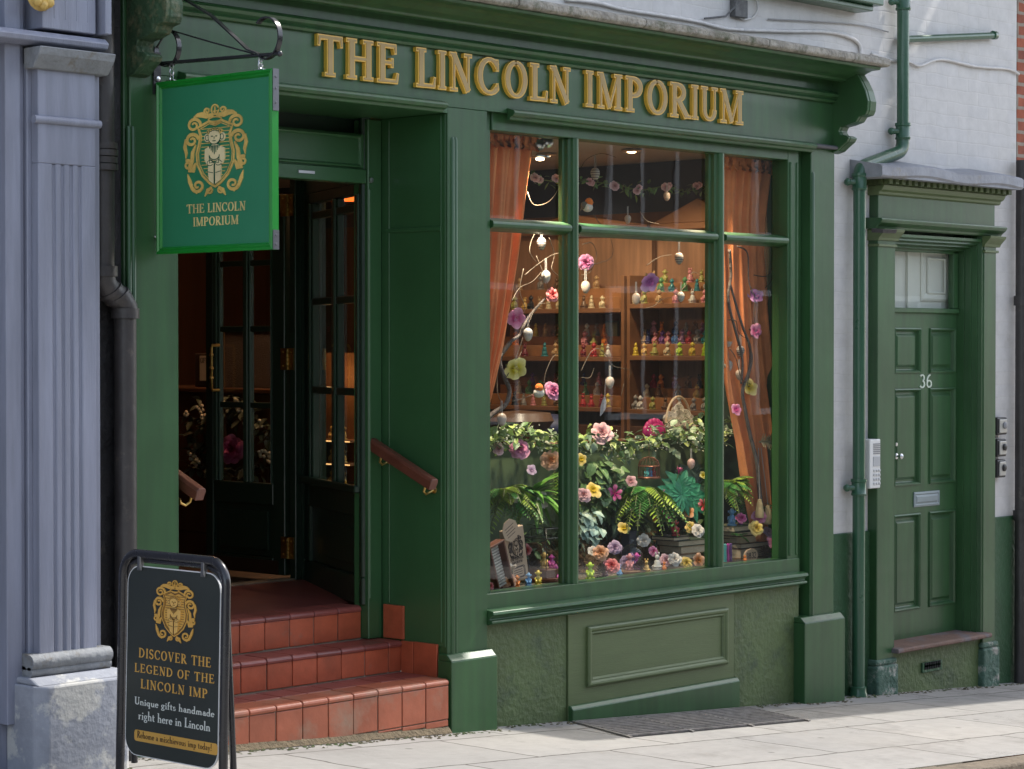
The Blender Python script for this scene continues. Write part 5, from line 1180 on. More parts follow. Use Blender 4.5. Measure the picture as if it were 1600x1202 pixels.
# curtains ------------------------------------------------------------
def curtain(name, label, rows, y, folds, amp, seed):
    t = thing(name, label, "curtain", tuple(at(rows[-1][0], rows[-1][2], y)))
    M = MB(); n = 56; r = random.Random(seed); ph = [r.uniform(0, 6.28) for _ in range(3)]; b = 0; R = []
    for i in range(len(rows) - 1):
        for k in range(8):
            f = k / 8; R.append([rows[i][j] * (1 - f) + rows[i + 1][j] * f for j in range(3)])
    R.append(list(rows[-1]))
    for a, c, py in R:
        p, q = at(a, py, y), at(c, py, y)
        wn = max(.35, min(1, (q.x - p.x) / .22))
        for j in range(n + 1):
            s = j / n
            d = amp * wn * (math.sin(s * folds * 6.283 + ph[0] + .6 * math.sin(py / 90 + ph[1])) + .45 * math.sin(s * folds * 2.3 * 6.283 + ph[2] + py / 160))
            M.v.append((p.x + (q.x - p.x) * (s + .012 * math.sin(s * folds * 6.28 + 1)), y + d, p.z + (q.z - p.z) * s))
    for i in range(len(R) - 1):
        for j in range(n): a = i * (n + 1) + j; M.face([a, a + 1, a + n + 2, a + n + 1])
    o = M.build("drape", CURT, t, smooth='all')
    sd = o.modifiers.new("thick", 'SOLIDIFY'); sd.thickness = .004
    return t
def ruffle(t, a, c, y, h):
    M = MB(); n = 90; p, q = at(*a, y), at(*c, y)
    for k in range(4):
        for j in range(n + 1):
            s = j / n; w_ = math.sin(j * 1.1) * .5 + math.sin(j * 2.3 + 1) * .5
            M.v.append((p.x + (q.x - p.x) * s + .006 * math.sin(j * 2.9 + k), y - .022 - .018 * w_ * (.4 + .4 * k % 1.3) - .01 * (k % 2), p.z + (q.z - p.z) * s - h * k / 3 + .010 * math.sin(j * 1.7 + k)))
    for k in range(3):
        for j in range(n): a_ = k * (n + 1) + j; M.face([a_, a_ + 1, a_ + n + 2, a_ + n + 1])
    M.build("ruffle_heading", CURT, t, smooth='all')
t = curtain("curtain", "rust orange velvet curtain swept to the left side of the window, behind the twisted branch", [(742, 838, 204), (742, 822, 330), (742, 812, 400), (742, 800, 470), (742, 786, 540), (742, 772, 600), (742, 757, 660)], .27, 5, .022, 3)
ruffle(t, (742, 202), (836, 212), .27, .075)
t = curtain("curtain", "rust orange velvet curtain tied with a feathery band at the right side of the window", [(1122, 1209, 246), (1122, 1197, 340), (1124, 1195, 400), (1126, 1198, 450), (1128, 1205, 530), (1132, 1213, 600), (1140, 1219, 650), (1150, 1221, 692), (1158, 1223, 740), (1168, 1222, 790), (1180, 1222, 846)], .29, 6, .024, 9)
ruffle(t, (1122, 243), (1211, 254), .29, .07)
M = MB(); c0 = at(1196, 691, .24)
for k in range(46):
    an = k * .7; s = (k % 23) / 22 - .5; up_ = 1 if k < 23 else -1
    base = c0 + Vector((s * .135, -.02 - .015 * math.cos(s * 3), .004)); tip = base + Vector((rnd.uniform(-.012, .012), -.02, up_ * rnd.uniform(.025, .05)))
    M.quad([base + Vector((-.006, 0, 0)), base + Vector((.006, 0, 0)), tip + Vector((.003, 0, 0)), tip + Vector((-.003, 0, 0))])
M.tube([c0 + Vector((-.07, -.01, .004)), c0 + Vector((0, -.03, .0)), c0 + Vector((.07, -.01, .004))], .007, 6)
M.build("tie_band", pm("straw feather", (.42, .34, .20), .7, var=.3, vs=40), t)

# foliage -------------------------------------------------------------
LEAFM = {}
def lm(n, c, v=.3): return pm("leaf " + n, c, .42, island=v, var=.1, vs=20)
def leaf(M, p, d, up, L, W, m=0, droop=.25, rnd_=True):
    d = d.normalized(); s = d.cross(up)
    s = s.normalized() if s.length > 1e-4 else d.orthogonal().normalized(); u = s.cross(d)
    b = len(M.v); pr = [(0, .06), (.25, .8), (.55, 1), (.82, .55), (1, .04)]
    for f, w_ in pr:
        c = p + d * (L * f) - u * (L * droop * f * f)
        M.v += [tuple(c - s * (W * w_ / 2) + u * (W * .12 * w_)), tuple(c), tuple(c + s * (W * w_ / 2) + u * (W * .12 * w_))]
    for i in range(4):
        a = b + 3 * i; M.face([a, a + 1, a + 4, a + 3], m); M.face([a + 1, a + 2, a + 5, a + 4], m)
def rv(s=1.): return Vector((rnd.uniform(-1, 1), rnd.uniform(-1, 1), rnd.uniform(-1, 1))) * s
def frond(M, p, d, L, n=16, ll=.05, lw=.011, droop=.6, m=0, stem=1):
    d = d.normalized(); side = d.cross(Z_)
    side = side.normalized() if side.length > 1e-3 else X_; pts = []
    for i in range(n + 1):
        f = i / n; pts.append(p + d * (L * f) - Z_ * (L * droop * f * f))
    M.tube(pts, .0022, 4, stem)
    for i in range(2, n + 1):
        t = (pts[i] - pts[i - 1]).normalized(); k = math.sin(math.pi * (.18 + .80 * i / n))
        for s in (1, -1): leaf(M, pts[i], side * s + t * .45 - Z_ * .12, Z_, ll * k, lw * (.6 + .4 * k), m, .15)
def plant(name, label, base, mats, fn, cat="plant"):
    o_ = thing(name, label, cat, tuple(base)); M = MB(); fn(M, base); M.build("foliage", mats, o_); return o_
STEM = pm("plant stem", (.10, .13, .04), .6)
FG1, FG2 = lm("bright fern", (.07, .25, .05)), lm("lime fern", (.24, .36, .04))
DKF, POTH, EUC = lm("dark fern", (.035, .075, .045)), lm("ivy", (.10, .18, .06)), lm("eucalyptus", (.22, .30, .19), .25)
MON, BRD, PALE = lm("monstera", (.025, .19, .105), .15), lm("broad leaf", (.12, .30, .04)), lm("silver leaf", (.28, .40, .34), .3)
def ferner(n, L, ll, droop=.7, lw=.012, spread=1.0, up=.55, mm=1):
    def f(M, b):
        for i in range(n):
            an = rnd.uniform(math.pi * .95, math.pi * 2.05); d = Vector((math.cos(an) * spread, math.sin(an) * .8, rnd.uniform(up - .5, up + .45)))
            frond(M, b, d, L * rnd.uniform(.7, 1.1), 16, ll, lw, droop * rnd.uniform(.6, 1.3), rnd.choice(range(mm)) if mm > 1 else 0, mm)
    return f
def leafer(n, L, W, R=.12, droop=.35, down=.2):
    def f(M, b):
        for i in range(n):
            q = b + Vector((rnd.uniform(-R, R), rnd.uniform(-.05, .05), rnd.uniform(-R, R))); d = Vector((rnd.uniform(-1, 1), rnd.uniform(-1, -.1), rnd.uniform(-.9, .5) - down))
            M.tube([b + Vector((0, .03, 0)), (b + q) / 2 + Vector((0, .01, .02)), q], .002, 4, 1)
            leaf(M, q, d, Vector((0, -.6, 1)), L * rnd.uniform(.7, 1.2), W * rnd.uniform(.7, 1.15), 0, droop)
    return f
def blades(n, L, W):
    def f(M, b):
        for i in range(n): leaf(M, b, Vector((rnd.uniform(-1, 1.1), rnd.uniform(-1, 0), rnd.uniform(-.25, .9))), Z_, L * rnd.uniform(.7, 1.1), W, 0, .75)
    return f
def lobed(n, R):
    def f(M, b):
        for j in range(n):
            c = b + Vector((rnd.uniform(-.07, .09), rnd.uniform(-.04, .02), rnd.uniform(-.06, .06))); fa = rnd.uniform(-.5, .5); nrm = Vector((-.35 + rnd.uniform(-.3, .3), -1, .35)).normalized()
            ux = nrm.cross(Z_).normalized(); uy = ux.cross(nrm)
            if uy.z < 0: uy = -uy
            for k in range(11):
                an = -math.pi / 2 + fa + (k - 5) * .50; d = ux * math.cos(an) + uy * math.sin(an)
                leaf(M, c + nrm * (.0006 * k), d, nrm, R * rnd.uniform(.85, 1.05) * (1 - .03 * abs(k - 5)), R * .34, 0, .12)
            M.tube([c, c + Vector((0, .03, -.12))], .003, 5, 1)
    return f
plant("fern", "bright green fern bushing out at the left end of the display, above the kraft box", at(792, 772, .45), [FG1, FG2, STEM], ferner(60, .20, .060, .9, .016, mm=2))
plant("broad_leaf_plant", "glossy strap leaved plant between the two white blooms in the left pane", at(832, 776, .42), [BRD, STEM], blades(34, .19, .034))
plant("trailing_fern", "yellow green fern hanging below the orange rose in the left pane", at(868, 738, .5), [FG2, STEM], lambda M, b: [frond(M, b, Vector((rnd.uniform(-.6, .6), -.4, .1)), .14, 14, .035, .010, 1.6) for _ in range(6)])
plant("ivy_plant", "mid green round leaved ivy at the left of the middle pane", at(938, 760, .5), [POTH, STEM], leafer(110, .075, .062, .13))
plant("silver_leaf_plant", "pale silver veined leaves hanging beside the left mullion in the middle pane", at(915, 822, .40), [PALE, STEM], leafer(60, .06, .05, .07))
plant("dark_leaf_plant", "dark grey green drooping leaves left of the bright fern in the middle pane", at(972, 790, .52), [DKF, STEM], leafer(80, .12, .045, .11, .5, .5))
plant("fern", "lime and bright green fern arching over the middle of the display", at(1002, 770, .42), [FG1, FG2, STEM], ferner(48, .26, .065, 1.0, .019, mm=2))
plant("monstera_plant", "emerald split leaf plant right of the fern in the middle pane", at(1062, 770, .48), [MON, STEM], lobed(5, .135))
plant("dark_monstera", "very dark split leaf plant behind the emerald leaves", at(1090, 752, .58), [DKF, STEM], lobed(6, .13))
plant("dark_fern", "dark fern standing behind the white rose and the book pile", at(1042, 842, .55), [DKF, STEM], ferner(34, .26, .06, .15, .015, .6, 1.0))
plant("fern", "soft green fern spilling in front of the rust curtain in the right pane", at(1135, 758, .33), [FG1, FG2, STEM], ferner(40, .19, .055, .8, .014, mm=2))
plant("fern", "small dark green fern sprig below the yellow rose in the right pane", at(1150, 838, .3), [FG1, STEM], ferner(6, .10, .03, .5))
plant("leafy_sprig", "green leaves and a fern tip behind the two little brooms", at(1196, 800, .26), [FG1, STEM], leafer(14, .07, .035, .05))
M = MB()
for i in range(420):
    x = rnd.uniform(.80, 2.84); f_ = at(1000, 800, .5).x
    c = at(800 + (x - .80) / 2.04 * 350, 845 - (x - .8) * 8 + rnd.uniform(-22, 26), rnd.uniform(.5, .66))
    leaf(M, c, rv() + Vector((0, -.5, 0)), Z_ + rv(.5), rnd.uniform(.03, .07), rnd.uniform(.012, .03), rnd.choice((0, 0, 1)), .3)
o_ = M.build("undergrowth", [DKF, POTH]); tag(o_, "tangle of dark moss and leaves filling the back of the window display", "foliage"); o_["kind"] = "stuff"
M = MB(); M.prism([(.62, .613), (.42, .613), (.46, .66), (.54, .72), (.62, .76), (.69, .76), (.69, .613)], 1.3, 2.45)
for i in range(260):
    c = Vector((rnd.uniform(1.25, 2.5), rnd.uniform(.4, .6), 0)); c.z = .63 + (c.y - .40) * .8; d = rv(.05); M.tube([c, c + d * .6 + Vector((0, -.01, .01)), c + d], .0015, 3)
o_ = M.build("straw_bedding", STRAW); tag(o_, "heap of brown straw at the back of the display", "straw"); o_["kind"] = "stuff"

# roses and other blooms ------------------------------------------------
def bloom_mesh(kind, seed):
    r = random.Random(seed); M = MB()
    if kind == 'rose': LY = [(.13, .60, 3, 80), (.26, .62, 4, 66), (.40, .60, 5, 56), (.56, .54, 6, 50), (.74, .44, 7, 44), (.90, .30, 8, 40), (1.03, .12, 8, 40)]
    elif kind == 'lily': LY = [(1.0, .45, 6, 24), (.25, .5, 4, 12)]
    elif kind == 'tulip': LY = [(.42, 1.1, 3, 75), (.52, 1.05, 4, 62)]
    else: LY = [(.3, .35, 4, 60), (1.0, .30, 5, 46)]
    for li, (R, Z, n, wa) in enumerate(LY):
        for k in range(n):
            ph = 2 * math.pi * k / n + li * .7 + r.uniform(-.15, .15); Rj = R * r.uniform(.88, 1.1); Zj = Z * r.uniform(.85, 1.12); b = len(M.v); W = math.radians(wa)
            for q in range(6):
                f = q / 5; wp = math.sin(math.pi * (.12 + .72 * f)) if kind != 'tulip' else math.sin(math.pi * (.2 + .7 * f))
                for s in range(5):
                    g = (s - 2) / 2; an = ph + g * W * wp
                    rad = Rj * (f ** .75) * (1 - .06 * g * g) + .03 * math.sin(9 * an + li) * f
                    M.v.append((rad * math.cos(an), rad * math.sin(an), Zj * (f ** .7) * (1 - .30 * f * f * R) - .10 * g * g * f + .035 * math.sin(7 * an) * f))
            for q in range(5):
                for s in range(4): a = b + q * 5 + s; M.face([a, a + 1, a + 6, a + 5], 0)
    if kind == 'lily':
        for k in range(5): M.tube([(0, 0, .1), (.1 * math.cos(k * 1.25), .1 * math.sin(k * 1.25), .6)], .02, 4, 0)
    if kind != 'tulip':
        for k in range(5):
            an = k * 1.256; leaf(M, Vector((0, 0, -.02)), Vector((math.cos(an), math.sin(an), -.1)), Z_, .85, .45, 1, .2)
    else: M.tube([(0, 0, 0), (0, 0, -.9)], .05, 5, 1)
    me = M.mesh("bloom", [pm("petal white", (.6, .55, .5)), STEM], True); return me
BL = {k: [bloom_mesh(k, s) for s in (1, 2)] for k in ('rose', 'lily', 'tulip', 'open')}
PC = {'pink': (.62, .17, .33), 'magenta': (.52, .03, .21), 'pale pink': (.68, .36, .38), 'peach': (.72, .34, .17), 'orange': (.74, .25, .02), 'yellow': (.72, .48, .03), 'white': (.66, .62, .54), 'red': (.55, .03, .05), 'coral': (.66, .10, .10), 'mauve': (.44, .17, .42), 'lilac': (.50, .33, .48), 'pale yellow': (.68, .58, .12)}
def petal(c):
    k = "petal " + c
    if k in MATS: return MATS[k]
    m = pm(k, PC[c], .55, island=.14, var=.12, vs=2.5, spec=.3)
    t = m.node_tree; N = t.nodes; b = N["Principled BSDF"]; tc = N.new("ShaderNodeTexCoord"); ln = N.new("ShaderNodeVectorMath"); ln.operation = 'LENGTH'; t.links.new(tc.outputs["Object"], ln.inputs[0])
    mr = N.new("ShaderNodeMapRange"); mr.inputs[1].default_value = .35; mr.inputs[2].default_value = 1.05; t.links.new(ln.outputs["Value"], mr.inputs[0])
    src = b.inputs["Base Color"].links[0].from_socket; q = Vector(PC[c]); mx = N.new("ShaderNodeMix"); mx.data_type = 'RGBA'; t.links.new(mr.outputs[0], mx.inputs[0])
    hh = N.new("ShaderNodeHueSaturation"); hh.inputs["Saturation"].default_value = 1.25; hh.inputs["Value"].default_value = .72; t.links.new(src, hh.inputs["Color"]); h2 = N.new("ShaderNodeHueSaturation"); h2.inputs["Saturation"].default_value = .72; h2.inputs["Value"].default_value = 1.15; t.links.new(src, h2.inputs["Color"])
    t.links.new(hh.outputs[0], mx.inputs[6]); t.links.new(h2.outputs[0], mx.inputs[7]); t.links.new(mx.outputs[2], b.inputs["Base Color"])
    return m
def bloom(px, py, y, r, c, kind, label, aim=None, name="rose", group=None):
    o = D.objects.new(name, rnd.choice(BL[kind])); COL.objects.link(o); p = at(px, py, y)
    v = Vector(aim) if aim else Vector((-.6 + rnd.uniform(-.4, .4), -1, .45 + rnd.uniform(-.3, .3)))
    o.location = p; o.rotation_euler = (v.to_track_quat('Z', 'Y') @ Matrix.Rotation(rnd.uniform(0, 6), 4, 'Z').to_quaternion()).to_euler(); r *= 1.0 + .08 * rnd.random(); o.scale = (r, r, r)
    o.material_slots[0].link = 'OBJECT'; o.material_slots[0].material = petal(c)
    return tag(o, label, "flower", group)
for a in [
 (810, 702, .55, .055, 'pink', 'rose', "deep pink rose on the leafy garland in the left pane"), (860, 720, .52, .055, 'peach', 'rose', "apricot orange rose under the garland beside the left mullion"),
 (862, 461, .32, .036, 'coral', 'rose', "pink and red rose high on the twisted branch in the left pane"), (806, 497, .32, .050, 'pink', 'open', "drooping pink and lilac flower on the left branch", (-.5, -.9, -.25), "flower"),
 (805, 576, .32, .058, 'pale yellow', 'open', "big lemon yellow flower hanging head down on the left branch", (-.45, -.9, -.35), "flower"), (863, 612, .32, .048, 'pink', 'rose', "ruffled bright pink flower beside the robin on the left branch", None, "flower"),
 (800, 776, .34, .036, 'white', 'tulip', "white tulip drooping over the left fern", (.5, -.5, -.6), "tulip"), (846, 782, .36, .048, 'white', 'open', "wide white lily at the right of the strap leaved plant", (.2, -1, .3), "lily"),
 (795, 909, .17, .038, 'peach', 'rose', "peach rose lying on the window ledge below the wooden box frame"), (800, 893, .21, .036, 'white', 'tulip', "cream tulip head standing at the foot of the kraft box", (.0, -.3, .9), "tulip"),
 (765, 916, .17, .022, 'coral', 'rose', "small coral flower at the far left bottom corner of the window", None, "flower"),
 (914, 410, .40, .045, 'pink', 'rose', "bright pink flower beside the left mullion at head height in the middle pane", (-.4, -.9, -.2), "flower"), (1015, 440, .36, .058, 'mauve', 'open', "magenta pink flower hanging head down in front of the right bookcase", (-.4, -.85, -.4), "flower"),
 (940, 677, .52, .062, 'pale pink', 'rose', "large pale pink rose on the garland in the middle pane"), (908, 718, .5, .030, 'yellow', 'open', "yellow petals peeping out from behind the left mullion", None, "flower"),
 (926, 766, .42, .045, 'yellow', 'open', "golden yellow flower at the left of the middle pane", None, "flower"), (911, 774, .40, .040, 'pale pink', 'rose', "pale pink hydrangea against the left mullion", None, "hydrangea"),
 (960, 771, .44, .042, 'magenta', 'lily', "spiky magenta flower between the ivy and the bright fern", None, "flower"), (1028, 775, .38, .050, 'pink', 'lily', "pink lily hanging right of the bright fern", (.5, -.8, -.5), "lily"),
 (1060, 741, .46, .040, 'magenta', 'tulip', "magenta rosebud above the emerald leaves", (.1, -.3, 1), "rosebud"), (1020, 816, .34, .042, 'orange', 'tulip', "vivid orange flower hanging below the bright fern", (.2, -.5, .9), "flower"),
 (1005, 845, .33, .036, 'white', 'rose', "small white rose above the pine cones in the middle pane"), (1090, 830, .26, .038, 'white', 'rose', "round white rose on top of the book pile"), (1079, 824, .32, .030, 'yellow', 'rose', "yellow rose tucked behind the white one on the book pile"),
 (938, 864, .22, .042, 'peach', 'rose', "peach orange rose behind the coral dahlia"), (925, 862, .26, .028, 'white', 'open', "cream petals left of the peach orange rose", None, "flower"), (955, 885, .17, .042, 'coral', 'rose', "coral red dahlia standing between the lime and the pale blue figurines", None, "dahlia"),
 (960, 856, .34, .038, 'lilac', 'rose', "lilac bloom left of the glass dome", None, "flower"), (1054, 874, .20, .036, 'white', 'rose', "white rose standing at the foot of the book pile"), (1072, 880, .17, .034, 'yellow', 'rose', "lemon yellow rose on the ledge in front of the books"),
 (1090, 876, .19, .042, 'peach', 'open', "salmon and yellow tulip flower lying beside the lemon yellow rose", (-.2, -1, .2), "flower"), (1040, 876, .24, .034, 'pale pink', 'rose', "mauve pink hydrangea beside the red figurine", None, "hydrangea"),
 (1099, 745, .4, .040, 'pale yellow', 'tulip', "pink and yellow tulip beside the right mullion", (-.7, -.5, .3), "tulip"), (1099, 790, .38, .036, 'red', 'lily', "red flower half hidden by the right mullion", None, "flower"),
 (978, 880, .26, .040, 'lilac', 'rose', "mauve hydrangea behind the glass dome", None, "hydrangea"),
 (1143, 440, .34, .038, 'magenta', 'rose', "magenta flower beside the right mullion in the right pane", None, "flower"), (1181, 463, .25, .046, 'mauve', 'open', "mauve rose on the dark stem in the right pane", (-.5, -.8, .5)), (1180, 518, .25, .042, 'pink', 'open', "pale pink flower in front of the rust curtain", (-.3, -1, .1), "flower"),
 (1172, 606, .24, .044, 'yellow', 'open', "butter yellow flower on the dark stem in the right pane", (-.4, -.9, .2), "flower"), (1186, 808, .22, .042, 'pink', 'rose', "pink rose left of the little brooms"), (1158, 810, .24, .032, 'magenta', 'rose', "plum purple rose behind the pale blue figurine"),
 (1181, 826, .19, .045, 'yellow', 'rose', "rich yellow rose on the pile of dark books"), (1210, 850, .17, .050, 'pink', 'rose', "big magenta pink rose in the bottom right corner of the window"),
 (778, 702, .54, .030, 'pale pink', 'rose', "small blush rose at the far left of the garland", None), (884, 846, .3, .030, 'magenta', 'open', "small magenta flower low beside the left mullion", None, "flower"), (885, 800, .42, .034, 'pale yellow', 'rose', "pale yellow bloom among the leaves beside the left mullion", None, "flower"),
 (985, 752, .5, .034, 'pale pink', 'open', "pale pink flower under the garland left of the birdcage", None, "flower"), (1042, 800, .42, .034, 'magenta', 'rose', "cerise flower in the dark ferns under the emerald leaves", None, "flower"), (975, 826, .38, .034, 'yellow', 'open', "yellow flower above the navy box", None, "flower"),
 (1020, 862, .28, .030, 'pink', 'rose', "candy pink rose behind the white rabbit", None), (1075, 800, .44, .034, 'orange', 'open', "orange flower above the book pile", None, "flower"), (1146, 770, .30, .034, 'pink', 'open', "pink flower on the fern in the right pane", None, "flower"), (1200, 832, .24, .034, 'lilac', 'rose', "lilac rose behind the rich yellow one", None),
 (1150, 640, .25, .032, 'pink', 'open', "small pink flower low on the vine by the rust curtain", None, "flower"), (822, 860, .36, .030, 'coral', 'open', "coral flower in the straw behind the wire lantern", None, "flower"), (830, 735, .5, .030, 'lilac', 'open', "lilac flower hanging under the garland in the left pane", None, "flower"), (1122, 690, .55, .030, 'white', 'rose', "white rose on the garland right of the right mullion", None)]:
    bloom(*a)
# leafy garland along the rail
gd = thing("leafy_garland", "eucalyptus and white blossom garland draped along the copper rail across the window", "garland", (1.6, .65, 1.27), None)
M = MB(); N_ = MB()
for i in range(640):
    px = rnd.uniform(752, 1152); k = math.sin(px / 19.0) * 6 + math.sin(px / 47.) * 7
    c = at(px, 692 - (px - 760) * .02 + k + rnd.gauss(0, 10), rnd.uniform(.50, .66)); d = rv(); d.y -= .4
    leaf(M, c, d, Z_ + rv(.6), rnd.uniform(.035, .065), rnd.uniform(.024, .042), rnd.choice((0, 0, 1, 2)), .2)
    if i % 5 == 0:
        for _ in range(3): N_.ball(c + rv(.02) + Vector((0, -.02, 0)), rnd.uniform(.003, .0055), 5)
pts = [at(px, 692 - (px - 760) * .02 + math.sin(px / 19.0) * 5, .60) for px in range(752, 1156, 8)]
M.tube(pts, .004, 5, 2)
M.build("leaves", [EUC, POTH, lm("pale green leaf", (.36, .46, .14), .25)], gd); N_.build("white_blossom", pm("tiny white blossom", (.68, .68, .55), .6), gd, smooth='all')
tg = thing("blossom_garland", "pale pink blossom garland strung under the ceiling behind the top panes", "garland", tuple(at(960, 292, .55)))
M = MB(); N_ = MB()
pth = [at(px, py, .55) for px, py in ((812, 262), (838, 280), (868, 284), (905, 282), (960, 288), (1000, 298), (1042, 290), (1070, 300), (1104, 292), (1130, 300))]
M.tube(pth, .003, 5, 1)
for i in range(150):
    k = rnd.randrange(len(pth) - 1); c = pth[k].lerp(pth[k + 1], rnd.random()) + rv(.025); leaf(M, c, rv() - Z_ * .2, Z_ + rv(.5), rnd.uniform(.025, .05), rnd.uniform(.014, .024), 0, .2)
M.build("leaves", [POTH, STEM], tg)
for px, py, r in ((836, 278, .026), (843, 281, .022), (869, 279, .024), (921, 284, .022), (925, 286, .018), (960, 291, .028), (995, 299, .022), (999, 293, .018), (1040, 293, .026), (1046, 290, .018), (1088, 291, .022), (1093, 289, .018)):
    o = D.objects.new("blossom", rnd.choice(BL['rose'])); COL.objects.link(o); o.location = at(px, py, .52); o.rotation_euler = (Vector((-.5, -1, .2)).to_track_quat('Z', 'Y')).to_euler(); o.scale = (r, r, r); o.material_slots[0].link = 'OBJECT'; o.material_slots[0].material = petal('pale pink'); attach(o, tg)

# branches -------------------------------------------------------------
def smooth(P, n=5):
    Q = []
    for i in range(len(P) - 1):
        a, b, c, d = P[max(i - 1, 0)], P[i], P[i + 1], P[min(i + 2, len(P) - 1)]
        for k in range(n): f = k / n; Q.append(.5 * ((2 * b) + (c - a) * f + (2 * a - 5 * b + 4 * c - d) * f * f + (3 * b - a - 3 * c + d) * f ** 3))
    return Q + [P[-1]]
def branch(M, pts, y, r0, r1, m=0, wob=.02):
    P = smooth([at(px, py, y + rnd.uniform(-wob, wob)) for px, py in pts]); k = len(P); M.tube(P, [r0 + (r1 - r0) * i / (k - 1) for i in range(k)], 7, m)
tw = thing("twisted_branch", "twisted willow branch curling up through the left pane", "branch", tuple(at(762, 652, .34)))
M = MB(); branch(M, [(752, 660), (772, 645), (790, 632), (796, 610), (789, 592), (782, 572), (783, 556), (797, 535), (812, 524), (819, 508), (832, 488), (852, 466)], .34, .014, .006); branch(M, [(797, 535), (787, 550), (779, 560)], .34, .012, .006); M.build("stem", BARK, tw, smooth='all')
M = MB()
for pts in ([(783, 556), (777, 590), (778, 616), (786, 632)], [(790, 592), (806, 560), (820, 520), (838, 480), (852, 474)], [(794, 586), (812, 556), (818, 540)], [(840, 612), (820, 622), (795, 628)], [(850, 612), (852, 585), (864, 558), (876, 553)],
            [(818, 420), (812, 455), (820, 480), (815, 500)], [(838, 400), (850, 430), (858, 455)], [(820, 430), (838, 415), (860, 400), (876, 395)], [(868, 600), (872, 590), (877, 586)], [(824, 300), (834, 320), (858, 315), (876, 290)], [(846, 350), (832, 372), (828, 395), (842, 414)], [(858, 372), (866, 398), (862, 420), (874, 432)], [(800, 470), (812, 450), (832, 440), (846, 425)]):
    branch(M, pts, .34, .0024, .0013)
M.build("twig", TWIG, tw, smooth='all')
cw = thing("curly_twigs", "thin curling twigs arching through the middle pane", "twigs", tuple(at(960, 560, .4)))
M = MB()
for pts in ([(908, 580), (922, 552), (935, 545), (948, 556), (958, 572), (985, 579), (980, 592)], [(908, 590), (922, 590), (928, 575)], [(910, 382), (925, 380), (932, 400), (922, 425), (908, 430)], [(908, 418), (932, 412), (952, 405), (958, 392), (954, 372)], [(1008, 482), (1022, 478), (1034, 468), (1056, 464)], [(1056, 460), (1070, 448), (1082, 426), (1096, 432)], [(908, 262), (918, 248), (940, 240), (962, 246)], [(928, 335), (938, 350), (952, 352)], [(975, 600), (970, 620)], [(1000, 330), (1010, 345), (1030, 350)], [(1010, 415), (1030, 402), (1050, 398)]):
    branch(M, pts, .40, .0022, .0012)
M.build("twig", TWIG, cw, smooth='all')
vs = thing("dark_vine", "dark knotted vine stem climbing in front of the rust curtain", "branch", tuple(at(1185, 760, .22)))
M = MB(); branch(M, [(1190, 800), (1186, 760), (1182, 720), (1172, 680), (1164, 640), (1160, 610), (1170, 580), (1172, 545), (1160, 510), (1148, 470), (1140, 440)], .225, .013, .006, 0, .006); branch(M, [(1140, 390), (1142, 430), (1138, 470), (1150, 520), (1160, 560), (1158, 600)], .225, .009, .007, 0, .006); branch(M, [(1152, 385), (1168, 396), (1170, 440), (1180, 465)], .225, .005, .003); M.build("stem", BARK, vs, smooth='all')
M = MB()
for pts in ([(1138, 500), (1150, 502), (1154, 520), (1168, 530)], [(1140, 545), (1150, 560), (1158, 590), (1172, 600)], [(1180, 470), (1178, 490), (1180, 505)], [(1196, 450), (1206, 436), (1216, 420), (1218, 395)], [(1168, 535), (1176, 560), (1168, 600), (1172, 604)], [(1178, 430), (1200, 430), (1212, 400), (1205, 378)]): branch(M, pts, .225, .003, .0018)
M.build("twig", TWIG, vs, smooth='all')

# hanging eggs ------------------------------------------------------------
eggm = MB(); eggm.lathe([(max(1e-6, math.sin(math.pi * i / 14) * (.40 - .07 * math.cos(math.pi * (1 - i / 14)) * -1)), -.5 * math.cos(math.pi * i / 14) * 1.12) for i in range(15)], n=16)
def egg_mat(k):
    n = "egg " + k
    if n in MATS: return MATS[n]
    base = {'plain': (.40, .31, .25), 'white': (.44, .42, .39), 'striped': (.38, .34, .30), 'dotted': (.42, .39, .36), 'pink dotted': (.46, .28, .25), 'orange': (.46, .42, .38)}[k]
    m = pm(n, base, .45, var=.06, vs=3); t = m.node_tree; N = t.nodes; b = N["Principled BSDF"]
    if k in ('striped', 'orange', 'dotted', 'pink dotted'):
        tc = N.new("ShaderNodeTexCoord"); mx = N.new("ShaderNodeMix"); mx.data_type = 'RGBA'; mx.inputs[6].default_value = (*base, 1)
        if k == 'striped':
            wv = N.new("ShaderNodeTexWave"); wv.bands_direction = 'Z'; wv.inputs["Scale"].default_value = 1.5; t.links.new(tc.outputs["Object"], wv.inputs[0]); fac = wv.outputs["Fac"]; col = (.10, .07, .08); lo, hi = .72, .78
        elif k == 'orange':
            sp = N.new("ShaderNodeSeparateXYZ"); t.links.new(tc.outputs["Object"], sp.inputs[0]); fac = sp.outputs[2]; col = (.66, .20, .02); lo, hi = .0, .02
        else:
            vo = N.new("ShaderNodeTexVoronoi"); vo.inputs["Scale"].default_value = 6; t.links.new(tc.outputs["Object"], vo.inputs["Vector"]); iv = N.new("ShaderNodeMath"); iv.operation = 'SUBTRACT'; iv.inputs[0].default_value = 1; t.links.new(vo.outputs["Distance"], iv.inputs[1]); fac = iv.outputs[0]; col = (.12, .08, .10) if k == 'dotted' else (.62, .58, .5); lo, hi = .80, .84
        mr = N.new("ShaderNodeMapRange"); mr.inputs[1].default_value = lo; mr.inputs[2].default_value = hi; t.links.new(fac, mr.inputs[0]); t.links.new(mr.outputs[0], mx.inputs[0]); mx.inputs[7].default_value = (*col, 1); t.links.new(mx.outputs[2], b.inputs["Base Color"])
    return m
EGGM = eggm.mesh("egg", egg_mat('plain'), True)
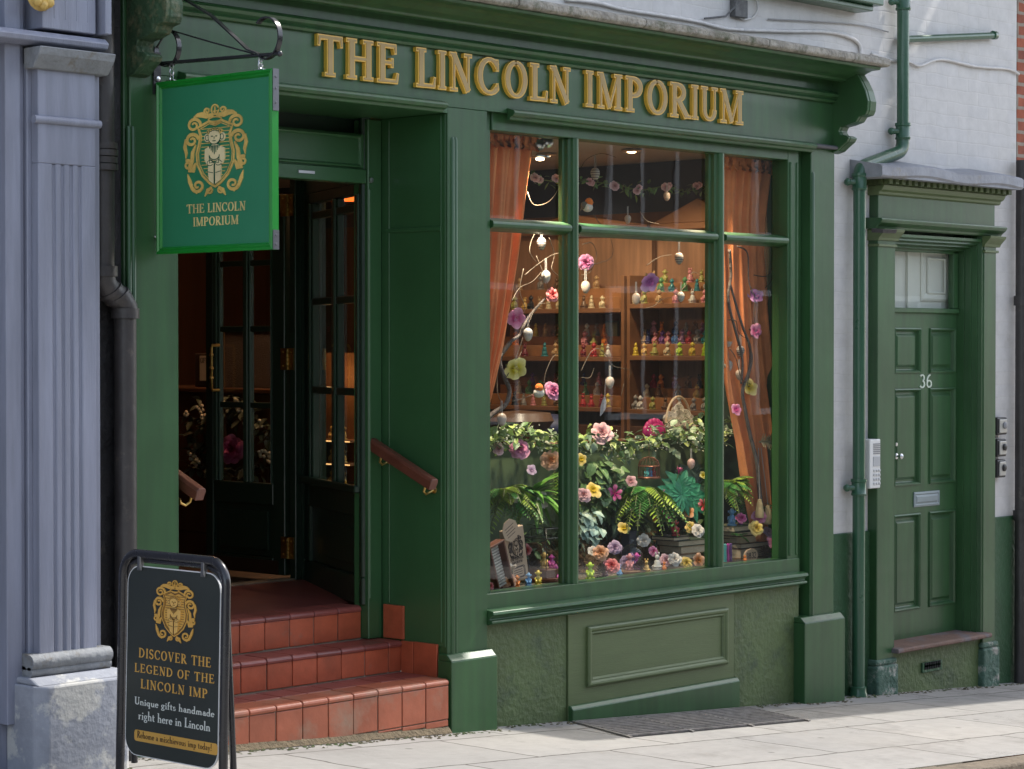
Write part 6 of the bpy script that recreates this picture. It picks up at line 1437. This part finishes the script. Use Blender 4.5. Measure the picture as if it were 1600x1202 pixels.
sgm = MB(); sgm.tube([(-.06, 0, .54), (-.06, 0, 1.6)], .03, 5); sgm.tube([(.06, 0, .54), (.04, 0, 1.6)], .03, 5); STR = sgm.mesh("ribbon", pm("white ribbon", (.40, .37, .35), .6))
for px, py, h, y, k, lab in [(930, 272, 18, .36, 'striped', "banded egg hanging beside the left mullion in the middle top pane"), (981, 343, 13, .40, 'plain', "speckled cream egg hanging just above the transom in the middle pane"), (1042, 307, 14, .5, 'plain', "cream egg hanging among the ceiling blossoms near the right"),
    (846, 381, 18, .36, 'striped', "banded egg hanging just below the transom in the left pane"), (853, 433, 18, .33, 'dotted', "white egg with a thin dark line hanging above the red rose in the left pane"), (825, 523, 18, .31, 'dotted', "white speckled egg hanging on the left branch under the pink flower"), (784, 656, 18, .30, 'plain', "plain beige egg hanging low at the left of the left pane"),
    (915, 449, 18, .36, 'plain', "beige egg hanging under the bright pink flower beside the left mullion"), (994, 467, 17, .36, 'plain', "beige egg hanging in front of the cream figurines of the right bookcase"), (1061, 404, 18, .36, 'striped', "banded egg hanging from the transom near the right mullion"), (1064, 464, 15, .38, 'dotted', "white dotted egg hanging under the banded one near the right mullion"),
    (953, 598, 17, .36, 'plain', "plain cream egg hanging alone in the middle of the middle pane"), (1080, 725, 16, .40, 'pink dotted', "pink dotted egg hanging below the garland near the right mullion"), (1138, 534, 17, .30, 'orange', "white egg with an orange top half behind the right mullion"), (1138, 572, 18, .30, 'dotted', "white dotted egg below the orange topped one beside the right mullion"), (1157, 549, 17, .25, 'striped', "grey banded egg hanging before the rust curtain"), (1155, 586, 16, .25, 'plain', "plain grey egg hanging lowest before the rust curtain")]:
    p = at(px, py, y); s = h / 300 * 1.9 / 1.9; sc = h / 305
    e = thing("hanging_egg", lab, "egg", tuple(p), "eggs hanging in the window")
    for n_, me, mm in (("egg", EGGM, egg_mat(k)), ("ribbon", STR, None)):
        o = D.objects.new(n_, me); COL.objects.link(o); o.parent = e; o.scale = (sc, sc, sc)
        o.rotation_euler = (0, 0, -.8)
        if mm: o.material_slots[0].link = 'OBJECT'; o.material_slots[0].material = mm
# robins
for px, py, f, lab in ((918, 320, 1, "little robin perched beside the left mullion in the middle top pane"), (842, 610, -1, "little robin sitting on the left branch beside the bright pink flower")):
    p = at(px, py, .33); r = thing("robin", lab, "bird", tuple(p), "toy robins in the window")
    M = MB(); M.ball(p + Vector((0, 0, -.014)), .027, 10, sz=.9, sx=1.15); M.build("body", pm("robin white", (.62, .58, .52), .8), r, smooth=True)
    M = MB(); M.ball(p + Vector((.005 * f, -.006, .012)), .022, 10, sz=1.05); M.tube([p + Vector((.02 * f, -.012, .014)), p + Vector((.034 * f, -.014, .012))], [.004, .0008], 5); M.build("head", pm("robin orange", (.66, .17, .02), .8), r, smooth=True)
    M = MB(); M.ball(p + Vector((-.016 * f, .006, -.006)), .022, 8, sx=1.2, sy=.9); leaf(M, p + Vector((-.03 * f, 0, -.012)), Vector((-f, 0, -.5)), Z_, .035, .014); M.build("wing", pm("robin brown", (.12, .10, .07), .8), r, smooth=True)
p = at(945, 628, .40); M = MB(); leaf(M, p + Vector((.0, 0, .03)), Vector((-.3, 0, -1)), -Y_, .11, .045, 0, .05); M.tube([p + Vector((0, 0, .03)), p + Vector((.006, 0, .12))], .0015, 4)
o = M.build("silver_feather", pm("silver grey mesh", (.32, .30, .32), .4, metal=.4, var=.3, vs=60)); tag(o, "silvery grey leaf ornament hanging in the middle pane above the pale pink rose", "ornament")

# small goods on the ledge ------------------------------------------------
BY = .613
def onfloor(px, py, y): p = at(px, py, y); return Vector((p.x, y, BY))
for px, py, y, h, c, k, lab in [(808, 908, .19, .058, 'orange', 0, "small orange figurine in front of the kraft box"), (826, 902, .20, .062, 'sky blue', 0, "small bright blue figurine in front of the kraft box"), (841, 905, .18, .072, 'yellow', 0, "yellow and white figurine in front of the wire lantern"), (868, 898, .24, .085, 'magenta', 0, "magenta figurine standing against the left mullion"),
    (922, 898, .18, .085, 'lime', 0, "lime green figurine at the left of the middle pane"), (945, 898, .24, .07, 'mauve', 0, "mauve figurine behind the coral dahlia"), (968, 898, .19, .055, 'sky blue', 2, "pale blue bear figurine beside the coral dahlia"), (1010, 893, .19, .07, 'gold', 2, "golden teddy figurine beside the pine cone"), (1027, 886, .24, .09, 'white', 2, "white rabbit figurine in a striped jersey"), (1038, 886, .21, .045, 'orange', 2, "small orange red figurine beside the white rose"),
    (1164, 878, .17, .036, 'orange', 0, "tiny orange figurine before the wooden number plaque")]:
    figure(onfloor(px, py, y), h, c, lab, None, k, -.9)
def book(p0_, w_, d_, h_, cm, label, rz=0.):
    b = thing("book", label, "book", tuple(p0_), "books piled in the window", (0, 0, rz))
    def part(nm, M, m):
        o = D.objects.new(nm, M.mesh(nm, m)); COL.objects.link(o); o.parent = b
    M = MB(); M.box(0, w_, 0, d_, 0, .004); M.box(0, w_, 0, d_, h_ - .004, h_); M.box(0, .004, 0, d_, .004, h_ - .004) if 0 else M.box(0, w_, d_ - .004, d_, .004, h_ - .004); part("cover", M, cm)
    M = MB(); M.box(.004, w_ - .004, .004, d_ - .005, .0041, h_ - .0041); part("pages", M, PAPER)
    return b
BKG, BKB, BKT, BKR = pm("dark green cloth", (.03, .05, .03), .7), pm("black cloth", (.02, .02, .022), .6), pm("tan cloth", (.30, .19, .10), .7), pm("brown cloth", (.17, .09, .05), .7)
x0 = at(1060, 870, .30).x; z = BY
for w_, h_, cm, dx, lab in ((.20, .030, BKT, .0, "bottom tan book of the pile in the middle pane"), (.19, .030, BKR, -.01, "brown book, second from the bottom of the pile in the middle pane"), (.22, .040, BKT, .0, "tan book with thick cream pages halfway up the middle pane pile"), (.24, .032, BKG, -.02, "dark green book near the top of the middle pane pile"), (.14, .022, BKB, -.06, "small cream edged book on top of the middle pane pile")):
    book((x0 + dx, .28, z), w_, .16, h_, cm, lab, rnd.uniform(-.05, .05)); z += h_ + .0005
figure((x0 + .01, .33, z), .085, 'red', "red and white figurine standing on the book pile in the middle pane", None, 0, -.9)
x0 = at(1153, 868, .30).x; z = BY
for w_, h_, cm, dx, lab in ((.24, .055, BKR, .0, "brown boxed book at the bottom of the pile in the right pane"), (.26, .028, BKB, .0, "black book, second from the bottom of the pile in the right pane"), (.22, .040, BKT, .0, "tan leather book in the middle of the right pane pile"), (.22, .026, BKB, -.04, "black book just above the tan one in the right pane"), (.25, .032, pm("grey green cloth", (.10, .11, .07), .7), -.06, "grey green book on top of the right pane pile")):
    book((x0 + dx, .28, z), w_, .16, h_, cm, lab, rnd.uniform(-.04, .04)); z += h_ + .0005
figure((x0 - .03, .32, z), .095, 'sky blue', "pale blue figurine on top of the right pane book pile", None, 0, -.9)
figure((x0 + .06, .33, z), .06, 'purple', "purple figurine beside the pale blue one on the right pane books", None, 0, -.9)
# kraft gift box with the shop crest
def card(px4, y, dep):
    TL, TR, BR, BL_ = [at(a, c, y) for a, c in px4]; return TL, TR, BR, BL_
kb = thing("gift_box", "tall kraft gift box printed with the shop crest, leaning at the left of the window", "box", tuple(at(805, 905, .25)))
TL, TR, BR, BL_ = card(((786, 833), (818, 818), (826, 905), (797, 912)), .25, .02)
kv = ((TL + TR) / 2 - (BL_ + BR) / 2); kh = kv.length; kv.normalize(); ku = (BR - BL_); ku = (ku - kv * ku.dot(kv)).normalized(); kw = .145
ko = (BL_ + BR) / 2; kn = ku.cross(kv); kn = kn if kn.y < 0 else -kn
M = MB(); M.obox(ko - ku * kw / 2 - kn * .03, ku, kv, kn, kw, kh, .03); M.build("carton", KRAFT, kb, bevel=.002)
M = MB(); put_crest(M, ko + kv * (kh * .66) + kn * .0005, ku, kv, kn, .105, .125, gold=0, pale=1, dark=0); M.build("crest", [INK, KRAFT], kb)
for s_, f0, w_ in (("THE LINCOLN", .40, .095), ("IMPORIUM", .34, .075)):
    M = MB(); put_text(M, s_, ko + kv * (kh * f0) - ku * (w_ / 2) + kn * .0005, ku, kv, kn, w_, .013, .0008); M.build("lettering", INK, kb)
M = MB(); q = rrect(-.05, .05, -.028, .028, .012, 3)
for a_ in (1.0, .86): M.ribbon([(x * a_, y_ * a_) for x, y_ in q + [q[0]]], [.004] * (len(q) + 1), ko + kv * (kh * .17) + kn * .0005, ku, kv, kn, 0, .0006)
for k in range(3): M.ribbon([(-.03, .012 - k * .011), (.03, .012 - k * .011)], [.003, .003], ko + kv * (kh * .17) + kn * .0005, ku, kv, kn, 0, .0006)
M.build("label_print", INK, kb)
p = at(797, 829, .215); nt_ = thing("note_card", "small brown scalloped note card propped against the kraft box", "card", tuple(p)); na = Vector((.86, 0, .5)).normalized(); nb = Vector((-.5, 0, .86))
M = MB(); M.poly([(.058 * math.cos(a_ * math.pi / 8) * (1 if a_ % 2 else .94), .058 * math.sin(a_ * math.pi / 8) * (1 if a_ % 2 else .94)) for a_ in range(16)], p, na, nb, -Y_, 0, .003); M.build("card", KRAFT, nt_)
M = MB()
for k in range(4): M.ribbon([(-.035, .022 - k * .015), (.035 - .01 * (k % 2), .022 - k * .015)], [.003, .003], p, na, nb, -Y_, .003, .0036)
M.build("handwriting", INK, nt_)
# shallow wooden box frame leaning at the far left
wf = thing("box_frame", "shallow red brown wooden box with white goods, leaning at the far left of the window", "box", tuple(at(775, 915, .19)))
TL, TR, BR, BL_ = card(((752, 860), (774, 838), (790, 922), (770, 926)), .19, .02)
fv = ((TL + TR) / 2 - (BL_ + BR) / 2); fh = fv.length; fv.normalize(); fu = Vector((fv.z, 0, -fv.x)); fn = Vector((0, -1, 0)); fo = (BL_ + BR) / 2 - fu * .05; fw = .11
M = MB(); M.obox(fo, fu, fv, fn, fw, fh, .008)
for a_, b_, c_, d_ in ((0, .010, 0, fh), (fw - .010, .010, 0, fh), (.010, fw - .02, 0, .010), (.010, fw - .02, fh - .010, .010)): M.obox(fo + fu * a_ + fv * c_ + fn * .008, fu, fv, fn, b_, d_, .045)
M.build("tray", WOODR, wf, bevel=.002)
M = MB()
for k in range(14): M.obox(fo + fu * .025 + fv * (.03 + k * fh / 17) + fn * .01, fu, fv, fn, .055, fh / 26, .02)
M.build("goods", pm("pale goods", (.40, .36, .32), .6, var=.4, vs=40), wf)
# wire lantern terrarium
lt = thing("glass_lantern", "tapered glass lantern with black edges and figurines inside, in the left pane", "lantern", tuple(onfloor(850, 900, .27)))
c = onfloor(852, 900, .28); c.z += .02
sqr = lambda r, z_: [(c.x + a_ * r, c.y + b_ * r, c.z + z_) for a_, b_ in ((-1, -1), (1, -1), (1, 1), (-1, 1))]
r0, r1, r2 = sqr(.055, .045), sqr(.075, .20), sqr(.05, .245)
M = MB(); M.prism([(-.058, 0), (.058, 0), (.06, .044), (-.06, .044)], c.x - .058, c.x + .058); M.v = [(x, y + c.y, z + c.z) for x, y, z in M.v]; M.build("base", WOODR, lt, bevel=.003)
M = MB()
for A_, B_2 in ((r0, r1), (r1, r2)):
    for i in range(4): j = (i + 1) % 4; M.quad([A_[i], A_[j], B_2[j], B_2[i]])
M.build("glass", GLASSIN, lt)
M = MB()
for A_, B_2 in ((r0, r1), (r1, r2)):
    for i in range(4): M.tube([A_[i], B_2[i]], .0022, 5); M.tube([B_2[i], B_2[(i + 1) % 4]], .0022, 5)
M.build("edge", BLKPL, lt)
figure((c.x - .02, c.y - .01, c.z + .046), .08, 'gold', "mustard figurine inside the glass lantern", None, 0, -.9); figure((c.x + .025, c.y - .02, c.z + .046), .065, 'magenta', "magenta figurine inside the glass lantern", None, 0, -.9)
M = MB(); M.lathe([(.075, 0), (.085, .004), (.085, .018), (.07, .02)], onfloor(852, 900, .28), 18, sx=1.2); tag(M.build("wood_slice", WOODR), "round red brown wooden base under the glass lantern", "wood slice")
# glass dome
c = onfloor(987, 895, .22); c.z = BY
gm = thing("glass_dome", "glass dome on a wooden base with pink and purple figurines inside, in the middle pane", "glass dome", tuple(c))
M = MB(); M.lathe([(.068, 0), (.072, .004), (.072, .014), (.06, .018)], c, 20); M.build("base", BKR, gm, smooth=True)
M = MB(); M.lathe([(.056, .0185), (.056, .10)] + [(.056 * math.cos(a_ * math.pi / 16), .10 + .05 * math.sin(a_ * math.pi / 16)) for a_ in range(1, 9)], c, 22); M.build("glass", GLASSIN, gm, smooth='all')
M = MB(); M.lathe([(.006, .148), (.006, .156), (.012, .162), (.012, .172), (0, .178)], c, 10); M.build("knob", GLASSIN, gm, smooth='all')
for dx, cc in ((-.028, 'pink'), (0, 'purple'), (.028, 'magenta')): figure((c.x + dx, c.y - .01 + .01 * (dx == 0), c.z + .0185), .085, cc, f"{cc} figurine under the glass dome in the middle pane", None, 0, -.9)
p = at(985, 838, .42); M = MB(); M.box(p.x - .03, p.x + .03, .40, .46, BY, p.z + .03); tag(M.build("navy_box", pm("navy card", (.02, .025, .05), .5), bevel=.003), "dark navy box behind the glass dome", "box")
# pine cones
for px, py, y, lab in ((940, 893, .20, "brown pine cone between the lime figurine and the coral dahlia"), (1000, 893, .18, "dark pine cone right of the glass dome"), (1196, 872, .22, "pine cone tucked behind the big magenta rose")):
    p = onfloor(px, py, y); p.z += .03; M = MB()
    for k in range(60):
        f = k / 60; an = k * 2.4; r = .030 * math.sin(math.pi * (.15 + .8 * f)); q = p + Vector((r * math.cos(an), r * math.sin(an), -.026 + .055 * f)); leaf(M, p + Vector((r * .3 * math.cos(an), r * .3 * math.sin(an), -.026 + .055 * f)), q - p + Vector((0, 0, .01)), Z_, r * .9 + .008, .018, 0, -.2)
    tag(M.build("pine_cone", pm("pine cone scale", (.10, .065, .04), .7, island=.3)), lab, "pine cone")
# hanging birdcage
c = at(1014, 748, .48); bc = thing("birdcage", "tiny copper birdcage with coloured figurines hanging under the garland", "birdcage", tuple(c)); r = .058
CU_ = pm("dark copper wire", (.20, .08, .05), .4, metal=.6)
M = MB(); M.lathe([(r * 1.05, 0), (r * 1.1, .006), (r * 1.05, .012)], c, 18); M.build("base", CU_, bc, smooth=True)
M = MB()
for k in range(16):
    an = k * math.pi / 8; M.tube([c + Vector((r * math.cos(an) * g, r * math.sin(an) * g, h)) for g, h in ((1, .01), (1, .07), (.85, .095), (.5, .112), (0, .118))], .0016, 4)
M.lathe([(r, .066), (r + .002, .068), (r, .07)], c, 18); M.tube([c + Vector((0, 0, .118)), c + Vector((0, 0, .19))], .0012, 4); M.build("wires", CU_, bc)
for dx, cc in ((-.03, 'turquoise'), (-.004, 'sky blue'), (.026, 'red')): figure((c.x + dx, c.y - .01, c.z + .0125), .055, cc, f"{cc} figurine inside the tiny birdcage", None, 0, -.9)
# basket of paper rolls, fuchsia cushion
c = at(1060, 672, .80); c.z -= .02; bk = thing("basket", "wicker basket heaped with rolled white paper roses behind the garland", "basket", tuple(c))
M = MB(); M.lathe([(.085, -.06), (.11, .03), (.118, .045), (.105, .045)], c, 20); M.build("bowl", pm("pinkish wicker", (.34, .20, .14), .8, bump=.8, bs=90, var=.3, vs=40), bk, smooth=True)
M = MB(); M.tube([c + Vector((.115 * math.cos(a_ * math.pi / 16), 0, .045 + .165 * math.sin(a_ * math.pi / 16))) for a_ in range(17)], .007, 7); M.build("handle", pm("pale cane", (.40, .30, .20), .7), bk, smooth=True)
for dx, dy, dz in ((-.10, -.03, .05), (-.045, -.05, .055), (.01, -.055, .06), (.065, -.04, .055), (-.075, 0, .095), (-.02, -.02, .105), (.035, -.02, .105), (.09, 0, .08), (.0, 0, .135), (.12, .0, .055)):
    q = c + Vector((dx, dy, dz)); d = Vector((-.55 + rnd.uniform(-.3, .3), -1, .3 + rnd.uniform(-.2, .2))).normalized(); u_ = d.orthogonal().normalized(); v_ = d.cross(u_); M = MB(); P = []
    for k in range(34): f = k / 33; r_ = .006 + .028 * f; P.append((r_ * math.cos(k * .62), r_ * math.sin(k * .62)))
    M.ribbon(P, [.002] * len(P), q, u_, v_, d, -.035, .02); M.build("paper_roll", pm("printed white paper", (.60, .55, .46), .8, var=.15, vs=60), bk)
c = at(1022, 672, .78); fc = thing("fuchsia_cushion", "fuchsia pink velvet shell cushion behind the garland", "cushion", tuple(c)); M = MB()
for k in range(7): an = math.pi * (.12 + .76 * k / 6); M.ball(c + Vector((.075 * math.cos(an), .0, -.03 + .06 * math.sin(an))), .035, 10, sx=.8, sy=.5, sz=1.1)
M.ball(c + Vector((0, -.01, -.02)), .06, 10, sx=1.2, sy=.5); M.build("cushion", pm("fuchsia velvet", (.35, .008, .12), .6, var=.2, vs=8), fc, smooth='all')
# dim seats and counter behind the rail
M = MB(); c = at(812, 655, 1.25); M.lathe([(.0, -.06), (.16, -.055), (.19, -.01), (.17, .035), (.0, .05)], c, 22); M.tube([c + Vector((0, 0, -.06)), Vector((c.x, c.y, .58))], .03, 8); o = M.build("stool", pm("brown leather", (.10, .055, .035), .35, var=.2), smooth=True); tag(o, "round brown leather stool inside the shop behind the left pane", "stool")
M = MB(); c = at(860, 668, 1.3); M.ball(c, .13, 14, sx=1.3, sz=.6); o = M.build("navy_cushion", pm("navy velvet", (.02, .025, .07), .6), smooth=True); tag(o, "dark navy cushion right of the leather stool", "cushion")
# brooms, jar, plaque
for px, py, lab, off in ((1187, 796, "little straw broom hanging on a string, left of two", 0), (1200, 806, "little straw broom hanging on a string, right of two", 1)):
    p = at(px, py, .20); b_ = thing("small_broom", lab, "broom", tuple(p)); M = MB(); M.lathe([(.012, .045), (.018, .03), (.026, -.02), (.024, -.045), (0, -.05)], p, 10); M.lathe([(.0125, .045), (.012, .055), (0, .058)], p, 8); M.build("bristles", pm("pale straw", (.58, .44, .24), .8, bump=.6, bs=90, stretch=(8, 8, 1)), b_, smooth=True)
    q = at(1187 + off * 4 - 2, 700, .22); M = MB(); M.tube([p + Vector((0, 0, .055)), q], .0018, 4); M.build("string", pm("white ribbon", (.62, .58, .55)), b_)
c = onfloor(1144, 876, .20); jr = thing("clear_box", "clear plastic box with turquoise and pink contents beside the right mullion", "box", tuple(c))
M = MB(); M.box(c.x - .04, c.x + .04, c.y, c.y + .06, c.z, c.z + .13); M.build("case", GLASSIN, jr)
for k, cc in enumerate(('turquoise', 'magenta', 'purple')):
    M = MB(); M.lathe([(.009, 0), (.010, .03), (.008, .06), (.010, .095), (0, .1)], (c.x - .024 + k * .024, c.y + .03, c.z + .002), 8); M.build("contents", cmat(cc), jr, smooth=True)
p = at(1173, 868, .20); pq = thing("wooden_plaque", "small wooden slice plaque numbered 1832 in front of the books", "plaque", tuple(p)); wy = .20
M = MB(); M.poly([(.062 * math.cos(math.radians(a_)), .038 * math.sin(math.radians(a_))) for a_ in range(0, 360, 30)], Vector((p.x, wy, p.z)), X_, Z_, -Y_, -.006, .006); M.build("slice", pm("pale wood slice", (.46, .31, .20), .7, var=.15, vs=20), pq, bevel=.002)
M = MB(); put_text(M, "1832", Vector((p.x - .042, wy - .006, p.z - .015)), X_, Z_, -Y_, .084, .032, .001, bold=1.25); M.build("number", INK, pq)

# seen through the open door ----------------------------------------------
ct = thing("shop_counter", "dark red brown panelled shop counter inside the doorway", "counter", (1.2, 2.6, .58))
M = MB(); M.box(.92, 1.4, 2.10, 3.6, .58, 1.52); M.box(.89, 1.45, 2.06, 3.65, 1.52, 1.55)
for k in range(3): y = 2.15 + k * .48; b0 = len(M.v); M.box(.905, .92, y, y + .06, .6, 1.50); M.box(.908, .92, y + .12, y + .42, .72, 1.38)
M.build("body", DARKW, ct, bevel=.006)
p0_, p1_ = atx(350, 518, .93), atx(433, 600, .93)
pc = thing("glitter_picture", "dark glittery picture in a thin frame standing on the counter behind the door glass", "picture", (.95, p0_.y, 1.55))
ylo, yhi = sorted((p0_.y, p1_.y))
M = MB(); M.box(.935, .96, ylo, yhi, 1.552, p0_.z); M.build("canvas", pm("glitter dark", (.045, .030, .028), .3, metal=.5, bump=1., bs=220, alt=(.30, .26, .24), altlo=.62, althi=.66, alts=90), pc)
M = MB()
for a_, b_, c_, d_ in ((ylo - .02, ylo, 1.552, p0_.z + .02), (yhi, yhi + .02, 1.552, p0_.z + .02), (ylo, yhi, p0_.z, p0_.z + .02)): M.box(.93, .962, a_, b_, c_, d_)
M.build("frame", pm("dull gilt", (.18, .12, .06), .4, metal=.5), pc)
p0_, p1_ = atx(304, 552, .93), atx(326, 603, .93); ylo, yhi = sorted((p0_.y, p1_.y))
gb = thing("gift_sign", "small dark stand with a cream card reading GIFT on the counter", "sign", (.95, ylo, 1.55))
M = MB(); M.box(.93, .97, ylo, yhi, 1.552, p0_.z); M.build("stand", pm("dark brown card", (.05, .03, .025), .6), gb, bevel=.004)
q0, q1 = atx(312, 556, .925), atx(325, 595, .925); M = MB(); M.box(.925, .9295, q1.y, q0.y, q1.z, q0.z); M.build("card", pm("cream card", (.55, .47, .36), .7), gb)
M = MB(); put_text(M, "GIFT", Vector((.9245, q0.y - .006, (q0.z + q1.z) / 2 + .03)), Vector((0, -1, 0)), Z_, Vector((-1, 0, 0)), q0.y - q1.y - .012, .03, .0006); M.build("lettering", INK, gb)
wr = thing("wreath", "dark leafy wreath with pale blossoms and one pink rose hanging on the counter front", "wreath", (.88, 2.5, 1.2)); wc = atx(362, 690, .87)
M = MB(); N_ = MB()
for i in range(260):
    an = rnd.uniform(0, 6.28); r = .27 + rnd.gauss(0, .045); q = wc + Vector((rnd.uniform(-.05, .02), r * math.cos(an) * 1.15, r * math.sin(an) * .75)); leaf(M, q, rv() - X_ * .4, Z_ + rv(.5), .07, .035, 0, .3)
    if i % 14 == 0:
        for _ in range(5): N_.ball(q + rv(.02) - X_ * .03, .011, 6)
M.build("leaves", lm("wreath leaf", (.06, .075, .05)), wr); N_.build("blossom", pm("wreath blossom", (.50, .48, .38), .6), wr, smooth='all')
o = D.objects.new("rose", BL['rose'][0]); COL.objects.link(o); o.location = atx(363, 703, .83); o.rotation_euler = Vector((-1, -.4, .1)).to_track_quat('Z', 'Y').to_euler(); o.scale = (.085,) * 3; o.material_slots[0].link = 'OBJECT'; o.material_slots[0].material = petal('magenta'); attach(o, wr)
for px, lab in ((515, "glowing orange lamp shade seen through the top of the lobby glass, left of two"), (546, "glowing orange lamp shade seen through the top of the lobby glass, right of two")):
    p = atx(px, 300, .95); l_ = thing("wall_lamp", lab, "lamp", tuple(p)); M = MB(); M.lathe([(.035, -.05), (.045, .05), (.05, .09)], p, 12); M.build("shade", pm("glowing orange shade", (1, .16, .02), emit=1.1), l_); M = MB(); M.lathe([(.01, .05), (.01, .2)], p, 6); M.build("stem", BRASS, l_)
    l = D.lights.new("shade_lamp", "POINT"); l.energy = 5; l.color = (1, .55, .28); l.shadow_soft_size = .05; lo = D.objects.new("shade_lamp", l); COL.objects.link(lo); lo.location = p + Vector((-.15, .35, -.1)); attach(lo, l_)
cb_ = thing("lit_cabinet", "small cabinet with two lit shelves of gold figurines behind the lobby screen", "cabinet", (1.0, 1.75, .58)); cy = atx(515, 690, .95).y
M = MB(); M.box(1.06, 1.08, cy - .18, cy + .16, .6, 1.75); M.box(.92, 1.06, cy + .14, cy + .16, .6, 1.75); M.build("back", SHELFW, cb_)
for k, (py, z) in enumerate(((687, 0), (723, 0), (757, 0))):
    z = atx(515, py, .95).z; M = MB(); M.box(.93, 1.06, cy - .18, cy + .14, z - .012, z); M.build("shelf", SHELFW, cb_)
    M = MB(); M.box(.926, .93, cy - .18, cy + .14, z - .010, z - .004); M.build("light_strip", pm("warm light strip", (1, .55, .2), emit=.8), cb_)
    for j in range(3): figure((.97, cy - .09 + j * .09, z + .0005), .075, 'gold', f"gold figurine, {ORD[j]} from left on the {('top', 'middle', 'bottom')[k]} lit shelf of the lobby cabinet", "gold figurines on the lit cabinet", 0, -1.6)
l = D.lights.new("cabinet_lamp", 'POINT'); l.energy = .45; l.color = (1, .55, .22); l.shadow_soft_size = .04; lo = D.objects.new("cabinet_lamp", l); COL.objects.link(lo); lo.location = (.93, cy - .05, 1.62); attach(lo, cb_)
